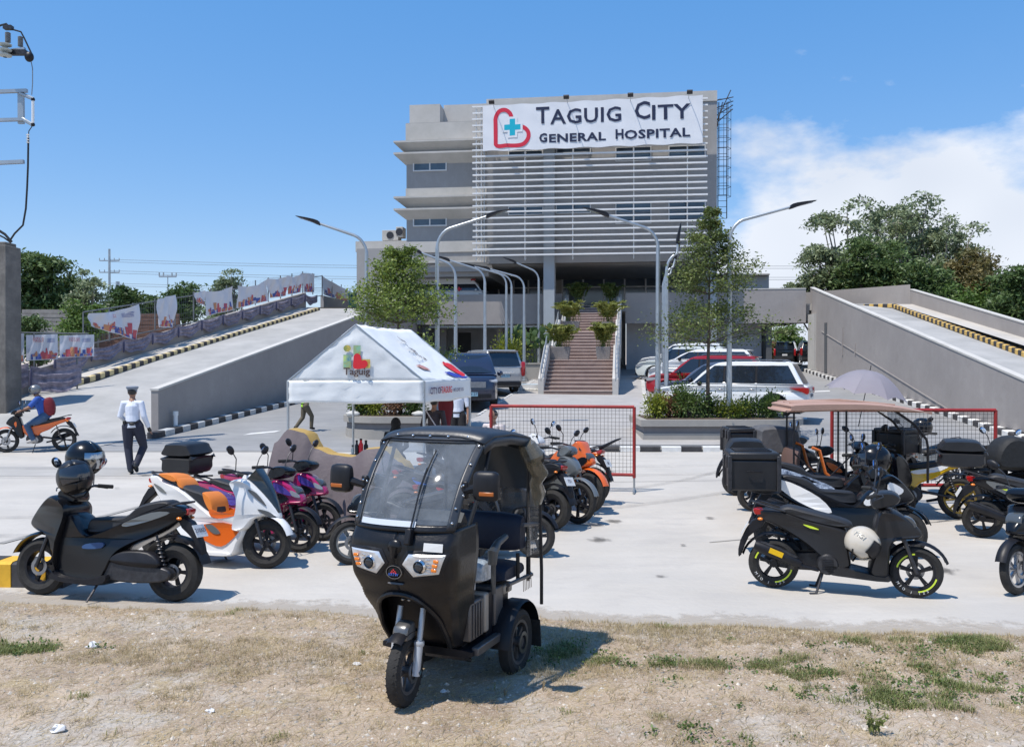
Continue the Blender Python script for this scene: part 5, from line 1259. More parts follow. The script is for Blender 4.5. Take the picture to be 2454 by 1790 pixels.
# ================================================================= cars
def carpaint(n,c,metal=0,r=.25): return mat(n,c,r,metal=metal,coat=.7)
cw_=carpaint('car_white',(.80,.81,.81)); crd=carpaint('car_red',(.33,.012,.02)); csv=carpaint('car_silver',(.42,.43,.44),.5); cbl=carpaint('car_dark_blue',(.015,.022,.05)); cgr=carpaint('car_blue_grey',(.13,.16,.22),.5); cgn=carpaint('car_black',(.012,.016,.02)); cpl=carpaint('car_pale_green_white',(.62,.66,.64))
platem=mat('number_plate',(.65,.66,.66),.5); inkm=mat('plate_ink',(.03,.03,.08),.5); platb=mat('plate_blue',(.25,.42,.52),.5)
alloy=mat('alloy',(.45,.45,.46),.3,metal=.8)
def wheel(par,x,y,r,w,side,spokes=5,rim=alloy,name='wheel'):
    b=MB(); h=w/2; ri=r*.66
    b.lathe([(ri,-h*.8),(r*.9,-h),(r*.985,-h*.7),(r,0),(r*.985,h*.7),(r*.9,h),(ri,h*.8)],28); t=b.build(name,rub,par); t.location=(x,y,r)
    b=MB(); b.lathe([(ri*1.0,-h*.75),(ri*.93,-h*.55),(ri*.9,h*.5),(ri*.93,h*.7),(ri*1.02,h*.78)],28); b.lathe([(0,side*h*.55),(ri*.22,side*h*.55),(ri*.22,side*h*.2),(0,side*h*.2)],12)
    for k in range(spokes):
        a=2*math.pi*k/spokes; m=Matrix.Rotation(-a,3,'Y'); b.box(m@Vector((ri*.52,side*h*.45,0)),(ri*.9,h*.25,ri*.22),m,)
    b.build('rim',rim,t)
    b=MB(); b.lathe([(0,0),(ri*.8,0),(ri*.8,.01),(0,.01)],16); b.build('brake_disc',darkst,t)
    return t
def car(name,lab,cat,loc,rz,paint,Ln=4.8,W=.92,H=1.83,hood=1.05,belt=1.1,xw=1.2,xrf=.45,xrr=-1.9,xrb=-2.25,pil=(1.05,.12,-.85,-1.85),r=.375,wb=2.75,plate='rear',ptxt='',clad=None,roofrail=True,roofcol=None,nose=.55,tail_hi=.95,xf=1.35,group=None,plm_=platem,lamps=1,hang=0,wt=.14):
    T=thing(name,lab,cat,loc,rz,group); h=Ln/2; ax=wb/2; xo=hang
    wf=lambda x,z: W*(1-.16*abs(x/h)**5)*(1-.05*max(0,(.45-z)/.45))
    arch=lambda c: [(p[0],p[1],1) for p in arc((c,r+.01),r+.075,180,0,10)]
    arch=lambda c: [(c+(r+.075)*math.cos(R(a)),r+.01+(r+.075)*math.sin(R(a)),1) for a in range(195,-16,-21)]
    low=[(h-.14,.28,1),(h-.02,.42,1),(h,.62,1),(h-.05,hood-.2),(h-.2,hood-.06),(h-nose,hood),(xw,belt,1),(xrb,belt,1),(-h+.03,belt-.06),(-h,.72,1),(-h+.05,.42,1),(-h+.14,.30,1)]
    sill=[]
    lo=list(low)+[(p[0],p[1],1) for p in reversed([(-ax+xo+(r+.075)*math.cos(R(a)),r+.01+(r+.075)*math.sin(R(a))) for a in range(-12,193,17)])]+[(p[0],p[1],1) for p in reversed([(ax+xo+(r+.075)*math.cos(R(a)),r+.01+(r+.075)*math.sin(R(a))) for a in range(-12,193,17)])]
    b=MB(); b.slab(lo,wf,1 if False else 2,.045,rings=((-1,1),(-.93,.3),(-.8,0),(.8,0),(.93,.3),(1,1))) ; b.build('body',paint,T,ang=30)
    # arch liners and underbody
    b=MB(); b.box((xo*.5,0,.33),(Ln-.5,W*1.7,.18)); b.box((0,0,.6),(Ln*.9,W*1.5,.5)); b.build('underbody',black,T)
    # cabin
    topw=.80
    wc=lambda x,z: W*(.955-(1-topw)*max(0,(z-belt)/(H-belt)))*(1-.05*abs(x/h)**3)
    up=[(xw,belt-.01,1),((xw+xrf)/2+.03,(belt+H)/2-.02),(xrf,H-.09),(xrf-.35,H-.015),((xrf+xrr)/2,H),(xrr+.4,H-.02),(xrr,H-.07,1),(xrb,belt-.01,1)]
    b=MB(); b.slab(up,wc,3,.03,rings=((-1,1),(-.95,.2),(-.85,0),(.85,0),(.95,.2),(1,1))); b.build('cabin',roofcol or paint,T,ang=30)
    def xat(z,f): # front and rear edges of the cabin at height z
        t=(z-belt)/(H-.07-belt)
        return (xw+(xrf-xw)*t) if f else (xrb+(xrr-xrb)*t)
    zb,zt=belt+.03,H-wt
    n=len(pil)-1
    for sd in (-1,1):
        V=[(x,sd*(wc(x,z)+.001),z) for x,z in ((xat(zb,1)-.09,zb),(xat(zb,0)+.15,zb),(xat(zt,0)+.15,zt+.01),(xat(zt,1)-.09,zt+.01))]; V2=[(x,y-sd*.03,z) for x,y,z in V]
        b=MB(); b.add(V+V2,[(0,1,2,3) if sd<0 else (3,2,1,0)]+[(i,(i+1)%4,4+(i+1)%4,4+i) for i in range(4)]); b.build('window_pillar',black,T,smooth=False)
    for sd in (-1,1):
        for k in range(n):
            xa0=xat(zb,1)-.10 if k==0 else pil[k]-.035; xa1=xat(zt,1)-.10 if k==0 else pil[k]-.035
            xb0=xat(zb,0)+.16 if k==n-1 else pil[k+1]+.035; xb1=xat(zt,0)+.16 if k==n-1 else pil[k+1]+.035
            off=.012; b=MB(); V=[]
            for x,z in ((xa0,zb),(xb0,zb),(xb1,zt),((xa1+xb1)/2,zt+.015),(xa1,zt)): V.append((x,sd*(wc(x,z)*1.0+.004),z))
            V2=[(x,y-sd*.03,z) for x,y,z in V]; m=5
            b.add(V+V2,[tuple(range(5)) if sd<0 else tuple(range(4,-1,-1))]+[(i,(i+1)%5,5+(i+1)%5,5+i) for i in range(5)]); b.build('side_window',glassd,T,smooth=False)
    # screens
    for f,nm in ((1,'windscreen'),(0,'rear_window')):
        z0,z1=(belt+.05,H-.11); s=1 if f else -1; b=MB(); V=[]
        for z in (z0,z1):
            for y in (-.88,-.45,0,.45,.88):
                x=xat(z,f)+s*(.035-.05*abs(y)**3); V.append((x,y*wc(x,z)*.98,z))
        for i in range(4): b.f.append((i,i+1,i+6,i+5) if f else (i+5,i+6,i+1,i))
        b.v=V; b.build(nm,glassd,T)
    for sd in (-1,1):
        for x in (ax+xo,-ax+xo): wheel(T,x,sd*(W-.13),r,.23,sd)
        # lamps
        b=MB(); zl=hood-.22; b.slab([(h-.5,zl+.10,1),(h-.14,zl+.09),(h-.045,zl+.0),(h-.12,zl-.05),(h-.42,zl+.0,1)],.15,2,.01,y=sd*(W-.225)); b.build('headlight',lens,T)
        b=MB(); zl=tail_hi; b.slab([(-h+.55,zl+.09,1),(-h+.05,zl+.11),(-h-.012,zl+.05),(-h-.012,zl-.06),(-h+.06,zl-.10),(-h+.2,zl-.03)] if lamps==1 else [(-h+.1,zl+.28),(-h-.012,zl+.25),(-h-.012,zl-.20),(-h+.12,zl-.2)],.16 if lamps==1 else .07,2,.01,y=sd*(W-(.20 if lamps==1 else .085))); b.build('tail_light',redl,T)
        b=MB(); b.ball((xw-.35,sd*(W+.10),belt+.03),(.08,.11,.09),10,7); b.build('wing_mirror',(clad or paint),T)
        for k in range(len(pil)-2):
            x=pil[k+1]+.12; b=MB(); b.box((x,sd*(wf(x,.9)+.012),belt-.16),(.2,.03,.035)); b.build('door_handle',chrome if clad else paint,T,bevel=.008)
            b=MB(); b.box((pil[k+1]-.02,sd*(wf(x,.7)+.0005),(belt+.36)/2),(.012,.004,belt-.42)); b.build('door_seam',black,T)
        if roofrail: b=MB(); b.tube([(xrf-.4,sd*W*.72,H+.01),(xrf-.5,sd*W*.72,H+.05),(xrr+.3,sd*W*.72,H+.04),(xrr+.2,sd*W*.72,H)],.018,6); b.build('roof_rail',steel,T)
    # grille, bumpers, plates
    b=MB(); b.box((h-.02,0,hood-.32),(.05,W*1.0,.2)); 
    for k in range(3): b.box((h+.012,0,hood-.38+.06*k),(.02,W*.95,.018))
    b.build('grille',steel if clad is None else black,T); b=MB(); b.box((h-.03,0,.42),(.09,W*1.4,.14)); b.build('bumper_intake',black,T,bevel=.02)
    b=MB(); b.box((-h+.02,0,.40),(.08,W*1.55,.16)); b.build('rear_bumper',black if clad is None else paint,T,bevel=.02)
    for x,s in ((h+.01,1),(-h-.015,-1)):
        z=.48 if s>0 else belt-.34; b=MB(); b.box((x,0,z),(.012,.39,.14)); pl=b.build('number_plate',plm_,T)
        if ptxt and ((plate=='rear')==(s<0)): text(ptxt,'lettering',.13,inkm,pl,(x+s*.008,0,z-.055),(R(90),0,R(90)*s),ext=.001)
    b=MB(); b.box((-h-.012,0,belt-.21),(.02,W*.9,.035)); b.build('tailgate_trim',chrome,T)
    if xrb<-h*.85: b=MB(); b.slab([(xrr+.15,H-.02,1),(xrr-.16,H-.045,1),(xrr-.14,H-.075,1),(xrr+.1,H-.08,1)],W*.72,1,.005); b.build('spoiler',paint,T)
    return T
def facing(hx,hy): return math.atan2(hy,hx)
# right hand row, noses to the left
def rowcar(uf,vf,ang,Ln,**k):
    p=gp(uf,vf); hx,hy=-math.cos(R(ang)),math.sin(R(ang)); c=Vector((p.x-hx*Ln/2,p.y-hy*Ln/2,0)); c.z=tz(c.y)
    return c,facing(hx,hy)
c,a=rowcar(1580,995,24,4.8); t=car('parked_car','large white sports utility vehicle nearest the right planter','car',c,a,cw_,ptxt='NAX 6243',clad=black,belt=1.12,tail_hi=.93)
c,a=rowcar(1572,975,21,4.5); car('parked_car','blue grey car squeezed between the white and the red cars','car',c,a,cgr,Ln=4.4,H=1.66,belt=1.0,hood=.98,r=.32,wb=2.6,W=.86,roofrail=False,clad=black)
c,a=rowcar(1553,953,21,4.5); car('parked_car','dark red car with silver roof rails in the right row','car',c,a,crd,Ln=4.4,H=1.70,belt=1.02,hood=1.0,r=.34,wb=2.6,W=.87,clad=black)
c,a=rowcar(1560,930,21,4.6); car('parked_car','white roofed car with black side stripe behind the red car','car',c,a,cw_,Ln=4.6,H=1.76,belt=1.3,hood=1.05,r=.34,wb=2.65,W=.88,clad=black,roofrail=False)
c,a=rowcar(1527,911,21,4.6); car('parked_car','pale greenish white car with silver wheels fourth in the right row','car',c,a,cpl,Ln=4.5,H=1.68,belt=1.02,hood=.98,r=.33,wb=2.6,W=.87,clad=black)
c,a=rowcar(1535,898,21,4.6); car('parked_car','farthest white car of the right row beside the undercroft','car',c,a,cw_,Ln=4.5,H=1.70,belt=1.02,hood=.98,r=.33,wb=2.6,W=.87,clad=black)
p=at(1885,872,74); p.z=2.15; car('parked_car','black van with red tail lights in the yard beyond the bridge','van',p,facing(.35,.94),cgn,Ln=4.5,W=.86,H=1.85,belt=1.12,hood=1.1,xw=1.1,xrf=.5,xrr=-2.1,xrb=-2.2,pil=(1.0,.1,-.8,-2.0),lamps=2)
p=at(1938,872,71); p.z=2.15; car('parked_car','dark car half hidden by the bridge pier','car',p,facing(.2,.95),cgn,Ln=4.5,W=.86,H=1.8,lamps=2)
# left side
p=gp(1216,951); T=car('parked_car','silver people carrier parked with its rear to the camera','car',(p.x-.95,p.y+2.1,tz(p.y+2.1)),facing(-.38,.925),csv,Ln=4.55,W=.88,H=1.76,belt=1.05,hood=1.0,xw=1.25,xrf=.5,xrr=-2.0,xrb=-2.24,pil=(1.1,.2,-.7,-1.8),r=.33,wb=2.7,lamps=2,plm_=platb,ptxt='ZPK 518',roofrail=False)
p=gp(1092,990); car('parked_van','dark navy van with chrome grille facing the camera beside the tent','van',(p.x+.30,p.y+2.5,tz(p.y+2.5)),facing(.10,-.99),cbl,Ln=5.0,W=.94,H=1.92,belt=1.15,hood=1.12,xw=1.75,xrf=.9,xrr=-2.3,xrb=-2.42,pil=(1.5,.55,-.7,-2.2),r=.34,wb=3.1,plate='front',ptxt='XFN 271',plm_=platb,roofrail=False,nose=.4)
# ambulance on the deck
s,_=FP(1110,700,23.0); o=L(s,17.0,5.5); T=car('ambulance','white ambulance with red markings parked on the hospital deck','ambulance',o,-TH,cw_,Ln=5.6,W=.96,H=2.18,belt=1.2,hood=1.15,xw=2.55,xrf=1.9,xrr=-2.6,xrb=-2.72,pil=(2.3,1.0,-.4,-2.5),r=.35,wb=3.1,roofrail=False,nose=.25,xf=2.5,wt=.50); T.scale=(.92,.85,.82)
b=MB(); b.box((2.0,-.86,1.98),(.3,.03,.14)); b.build('warning_light',redl,T)
b=MB(); b.box((-.2,0,2.21),(.5,.5,.06)); b.build('roof_vent',white,T)
b=MB(); b.box((1.1,-.965,1.32),(.34,.02,.1)); b.box((1.1,-.965,1.32),(.1,.024,.3)); b.build('red_cross',redp,T)
# ================================================================= motorcycles
def bikewheel(par,x,r,tw,rim,spokes=5,disc=True,txt=None,steer=0):
    b=MB(); h=tw/2; ri=r-tw*.82
    b.lathe([(ri,-h*.7),(r-tw*.45,-h),(r-tw*.12,-h*.72),(r,0),(r-tw*.12,h*.72),(r-tw*.45,h),(ri,h*.7)],36); t=b.build('wheel',rub,par); t.location=(x,0,r); t.rotation_euler=(0,rnd.uniform(0,6),steer)
    b=MB(); b.lathe([(ri+.004,-h*.72),(ri-.018,-h*.68),(ri-.024,0),(ri-.018,h*.68),(ri+.004,h*.72)],36); b.lathe([(0,-.05),(.035,-.05),(.042,0),(.035,.05),(0,.05)],14)
    for k in range(spokes):
        a=2*math.pi*k/spokes; m=Matrix.Rotation(-a,3,'Y'); L_=ri-.03
        b.box(m@Vector((L_*.55,0,0)),(L_*.98,.024,.024),m,)
        if spokes<8: m2=Matrix.Rotation(-a-.16,3,'Y'); b.box(m2@Vector((L_*.62,0,.0)),(L_*.8,.018,.015),m2)
    b.build('rim',rim,t)
    if disc: b=MB(); b.lathe([(.05,.055),(ri*.5,.055),(ri*.5,.062),(.05,.062)],20); b.lathe([(.05,-.055),(ri*.5,-.055),(ri*.5,-.062),(.05,-.062)],16) if False else None; b.build('brake_disc',steel,t)
    return t
seatm=mat('seat_vinyl',(.018,.018,.02),.55,bump=.15,bs=80,var=.2); mirg=mat('mirror_glass',(.5,.62,.8),.04,metal=1)
STY={
'scoot':dict(wb=1.26,r=.235,tw=.085,
 body=[(-.78,.75),(-.55,.755),(-.3,.685),(-.02,.62),(.04,.56),(.05,.40),(.06,.27),(-.05,.24),(-.16,.30),(-.3,.42),(-.45,.52),(-.62,.61),(-.76,.67)],bw=lambda x,z:.135*(1-.55*max(0,(-x-.2)/.6)),
 seat=[(-.57,.75),(-.50,.80),(-.35,.775),(-.08,.715),(.05,.675),(.07,.63),(-.1,.62),(-.35,.67)],sw=.125,
 floor=[(-.17,.29),(.03,.265),(.30,.215),(.39,.215),(.385,.147),(.03,.165),(-.14,.19)],fw=.15,
 front=[(.22,.235),(.262,.42),(.257,.55),(.27,.68),(.31,.80),(.44,.80),(.60,.69),(.675,.60),(.645,.55),(.465,.53),(.41,.47),(.395,.30),(.38,.15),(.3,.17)],
 frw=lambda x,z:.175*(1-.75*max(0,(x-.36)/.34))*(1-.25*max(0,(.4-z)/.3)),
 hc=[(.24,.87),(.27,.81),(.44,.85),(.49,.92),(.42,.97),(.29,.955)],hcw=.13,hbx=.30,hbz=.93,nose=(.59,.68),lampw=.09,tail=(-.80,.72)),
'maxi':dict(wb=1.35,r=.265,tw=.125,
 body=[(-.80,.82),(-.66,.87),(-.42,.80),(-.2,.70),(.05,.60),(.15,.60),(.26,.72),(.40,.80),(.44,.68),(.475,.41),(.46,.20),(.30,.15),(.08,.14),(-.05,.18),(-.17,.40),(-.32,.50),(-.50,.58),(-.70,.70)],bw=lambda x,z:.185*(1-.5*max(0,(-x-.3)/.5))*(1-.25*max(0,(x-.2)/.3)),
 seat=[(-.64,.86),(-.58,.91),(-.36,.86),(-.22,.76),(.0,.74),(.14,.72),(.17,.60),(0,.59),(-.2,.66),(-.42,.77)],sw=.15,
 floor=[(-.12,.24),(.1,.20),(.36,.22),(.42,.26),(.45,.17),(.1,.13),(-.1,.15)],fw=.215,
 front=[(.42,.25),(.40,.50),(.33,.74),(.36,.86),(.50,.93),(.62,.88),(.74,.76),(.80,.66),(.72,.60),(.60,.57),(.52,.52),(.47,.38)],
 frw=lambda x,z:.21*(1-.75*max(0,(x-.45)/.38))*(1-.1*max(0,(.5-z)/.3)),
 hc=[(.30,.90),(.34,.86),(.48,.90),(.5,.96),(.42,1.0),(.33,.98)],hcw=.11,hbx=.36,hbz=.98,nose=(.70,.72),lampw=.10,tail=(-.80,.80)),
'pcx':dict(wb=1.31,r=.258,tw=.115,
 body=[(-.79,.92),(-.68,.94),(-.58,.88),(-.32,.79),(-.05,.62),(.12,.53),(.27,.56),(.40,.62),(.46,.40),(.40,.25),(.32,.12),(.0,.12),(-.12,.17),(-.34,.34),(-.58,.61),(-.77,.84)],bw=lambda x,z:.18*(1-.55*max(0,(-x-.3)/.5))*(1-.15*max(0,(x-.2)/.3)),
 seat=[(-.68,.92),(-.58,.955),(-.45,.93),(-.36,.855),(-.2,.80),(-.05,.76),(.06,.66),(.08,.55),(-.05,.60),(-.32,.78)],sw=.15,
 floor=[(-.12,.20),(.1,.17),(.30,.17),(.32,.12),(.1,.11),(-.1,.13)],fw=.20,
 front=[(.34,.40),(.37,.62),(.36,.74),(.28,.88),(.36,.93),(.47,.91),(.64,.77),(.79,.60),(.80,.53),(.68,.555),(.55,.50),(.47,.40)],
 frw=lambda x,z:.21*(1-.80*max(0,(x-.42)/.38)**.9),
 hc=[(.35,.93),(.38,.90),(.46,.92),(.47,.96),(.39,.98)],hcw=.07,hbx=.38,hbz=.98,nose=(.74,.56),lampw=.03,tail=(-.80,.86)),
'under':dict(wb=1.28,r=.285,tw=.085,
 body=[(-.74,.80),(-.55,.80),(-.30,.72),(-.02,.66),(.16,.62),(.30,.70),(.40,.78),(.46,.70),(.40,.56),(.25,.48),(.12,.36),(-.05,.34),(-.12,.46),(-.3,.54),(-.5,.66),(-.70,.74)],bw=lambda x,z:.11*(1-.5*max(0,(-x-.3)/.5)),
 seat=[(-.66,.80),(-.58,.85),(-.35,.81),(-.08,.755),(.10,.73),(.14,.67),(-.05,.66),(-.35,.70)],sw=.12,
 floor=[(-.1,.38),(.08,.36),(.16,.30),(.14,.24),(-.12,.24),(-.16,.32)],fw=.09,
 front=[(.24,.48),(.28,.70),(.34,.86),(.44,.90),(.56,.84),(.64,.72),(.58,.66),(.50,.60),(.42,.46),(.32,.34),(.24,.38)],
 frw=lambda x,z:.13*(1-.6*max(0,(x-.4)/.26)),
 hc=[(.28,.90),(.32,.87),(.44,.90),(.52,.98),(.44,1.04),(.32,.98)],hcw=.10,hbx=.30,hbz=.97,nose=(.50,.96),lampw=.08,tail=(-.78,.80)),
'sport':dict(wb=1.32,r=.30,tw=.12,
 body=[(-.72,.90),(-.5,.86),(-.25,.74),(-.02,.72),(.12,.86),(.34,.88),(.42,.76),(.44,.52),(.36,.34),(.10,.28),(-.05,.36),(-.10,.55),(-.3,.66),(-.5,.78)],bw=lambda x,z:.15*(1-.7*max(0,(-x-.15)/.55)),
 seat=[(-.66,.91),(-.55,.94),(-.38,.88),(-.26,.79),(-.06,.77),(.02,.79),(.0,.72),(-.25,.72),(-.45,.82)],sw=.115,
 floor=[(-.05,.5),(.3,.5),(.34,.28),(.2,.20),(-.06,.22)],fw=.11,
 front=[(.28,.40),(.30,.62),(.34,.84),(.44,1.00),(.52,1.02),(.62,.88),(.74,.74),(.66,.68),(.54,.62),(.48,.48),(.42,.36)],
 frw=lambda x,z:.17*(1-.7*max(0,(x-.40)/.34)),
 hc=[(.30,.93),(.34,.90),(.46,.93),(.46,.98),(.36,.98)],hcw=.06,hbx=.30,hbz=.95,nose=(.66,.80),lampw=.10,tail=(-.74,.88)),
}
def P_(b,n,m,T,**k): return b.build(n,m,T,**k)
def bike(lab,rearpt,frontpt,sty='scoot',paint=gloss,acc=None,seat=seatm,rim=black,box=None,name='motorcycle',cat='motorcycle',lean=7,stand='side',muffler=None,plate=True,ptxt='',mirrors=True,front=None,lower=None,mirm=mirg,spokes=5,group=None,steer=.0,screen=0,scale=None,rider=False,wbk=None,tailcol=None,exh_lab=None,fend=None,hcol=None):
    s=STY[sty]; rp=Vector(rearpt); fp=Vector(frontpt); d=fp-rp; d.z=0; wb=s['wb']; k=1.0
    mid=(rp+fp)/2; rz=math.atan2(d.y,d.x)
    T=thing(name,lab,cat,(mid.x,mid.y,max(0,min(rp.z,fp.z))),0,group); T.rotation_euler=(R(-lean) ,0,rz)   # leans towards its stand
    # leaning about the heading axis: order XYZ applies X first
    r,tw=s['r'],s['tw']; xa=wb/2
    bikewheel(T,-xa,r,tw*1.12,rim,spokes,disc=sty in('maxi','sport')); bikewheel(T,xa,r,tw,rim,spokes,steer=steer)
    P_(MB().slab(s['body'],s['bw'],4,.022),'body_panel',paint,T)
    P_(MB().slab(s['seat'],lambda x,z:s['sw']*(1-.35*max(0,(-x-.3)/.4)-.25*max(0,(x+.02)/.2)),4,.025),'seat',seat,T)
    P_(MB().slab(s['floor'],s['fw'],3,.015),'floorboard',lower or black,T)
    P_(MB().slab(s['front'],s['frw'],4,.022),'front_fairing',front or paint,T)
    P_(MB().slab(s['hc'],s['hcw'],3,.015),'handlebar_cover',hcol or front or paint,T)
    # accents following the flanks
    if acc:
        for (pts,m,*q) in acc:
            wmax=s['bw'] if not q else s['frw']
            for sd in (-1,1):
                Q=catmull([(a,c) for a,c in pts],3); b=MB(); V=[(x,sd*(wmax(x,z)+.004),z) for x,z in Q]; V2=[(x,y-sd*.02,z) for x,y,z in V]; n=len(V)
                base=[Vector((x,z,0)) for x,z in Q]; F=[t if True else t for t in tessellate_polygon([base])]
                b.add(V+V2,[tuple(t) for t in F]+[(i,(i+1)%n,n+(i+1)%n,n+i) for i in range(n)]); P_(b,'side_graphic',m,T,smooth=False)
    # fork, fender, bars
    hx,hz=s['hbx'],s['hbz']
    for sd in(-1,1):
        b=MB(); b.tube([(xa,sd*(tw/2+.035),r),(xa-.10,sd*(tw/2+.035),r+.28),(hx+.08,sd*.06,hz-.15)],[.018,.02,.018],8); P_(b,'fork_leg',darkst if sty!='under' else steel,T)
    b=MB(); fr=r+.03
    b.lathe([(fr,-tw*.62),(fr+.022,-tw*.35),(fr+.028,0),(fr+.022,tw*.35),(fr,tw*.62)],16,(xa,0,r),'y',20,170); P_(b,'front_fender',fend or (paint if sty!='scoot' else black),T)
    b=MB(); b.lathe([(fr+.02,-tw*.7),(fr+.04,0),(fr+.02,tw*.7)],12,(-xa,0,r),'y',30,165); P_(b,'rear_fender',black,T)
    b=MB(); b.tube([(hx-.10,-.34,hz+.02),(hx-.02,-.22,hz+.03),(hx+.04,-.08,hz),(hx+.04,.08,hz),(hx-.02,.22,hz+.03),(hx-.10,.34,hz+.02)],.012,8); P_(b,'handlebar',darkst,T)
    for sd in(-1,1):
        b=MB(); b.tube([(hx-.035,sd*.24,hz+.028),(hx-.11,sd*.36,hz+.018)],.019,8); P_(b,'grip',rub,T)
        b=MB(); b.tube([(hx+.02,sd*.20,hz+.03),(hx+.03,sd*.26,hz+.02),(hx-.05,sd*.37,hz+.0)],.006,5); P_(b,'brake_lever',darkst,T)
        if mirrors:
            my=sd*.30; b=MB(); b.tube([(hx-.02,sd*.19,hz+.04),(hx+.0,sd*.22,hz+.16),(hx+.0,my,hz+.235)],.006,6); ms=P_(b,'mirror_stalk',darkst,T)
            b=MB(); b.ball((0,0,0),(.022,.068,.042),12,8); o=P_(b,'mirror_head',black,ms); o.location=(hx+.0,my+sd*.03,hz+.25); o.rotation_euler=(sd*.5,.0,0)
            b=MB(); b.ball((-.016,0,0),(.010,.060,.036),12,6); g=P_(b,'mirror_glass',mirm,ms); g.location=o.location; g.rotation_euler=o.rotation_euler
    # lights
    nx,nz=s['nose']
    b=MB(); b.slab([(nx-.07,nz+.07),(nx+.0,nz+.055),(nx+.040,nz-.005),(nx+.015,nz-.035),(nx-.04,nz+.0)],s['lampw']*.8,3,.01); P_(b,'headlight',mat('dark_lens',(.07,.08,.09),.12,coat=.4),T)
    tx,tzz=s['tail']; b=MB(); b.slab([(tx-.015,tzz+.035),(tx+.08,tzz+.035),(tx+.08,tzz-.01),(tx,tzz-.02)],.065,3,.008); P_(b,'tail_light',redl,T)
    for sd in (-1,1): b=MB(); b.ball((tx+.05,sd*.11,tzz-.05),(.026,.022,.015),8,6); P_(b,'turn_signal',orl,T)
    # engine, swing arm, shock
    if sty in('scoot','maxi'):
        b=MB(); b.slab([(-.70,.30),(-.45,.34),(-.10,.36),(-.02,.28),(-.10,.19),(-.40,.17),(-.68,.20)],.055,3,.015,y=.11); P_(b,'engine_case',darkst,T)
        b=MB(); b.lathe([(.0,-.15),(.085,-.15),(.10,-.13),(.10,-.04),(.05,-.02)],18,(-.14,0,.28)); P_(b,'fan_cover',darkst,T)
        b=MB()
        for k_ in range(6): b.box((-.14,-.154,.235+.018*k_),(.10,.006,.006))
        P_(b,'fan_grille',black,T)
        b=MB(); b.slab([(-.62,.36),(-.50,.45),(-.25,.45),(-.12,.38),(-.2,.33),(-.55,.31)],.06,3,.02,y=.13); P_(b,'air_box',black,T)
    else:
        b=MB(); b.slab([(-.12,.40),(.02,.47),(.16,.42),(.20,.30),(.10,.22),(-.10,.22),(-.17,.30)],.11,3,.02); P_(b,'engine_case',darkst,T)
        b=MB(); b.lathe([(.0,-.14),(.07,-.14),(.075,-.12),(.075,.12),(.07,.14),(0,.14)],16,(-.02,0,.30)); P_(b,'clutch_cover',steel,T)
        b=MB(); 
        for sd in(-1,1): b.tube([(-xa,sd*.07,r),(-.15,sd*.06,.36)],.018,6)
        P_(b,'swing_arm',darkst,T)
        b=MB()
        for k_ in range(7): b.box((.10+.012*k_,0,.42+.02*k_),(.09,.18,.006),(0,-.6,0))
        P_(b,'cooling_fins',steel,T)
    b=MB(); a_=Vector((-xa+.04,.10,r+.02)); c_=Vector((-xa+.16,.09,r+.36)); b.tube([a_,c_],.012,6)
    for k_ in range(7): q_=a_.lerp(c_,.15+.1*k_); b.lathe([(.026,q_.z-.008),(.032,q_.z),(.026,q_.z+.008)],10,(q_.x,q_.y,0),'z')
    P_(b,'shock_absorber',darkst,T)
    ey=-.14
    b=MB(); b.tube([(-.22,ey+.03,.22),(-.35,ey,.25),(-.40,ey,.28)],.02,7); b.tube([(-.38,ey,.27),(-.43,ey-.005,.295),(-.74,ey-.01,.41),(-.80,ey-.01,.43)],[.035,.052,.056,.045],14); P_(b,'exhaust',muffler or black,T)
    b=MB(); b.slab([(-.44,.33),(-.72,.445),(-.70,.46),(-.43,.36)],.03,2,.008,y=ey-.015); P_(b,'exhaust_shield',darkst,T)
    if stand=='center':
        for sd in (-1,1): b=MB(); b.tube([(-.18,sd*.08,.20),(-.24,sd*.15,.01),(-.30,sd*.17,.005)],.012,6); P_(b,'stand_leg',darkst,T)
    else:
        b=MB(); b.tube([(-.02,.12,.20),(.02,.26,-.0)],.011,6); P_(b,'stand_leg',darkst,T)
    # rear mudguard with plate
    b=MB(); b.slab([(tx+.10,tzz-.04),(tx-.03,tzz-.08),(tx-.14,tzz-.28),(tx-.16,tzz-.42),(tx-.13,tzz-.42),(tx-.06,tzz-.24),(tx+.06,tzz-.14)],.05,2,.008); P_(b,'mudguard',black,T)
    if plate:
        b=MB(); b.box((0,0,0),(.006,.19,.12)); pl=P_(b,'number_plate',platem,T); pl.location=(tx-.10,0,tzz-.16); pl.rotation_euler=(0,.5,0)
        if ptxt: text(ptxt,'lettering',.06,inkm,pl,(-.006,0,-.028),(R(90),0,R(-90)),ext=.0005)
    if screen:
        b=MB(); b.slab([(s['nose'][0]-.09,s['nose'][1]+.10,1),(s['nose'][0]-.2,s['nose'][1]+.12+screen,1),(s['nose'][0]-.23,s['nose'][1]+.12+screen,1),(s['nose'][0]-.16,s['nose'][1]+.10,1)],.12,1,.005); P_(b,'windshield',mat('smoked_plastic',(.02,.025,.03),.1,coat=.5),T)
    # grab rail
    b=MB(); b.tube([(tx+.28,.10,tzz+.03),(tx+.05,.09,tzz+.09),(tx-.03,0,tzz+.10),(tx+.05,-.09,tzz+.09),(tx+.28,-.10,tzz+.03)],.010,6); P_(b,'grab_rail',darkst,T)
    if box:
        box(T,tx,tzz)
    return T
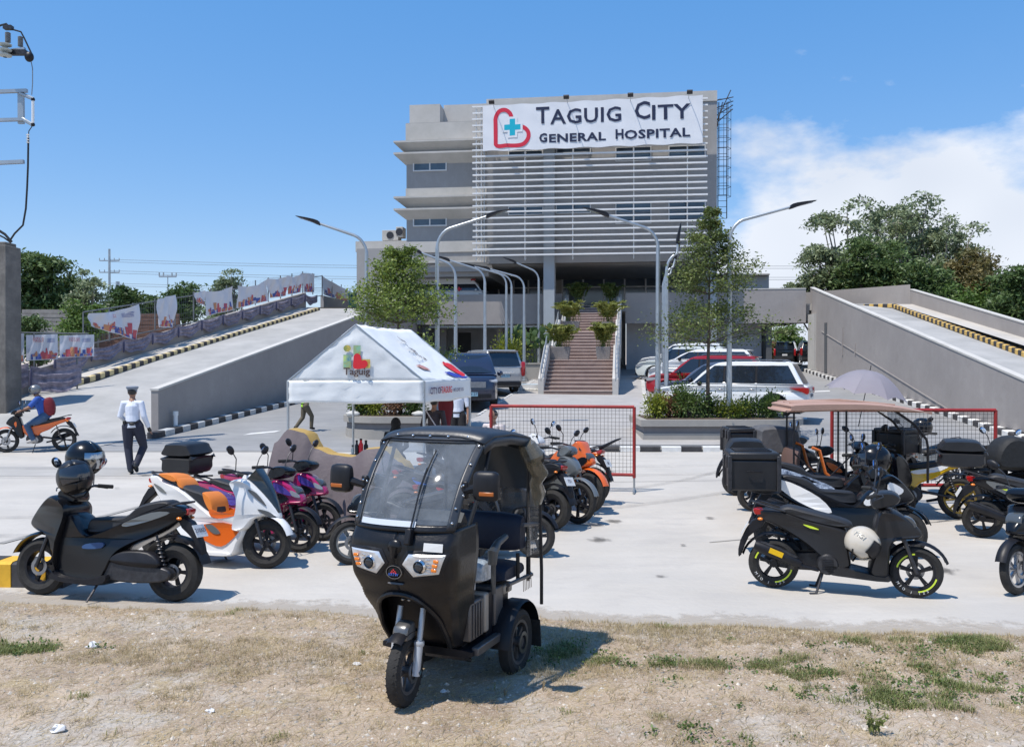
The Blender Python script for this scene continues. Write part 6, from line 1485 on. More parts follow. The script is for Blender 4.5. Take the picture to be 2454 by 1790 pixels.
# ---- cases
casem=mat('case_black',(.016,.016,.018),.45,bump=.08,bs=90,var=.25)
def topcase(lab,P,rz,dim=(.42,.50,.33),m=casem,kind='hard',tilt=0,grp='top boxes on the parked motorcycles'):
    T=thing('top_box',lab,'top box',P,0,grp); T.rotation_euler=(0,tilt,rz); lx,ly,lz=dim
    b=MB(); b.tube([(-.08,-.09,.0),(.12,-.08,-.05),(.30,-.07,-.04)],.011,6); b.tube([(-.08,.09,.0),(.12,.08,-.05),(.30,.07,-.04)],.011,6); b.box((0,0,-.008),(.26,.24,.02)); b.build('mounting_plate',darkst,T)
    if kind=='hard':
        b=MB(); b.slab([(-lx/2+.02,0),(lx/2-.03,0),(lx/2,lz*.5),(lx/2-.01,lz*.56),(-lx/2,lz*.56),(-lx/2-.01,lz*.4)],ly/2,3,.03); b.build('base',m,T)
        b=MB(); b.slab([(-lx/2+.005,lz*.585),(lx/2-.015,lz*.585),(lx/2-.035,lz*.86),(lx*.28,lz),(-lx*.32,lz),(-lx/2+.03,lz*.90)],ly/2*.97,3,.02); b.build('lid',m,T)
        b=MB(); b.box((-lx/2-.012,0,lz*.57),(.03,.12,.07)); b.build('latch',darkst,T,bevel=.006)
        b=MB(); b.box((-lx/2-.008,0,lz*.42),(.015,ly*.7,.035)); b.build('reflector',redl,T,bevel=.004)
    else:  # ribbed square expedition case
        b=MB(); b.box((0,0,lz*.4),(lx,ly,lz*.8),top=(1.04,1.04)); b.build('base',m,T,bevel=.02); b=MB(); b.box((0,0,lz*.9),(lx*1.08,ly*1.08,lz*.19)); b.build('lid',m,T,bevel=.02)
        for x in (-1,1):
            for y in (-1,1): b=MB(); b.box((x*lx*.52,y*ly*.52,lz*.45),(.045,.045,lz*.92)); b.build('corner_guard',darkst,T,bevel=.008)
        for k in range(3): b=MB(); b.box((0,-ly*.28+k*ly*.28,lz*1.005),(lx*.8,.03,.02)); b.build('lid_rib',black,T,bevel=.004)
        for y in (-1,1): b=MB(); b.box((-lx*.55,y*ly*.25,lz*.72),(.03,.06,.13)); b.build('latch',steel if False else darkst,T,bevel=.006)
        b=MB(); b.tube([(-.08,-ly*.56,lz*.5),(-.05,-ly*.60,lz*.52),(.05,-ly*.60,lz*.52),(.08,-ly*.56,lz*.5)],.01,6); b.build('handle',black,T)
    return T
def helmet(lab,P,rot,m,visor=glassd,full=True,sc_=1.0,grp=None,txt=None):
    T=thing('helmet',lab,'helmet',P,0,grp); T.rotation_euler=rot; T.scale=(sc_,)*3
    b=MB(); n,mm=22,16
    # shell with a face opening to the front (+x)
    for j in range(mm+1):
        ph=R(-58+148*j/mm)
        for i in range(n+1):
            a=R(42 if (-20<math.degrees(ph)<32) else 8)*1.0
            a=R(45) if -25<math.degrees(ph)<30 else (R(20) if (not full and math.degrees(ph)<=-25) else R(.5))
            t=a+(2*math.pi-2*a)*i/n
            b.v.append((.135*math.cos(ph)*math.cos(t)*(1.04 if math.cos(t)>0 else 1),.122*math.cos(ph)*math.sin(t),.128*math.sin(ph)))
    for j in range(mm):
        for i in range(n): a=j*(n+1)+i; b.f.append((a,a+1,a+n+2,a+n+1))
    o=b.build('shell',m,T); so2=o.modifiers.new('thick','SOLIDIFY'); so2.thickness=.012; so2.offset=-1
    b=MB()
    for j in range(7):
        ph=R(-24+52*j/6)
        for i in range(13):
            t=R(-50+100*i/12); b.v.append((.143*math.cos(ph)*math.cos(t),.126*math.cos(ph)*math.sin(t),.132*math.sin(ph)))
    for j in range(6):
        for i in range(12): a=j*13+i; b.f.append((a,a+1,a+14,a+13))
    b.build('visor',visor,T)
    b=MB(); b.ball((-.01,0,-.02),(.112,.104,.095),12,8); b.build('lining',black,T)
    b=MB(); b.tube([(0,.09,-.09),(.02,.03,-.15),(.02,-.03,-.15),(0,-.09,-.09)],.007,5); b.build('strap',black,T)
    if txt: text(txt,'lettering',.055,mat('helmet_letter',(.5,.48,.42),.5),T,(-.02,-.128,.0),(R(90),0,0),ext=.001)
    return T
def on(T,x,y,z):
    """world point of a bike-local position"""
    bpy.context.view_layer.update(); return T.matrix_world@Vector((x,y,z))
def heading(T): return T.rotation_euler.z
pw=carpaint('bike_pearl_white',(.80,.79,.77),0,.2); por=carpaint('bike_orange',(.72,.13,.015),0,.25); pmg=carpaint('bike_magenta',(.42,.012,.11),0,.25); ppu=carpaint('bike_purple_blue',(.08,.05,.3),0,.25); pyl=carpaint('bike_yellow',(.75,.45,.01),0,.25); pbl=carpaint('bike_blue',(.015,.12,.5),0,.25); pgrey=carpaint('bike_grey',(.16,.17,.17),.3,.3); pmatt=mat('bike_matt_black',(.014,.014,.016),.38,var=.2,vs_=6)
pred=carpaint('bike_red',(.5,.015,.02),0,.25); gold=mat('gold_rim',(.55,.36,.08),.3,metal=.9); lime=mat('lime_tape',(.6,.75,.05),.5); seator=mat('orange_seat_vinyl',(.75,.22,.03),.5)
# A: black maxi scooter, left foreground
A=bike('black maxi scooter nearest the camera at left, two helmets on its bars',gp(418,1441),gp(98,1424),'maxi',gloss,lean=-6,rim=black,ptxt='210XD',acc=[([(-.66,.80),(-.50,.80),(-.25,.70),(-.28,.67),(-.5,.73)],pgrey),([(-.05,.52),(.12,.5),(.14,.46),(-.04,.47)],mat('faded_blue_print',(.03,.08,.2),.5))],spokes=5,tailcol=gloss)
helmet('glossy black full face helmet sitting on top of the black scooter bars',on(A,.30,.02,1.27),(.05,.1,heading(A)+math.pi*.95),gloss,visor=mat('silver_visor',(.35,.38,.42),.12,metal=1),sc_=1.32)
helmet('matt black round helmet hanging from the black scooter handlebar',on(A,.20,.28,1.10),(.2,-.3,heading(A)+2.2),pmatt,sc_=1.28)
# B: white and orange
vis=mat('smoked_plastic',(.02,.025,.03),.1,coat=.5); dl=mat('dark_lens',(.07,.08,.09),.12,coat=.4)
Bk=bike('pearl white and orange maxi scooter in the left row',(-3.86,9.88,0),(-2.58,9.50,0),'pcx',pw,lean=5,rim=black,front=pw,lower=pw,steer=.3,plate=False,
  acc=[([(-.13,.40),(.05,.45),(.23,.47),(.41,.42),(.36,.32),(.22,.22),(.05,.26),(-.04,.31)],por),([(.06,.60),(.20,.57),(.36,.62),(.39,.56),(.2,.51),(.08,.53)],por),
       ([(.02,.43),(.10,.44),(.20,.36),(.12,.35)],pgrey),([(.50,.82),(.58,.79),(.68,.66),(.62,.70)],dl,1),([(.60,.62),(.70,.60),(.78,.54),(.68,.56)],dl,1),([(-.72,.84),(-.6,.80),(-.52,.74),(-.62,.76)],pgrey)],
  seat=seatm,fend=pw)
for o_ in ([(-.62,.955),(-.46,.945),(-.38,.88),(-.46,.87),(-.60,.92)],[(-.40,.91),(-.34,.87),(-.30,.80),(-.37,.82)],[(-.06,.775),(.05,.70),(.085,.56),(.03,.58),(-.04,.68)]):
    P_(MB().slab(o_,.156,3,.01),'seat_pad',seator,Bk)
P_(MB().slab([(.40,.91,1),(.53,1.04,1),(.60,.965),(.71,.80),(.805,.59,1),(.77,.585),(.63,.765),(.48,.895)],lambda x,z:.085*(1-.6*max(0,(x-.55)/.25)),3,.01),'windshield',vis,Bk)
# C, D: magenta scooters
mg=[([(-.55,.70),(-.3,.65),(-.1,.56),(-.2,.50),(-.45,.60)],ppu),([(.36,.78),(.46,.74),(.56,.64),(.46,.66),(.38,.70)],ppu,1),([(.30,.62),(.42,.66),(.52,.60),(.44,.55),(.34,.50)],gloss,1),([(.28,.46),(.36,.50),(.36,.34),(.28,.30)],gloss,1),([(.54,.70),(.62,.66),(.64,.62),(.56,.64)],lens,1)]
Cb=bike('magenta and purple scooter just behind the white scooter',(-3.64,10.68,0),(-2.44,10.32,0),'scoot',pmg,lean=6,acc=mg,rim=black,steer=.2,plate=False,front=pmg,lower=black,hcol=gloss)
Db=bike('second magenta scooter beside the covered motorcycle',(-3.52,11.36,0),(-2.32,11.0,0),'scoot',pmg,lean=6,acc=mg,rim=black,steer=.15,plate=False,front=pmg,lower=black,hcol=gloss)
topcase('black two-tone top box on the magenta scooter in the left row',Vector((-3.93,10.95,.84)),heading(Cb)+.0,(.42,.46,.36))
# F: covered motorcycle
def cover(lab,rp,fp,seed):
    d=Vector(fp)-Vector(rp); mid=(Vector(rp)+Vector(fp))/2; T=thing('covered_motorcycle',lab,'motorcycle',mid,math.atan2(d.y,d.x)); g=random.Random(seed)
    prof=[(-1.18,.62,.24),(-1.08,.98,.26),(-.85,1.16,.27),(-.6,1.12,.26),(-.45,.93,.24),(-.2,.86,.24),(.1,.84,.26),(.35,.95,.33),(.55,.96,.32),(.8,.80,.22),(1.0,.60,.18),(1.08,.40,.15)]
    nx_=44; ns_=26; bm=MB(); by=MB(); V=[]
    def it(x):
        for (a,c) in zip(prof,prof[1:]):
            if a[0]<=x<=c[0]:
                t=(x-a[0])/(c[0]-a[0]); t=t*t*(3-2*t); return [a[i]+(c[i]-a[i])*t for i in (1,2)]
        return [prof[-1][1],prof[-1][2]]
    for i in range(nx_+1):
        x=-1.18+2.26*i/nx_; h,w_=it(x); h*=1.10 if i>0 else 1.0
        for j in range(ns_+1):
            t=-1+2*j/ns_; a=abs(t)
            z=h*(1-max(0,(a-.30))/.70*.93) if a>.30 else h-.02*(a/.3)**2
            y=math.copysign(1,t)*(w_*min(1,a/.30)*(.45)+ (0 if a<.30 else (w_*.75+.10)*((a-.3)/.7)**.7))
            f=.052*math.sin(i*1.1+3*math.sin(j*.5)+(1 if t>0 else 2))*max(0,a-.25)+.02*mn.noise(Vector((x*4,j*.4,seed)))*1.5
            V.append((x+f*.5,y+math.copysign(f,t if t else 1),max(.04,z+f*.2)))
    def faces(lo,hi): return [(i*(ns_+1)+j,i*(ns_+1)+j+1,(i+1)*(ns_+1)+j+1,(i+1)*(ns_+1)+j) for i in range(nx_) for j in range(ns_) if lo<=j<hi]
    cm_=mat('cover_brown_grey',(.13,.105,.11),.65,bump=.3,bs=18,var=.1,vs_=2); cy=mat('cover_ochre',(.42,.27,.07),.6,bump=.3,bs=18,var=.08,vs_=2)
    bm.v=V; bm.f=faces(0,9)+faces(17,ns_); bm.build('cover_side',cm_,T); by.v=V; by.f=faces(9,17); by.build('cover_top',cy,T)
    return T
cover('parked motorcycle under a brown cover with an ochre top strip',(-2.80,12.35,0),(-1.57,11.95,0),5)
# G,H: partly hidden behind the tricycle
bike('dark scooter whose front wheel shows left of the tricycle',(-.50,9.85,0),(-1.70,9.68,0),'scoot',gloss,lean=-6,rim=pgrey,steer=.2,plate=False)
bike('dark motorcycle with blue and white flanks seen through the tricycle windscreen',(-1.30,11.1,0),(-.15,10.8,0),'under',pmatt,lean=6,rim=black,plate=False,acc=[([(-.5,.76),(-.2,.70),(.0,.64),(-.2,.60),(-.45,.68)],pbl),([(.0,.5),(.2,.55),(.25,.5),(.05,.42)],pw)])
bike('black sports motorcycle seen through the tricycle windscreen',(-1.15,11.85,0),(.08,11.55,0),'sport',pmatt,lean=6,rim=black,plate=False)
bike('dark scooter with red and white flanks seen through the clear side of the tricycle',(-.95,10.35,0),(.22,10.05,0),'scoot',gloss,lean=6,rim=black,plate=False,acc=[([(-.5,.74),(-.2,.66),(.0,.6),(-.2,.58),(-.45,.68)],pred),([(-.5,.68),(-.2,.58),(-.1,.56),(-.3,.56)],pw)])
# J group right of the tricycle
J1=bike('matt black scooter with a white number plate nearest the tricycle',(.50,11.75,0),(-.50,12.55,0),'maxi',pmatt,lean=-6,rim=black,ptxt='731')
J2=bike('dark motorcycle with a silver headlight in the middle row',(-.10,13.0,0),(.88,12.15,0),'under',pgrey,lean=6,rim=black,plate=False)
J3=bike('orange faired sports motorcycle pointing right in the middle row',(.10,13.9,0),(1.08,13.02,0),'sport',por,lean=6,rim=black,screen=.12,plate=False,acc=[([(.40,.66),(.58,.80),(.66,.76),(.56,.64),(.46,.56)],gloss,1),([(-.5,.84),(-.25,.72),(.1,.6),(-.1,.56)],gloss)])
J4=bike('orange and black motorcycle with its tail kicked up at the right of the middle row',(1.25,13.85,0),(.12,14.55,0),'under',por,lean=-6,rim=black,ptxt='84',acc=[([(-.1,.58),(.2,.58),(.3,.6),(.1,.44)],gloss)],front=pw)
J4.rotation_euler.y=0
b=MB(); b.tube([(-.72,0,.86),(-1.0,0,1.0),(-1.08,0,1.03)],[.03,.018,.008],6); P_(b,'tail_rack',black,J4)
# K group on the right
K1=bike('matt black scooter with yellow wheel tape in the right foreground',gp(1859,1407),gp(2189,1431),'scoot',pmatt,lean=0,rim=black,stand='center',front=pmatt,lower=pmatt,
   acc=[([(-.36,.64),(-.28,.625),(-.22,.60),(-.30,.61)],lime)],ptxt='',mirm=mat('mirror_blue',(.25,.45,.85),.05,metal=1))
for xx,rr in ((-STY['scoot']['wb']/2,.165),(STY['scoot']['wb']/2,.165)):
    for a0,a1 in ((95,165),(275,345)):
        b=MB(); b.lathe([(rr,-.047),(rr+.014,-.047)],12,(xx,0,.235),'y',a0,a1); P_(b,'rim_tape',lime,K1)
    for k_,ch in enumerate('MIO I 125'):
        if ch==' ':continue
        a=R(212+11*k_) ; rr2=.205; text(ch,'lettering',.035,white,K1,(xx+rr2*math.cos(a),-.0465,.235+rr2*math.sin(a)),(R(90),a*-1-R(90)+0,0),ext=.0006)
b=MB(); b.box((-.60,-.215,.375),(.13,.004,.05),(0,.36,0)); P_(b,'exhaust_badge',mat('badge_yellow',(.75,.45,.0),.5),K1)
helmet('cream open helmet hanging from the hook of the matt black scooter',on(K1,.16,-.14,.50),(-.5,.5,heading(K1)-.5),mat('cream_gloss',(.55,.50,.42),.25,coat=.5),visor=black,full=False,sc_=1.2,txt='MGI')
K2=bike('black scooter with a white tail panel behind the matt black one',(3.02,10.15,0),(4.30,10.0,0),'maxi',gloss,lean=5,rim=black,front=gloss,lower=gloss,steer=-.1,fend=gloss,
   acc=[([(-.74,.84),(-.55,.82),(-.25,.66),(-.12,.50),(-.30,.53),(-.55,.66)],pw),([(.22,.62),(.34,.74),(.40,.66),(.28,.58)],pw),([(.50,.84),(.66,.76),(.60,.70),(.48,.74)],pw,1)],plate=False,mirm=MC['mirror_blue'],screen=.1)
topcase('large ribbed black case above the white tail panel at right',Vector((2.66,10.05,.77)),heading(K2),(.50,.48,.42),kind='exp')
K3=bike('scooter with a blue graffiti side cover in the right group',(3.35,11.45,0),(4.62,11.25,0),'maxi',gloss,lean=5,rim=black,front=gloss,lower=gloss,steer=-.1,acc=[([(-.62,.83),(-.3,.74),(.0,.62),(.02,.56),(-.3,.58),(-.6,.72)],mat('graffiti_blue',(.02,.16,.6),.35,var=.9,vs_=22,col2=(.6,.7,.85)))],plate=False,mirm=MC['mirror_blue'])
topcase('rounded black top box with a red lamp above the ribbed case',Vector((2.98,11.5,.86)),heading(K3),(.46,.50,.34))
helmet('big black full face helmet resting on the scooter bars in the right group',Vector((4.37,10.9,1.0)),(.1,.1,math.pi*.97),gloss,sc_=1.45)
K5=bike('black scooter with round mirrors facing right beyond the orange tricycle',(3.6,14.8,0),(5.0,14.6,0),'scoot',gloss,lean=5,rim=black,plate=False,mirm=MC['mirror_blue'],acc=[([(-.6,.72),(-.3,.66),(.0,.58),(-.1,.54),(-.4,.62)],pbl)])
K6=bike('black motorcycle carrying a hard case near the right barrier',(6.0,13.6,0),(4.9,12.9,0),'under',gloss,lean=-5,rim=black,ptxt='',mirm=MC['mirror_blue'])
topcase('square black case on the motorcycle nearest the right barrier',Vector((5.62,13.2,.86)),heading(K6),(.38,.46,.36),kind='exp')
topcase('black case partly wrapped in a grey cloth at the left of the right group',Vector((3.35,13.4,.86)),.0,(.36,.44,.36),kind='exp')
b=MB(); b.slab([(-.3,0),(.3,0),(.30,.22),(.22,.36),(-.24,.38),(-.3,.2)],.30,3,.04); o=b.build('cloth_bundle',mat('grey_cover_cloth',(.09,.09,.095),.8,bump=.4,bs=12,var=.2)); o.location=(3.86,13.3,.86); tag(o,'dark grey cloth covered box beside the leftmost case','cover')
K4=bike('black scooter under the grey cloth covered case',(3.55,13.2,0),(4.75,12.95,0),'scoot',gloss,lean=5,rim=black,plate=False,acc=[([(-.6,.72),(-.3,.66),(.0,.58),(-.1,.54),(-.4,.62)],por),([(.36,.74),(.5,.70),(.6,.60),(.45,.62)],por,1)])
K8=bike('yellow and grey sports motorcycle with gold wheels',(6.15,12.55,0),(5.10,13.0,0),'under',pyl,lean=-5,rim=gold,spokes=9,ptxt='SU 7',acc=[([(-.55,.78),(-.3,.70),(-.02,.64),(-.1,.60),(-.4,.66)],pw)])
K9=bike('black and silver scooter pointing right with a red tail at the right edge',(5.85,11.2,0),(7.0,10.75,0),'scoot',gloss,lean=-2,rim=black,ptxt='',stand='center',acc=[([(-.6,.72),(-.3,.66),(.0,.56),(.02,.50),(-.25,.52),(-.5,.62)],pgrey),([(-.5,.66),(-.2,.58),(.0,.5),(-.02,.48),(-.22,.55)],lime)],muffler=black)
text('CLICK','lettering',.09,white,K9,(-.25,-.142,.555),(R(90),R(20),0),ext=.001,shear=.3)
topcase('rounded grey-black top box with a red corner on the silver flanked scooter',Vector((5.72,11.5,.86)),heading(K9),(.50,.52,.33))
K10=bike('dark scooter cut off by the right edge with a silver spoked front wheel',(5.75,9.1,0),(4.72,8.42,0),'scoot',gloss,lean=-4,rim=alloy,plate=False)
K11=bike('grey motorcycle with a round chrome headlight near the right barrier end',(7.6,15.4,0),(6.4,14.8,0),'under',pgrey,lean=-5,rim=black,plate=False)
helmet('black helmet perched on the grey motorcycle by the barrier',on(K11,.1,.0,1.1),(0,.1,2.6),gloss,sc_=1.25)
K12=bike('silver tailed motorcycle behind the rounded top box at right',(6.9,13.2,0),(8.1,12.9,0),'sport',pgrey,lean=4,rim=black,plate=False,acc=[([(-.6,.88),(-.35,.80),(-.2,.70),(-.4,.74)],pred)])
K13=bike('scooter draped with a black jacket at the right edge',(7.3,12.2,0),(6.9,13.4,0),'scoot',gloss,lean=-4,rim=black,plate=False)
b=MB(); b.slab([(-.22,0),(.2,0),(.25,.2),(.1,.42),(-.12,.40),(-.26,.2)],.20,3,.05); o=b.build('hanging_jacket',mat('jacket_black',(.012,.013,.014),.7,bump=.5,bs=14)); o.location=(6.88,12.5,.72); tag(o,'crumpled black jacket hanging over a scooter at the right edge','jacket')
# ================================================================= people
def remesh(o,v=.01,sm=2):
    m=o.modifiers.new('skinwrap','REMESH'); m.mode='VOXEL'; m.voxel_size=v; m.use_smooth_shade=True
    s=o.modifiers.new('soften','SMOOTH'); s.iterations=sm; s.factor=.5
    return o
def vv(a): return Vector(a)
def person(lab,loc,rz,J,shirt,trous,shoe,hair=hairm,sk=skin,hat=None,sleeve=1.0,sc_=1.0,skirt=False,hairlong=False,slim=1.0,hijab=None,voxel=.010):
    """J: joints in metres; x to the person's right, y forward, z up"""
    T=thing('person',lab,'person',loc,rz); T.scale=(sc_,)*3
    D=dict(pel=(0,0,.94),che=(0,0,1.32),nec=(0,0,1.47),hed=(0,.02,1.60),hR=(.09,0,.92),kR=(.10,.02,.50),aR=(.10,0,.09),tR=(.11,.15,.03),hL=(-.09,0,.92),kL=(-.10,.02,.50),aL=(-.10,0,.09),tL=(-.11,.15,.03),
           sR=(.19,0,1.40),eR=(.25,-.02,1.12),wR=(.27,.05,.88),sL=(-.19,0,1.40),eL=(-.25,-.02,1.12),wL=(-.27,.05,.88))
    D.update(J); D={k:vv(x) for k,x in D.items()}
    b=MB(); f=slim
    b.tube([D['pel'],D['pel'].lerp(D['che'],.5),D['che'],D['nec']],[.125*f,.115*f,.135*f,.06],12)
    b.tube([D['nec']-Vector((0,0,.03)),D['hed']],[.055,.05],10)
    h=D['hed']; b.ball(h+Vector((0,0,.02)),(.075,.095,.105),14,10); b.ball(h+Vector((0,.035,-.045)),(.055,.06,.06),10,8)
    b.ball(h+Vector((0,.10,-.005)),(.014,.022,.022),8,6)                           # nose
    for s in(-1,1): b.ball(h+Vector((s*.077,-.005,0)),(.012,.02,.03),8,6)          # ears
    b.tube([h+Vector((-.025,.086,-.052)),h+Vector((.025,.086,-.052))],.009,6)       # lips
    for s,k in ((1,'R'),(-1,'L')):
        b.tube([D['pel']+Vector((s*.04,0,0)),D['h'+k],D['k'+k],D['a'+k]],[.09*f,.092*f,.058*f,.042],10)
        b.tube([D['a'+k],D['a'+k].lerp(D['t'+k],.5),D['t'+k]],[.042,.038,.028],8)
        b.tube([D['che']+Vector((0,0,.06)),D['s'+k],D['e'+k],D['w'+k]],[.06,.056*f,.042*f,.027],10)
        w_=D['w'+k]; d=(w_-D['e'+k]).normalized(); sd=d.cross(Vector((0,1,0)) if abs(d.y)<.8 else Vector((1,0,0))).normalized(); up=sd.cross(d)
        pm=w_+d*.06; b.tube([w_,pm,w_+d*.085],[.026,.032,.030],8)
        for i,o in enumerate((-.024,-.008,.008,.024)):
            l=(.062,.075,.07,.055)[i]; r0=w_+d*.085+up*o; b.tube([r0,r0+d*l*.5+sd*.006,r0+d*l*.9+sd*.022],[.0085,.008,.006],6)
        b.tube([w_+d*.03+up*.024,w_+d*.055+up*.05,w_+d*.085+up*.056],[.012,.010,.008],6)
    remesh(b.build('body',sk,T),voxel,2)
    for s in (-1,1): e=MB(); e.ball(h+Vector((s*.030,.089,.016)),(.012,.006,.007),8,6); e.build('eye',mat('eye_dark',(.02,.015,.012),.2),T)
    # shirt
    b=MB(); b.tube([D['pel'].lerp(D['che'],-.12 if not skirt else 0),D['pel'].lerp(D['che'],.1),D['pel'].lerp(D['che'],.5),D['che'],D['nec']-Vector((0,0,.02))],[.138*f,.140*f,.130*f,.142*f,.068],14)
    for s,k in ((1,'R'),(-1,'L')):
        e=D['e'+k]; w_=D['w'+k]; end=e.lerp(w_,max(0,sleeve*1.0-.55)*2.1) if sleeve>.55 else D['s'+k].lerp(e,sleeve/.55)
        P=[D['che']+Vector((0,0,.06)),D['s'+k]]; rs=[.072,.066]
        if sleeve>.55: P+=[e,end]; rs+=[.056,.042]
        else: P+=[end]; rs+=[.062]
        b.tube(P,rs,12)
    remesh(b.build('shirt',shirt,T),.012,3)
    b=MB()
    if skirt: b.tube([D['pel']+Vector((0,0,.06)),D['pel'],vv((0,0,.35))],[.14,.16,.24],14)
    for s,k in ((1,'R'),(-1,'L')): b.tube([D['pel']+Vector((s*.03,0,.05)),D['h'+k],D['h'+k].lerp(D['k'+k],.5),D['k'+k],D['a'+k]+Vector((0,0,.0))],[.125*f,.115*f,.100*f,.080,.062],12)
    remesh(b.build('trousers',trous,T),.012,3)
    b=MB(); b.tube([D['pel']+Vector((0,0,.085)),D['pel']+Vector((0,0,.055))],[.150*f,.150*f],16); b.build('belt',black,T)
    for k in 'RL':
        b=MB(); a,t=D['a'+k],D['t'+k]; b.tube([a+Vector((0,0,.04)),a-(t-a)*.25-Vector((0,0,.02)),a.lerp(t,.4)-Vector((0,0,.01)),t],[.05,.05,.048,.034],10); o=b.build('shoe',shoe,T); remesh(o,.01,2)
    if hijab:
        b=MB(); b.ball(h+Vector((0,-.02,.02)),(.10,.115,.125),14,10); b.tube([h-Vector((0,.02,.05)),D['nec']-Vector((0,.02,.06))],[.09,.15],14); remesh(b.build('headscarf',hijab,T),.012,3)
    elif hair:
        b=MB(); b.ball(h+Vector((0,-.018,.035)),(.084,.092,.098),14,10); 
        if hairlong: b.tube([h+Vector((0,-.05,.03)),h+Vector((0,-.09,-.12)),h+Vector((0,-.09,-.28))],[.08,.075,.04],10)
        remesh(b.build('hair',hair,T),.010,2)
    return T
shw=mat('white_shirt',(.62,.66,.75),.75,bump=.4,bs=16); navyt=mat('navy_trousers',(.018,.021,.04),.8,bump=.35,bs=14); blk2=mat('black_leather',(.012,.012,.013),.4); jean=mat('blue_jeans',(.045,.09,.17),.8,bump=.3,bs=16,var=.25); blut=mat('blue_tshirt',(.02,.08,.35),.75,bump=.3,bs=12); hiv=mat('hi_vis_yellow',(.45,.85,.03),.7,bump=.3,bs=14); olive=mat('olive_trousers',(.11,.09,.06),.8,bump=.3,bs=14); dbrown=mat('dark_blouse',(.035,.025,.028),.75,bump=.3,bs=14,var=.2); marn=mat('maroon_cloth',(.17,.012,.02),.75,bump=.3,bs=12); blkc=mat('black_cloth',(.012,.011,.013),.85,bump=.3,bs=14); pinkw=mat('pale_blouse',(.55,.5,.5),.8)
# traffic guard walking away
g=gp(318,1136)
G_=person('guard in white shirt, navy trousers and peaked cap walking away across the lot',(g.x,g.y,0),R(8),
 dict(pel=(.01,.0,.95),che=(-.01,.03,1.32),nec=(-.01,.05,1.47),hed=(-.02,.07,1.59),hR=(.10,0,.93),kR=(.17,.14,.52),aR=(.07,-.05,.17),tR=(.06,.08,.05),hL=(-.09,0,.93),kL=(-.09,.04,.50),aL=(-.03,-.03,.09),tL=(-.04,.13,.03),
  sR=(.165,0,1.39),sL=(-.165,0,1.39),eR=(.225,-.03,1.13),wR=(.29,.06,.90),eL=(-.235,.02,1.14),wL=(-.17,.2,1.02)),shw,navyt,blk2,sleeve=1.0,sc_=1.0)
h=Vector((-.02,.07,1.59)); b=MB(); b.lathe([(.088,.05),(.115,.10),(.118,.115),(.10,.13),(.0,.135)],20,tuple(h),'z'); b.lathe([(.089,.02),(.09,.055)],20,tuple(h),'z'); b.build('cap',mat('cap_grey_blue',(.17,.20,.25),.6),G_)
b=MB(); b.ball(h+Vector((0,.12,.03)),(.07,.05,.012),12,6); b.build('cap_peak',blk2,G_)
b=MB(); b.box((-.13,-.10,1.02),(.05,.03,.07)); b.box((.03,-.15,.99),(.10,.03,.05)); b.build('radio_pouch',blk2,G_,bevel=.008)
b=MB(); b.tube([(.28,.055,.93),(.305,.09,.83)],[.033,.038],8); b.build('glove',blk2,G_)
# hi-vis worker beyond the tent
g=gp(731,1034); person('worker in a lime hi-vis shirt striding behind the tent',(g.x,g.y,g.z),R(-60),dict(pel=(0,0,.93),kR=(.1,.22,.55),aR=(.1,.20,.14),tR=(.1,.33,.10),kL=(-.1,-.05,.50),aL=(-.1,-.32,.14),tL=(-.1,-.2,.03),eR=(.24,.08,1.15),wR=(.1,.28,1.28),eL=(-.24,.08,1.15),wL=(-.1,.28,1.28)),hiv,olive,blk2,sleeve=.5,sc_=.80)
# under the tent
def px2(u,v,D): p=at(u,v,D); return p
p=at(1040,1000,17.3); W1=person('woman in a dark blouse with a pale sling strap standing under the tent edge',(p.x,17.3,0),R(-12),{},dbrown,blkc,blk2,sleeve=.8,sc_=.88)
b=MB(); b.tube([(-.17,-.05,1.45),(0,-.165,1.25),(.16,-.13,1.0),(.17,.02,.95)],.014,6); b.build('bag_strap',pinkw,W1)
p=at(1098,1000,21.5); person('man in black trousers standing at the right side of the tent',(p.x,21.5,0),R(160),dict(kL=(-.14,.06,.5),aL=(-.17,.02,.09)),shw,blkc,blk2,sleeve=.5,sc_=1.0)
p=at(949,1006,17.6); person('seated woman in a black headscarf behind the tricycle roof',(p.x,17.6,p.z-1.30*.98),R(20),dict(pel=(0,0,.52),che=(0,.02,.92),nec=(0,.03,1.06),hed=(0,.04,1.18),hR=(.09,0,.50),kR=(.12,.42,.50),aR=(.12,.44,.09),tR=(.12,.58,.03),hL=(-.09,0,.5),kL=(-.12,.42,.5),aL=(-.12,.44,.09),tL=(-.12,.58,.03),sR=(.18,0,1.0),eR=(.22,.06,.75),wR=(.12,.28,.62),sL=(-.18,0,1.0),eL=(-.22,.06,.75),wL=(-.12,.28,.62)),blkc,blkc,blk2,hijab=blkc,voxel=.014)
p=at(1184,1010,16.8); person('person with dark hair seated behind the motorcycles by the barrier',(p.x,16.8,max(0,p.z-1.28)),R(150),dict(pel=(0,0,.52),che=(0,.02,.92),nec=(0,.03,1.06),hed=(0,.04,1.18),hR=(.09,0,.50),kR=(.12,.42,.50),aR=(.12,.44,.09),tR=(.12,.58,.03),hL=(-.09,0,.5),kL=(-.12,.42,.5),aL=(-.12,.44,.09),tL=(-.12,.58,.03),sR=(.18,0,1.0),eR=(.22,.06,.75),wR=(.12,.28,.62),sL=(-.18,0,1.0),eL=(-.22,.06,.75),wL=(-.12,.28,.62)),pinkw,blkc,blk2,voxel=.014)
p=at(1177,864,43.5); person('person in a pale top with long dark hair beyond the silver car',(p.x,43.5,tz(43.5)),R(0),{},pinkw,blkc,blk2,hairlong=True,sleeve=.4,sc_=.98,voxel=.016)
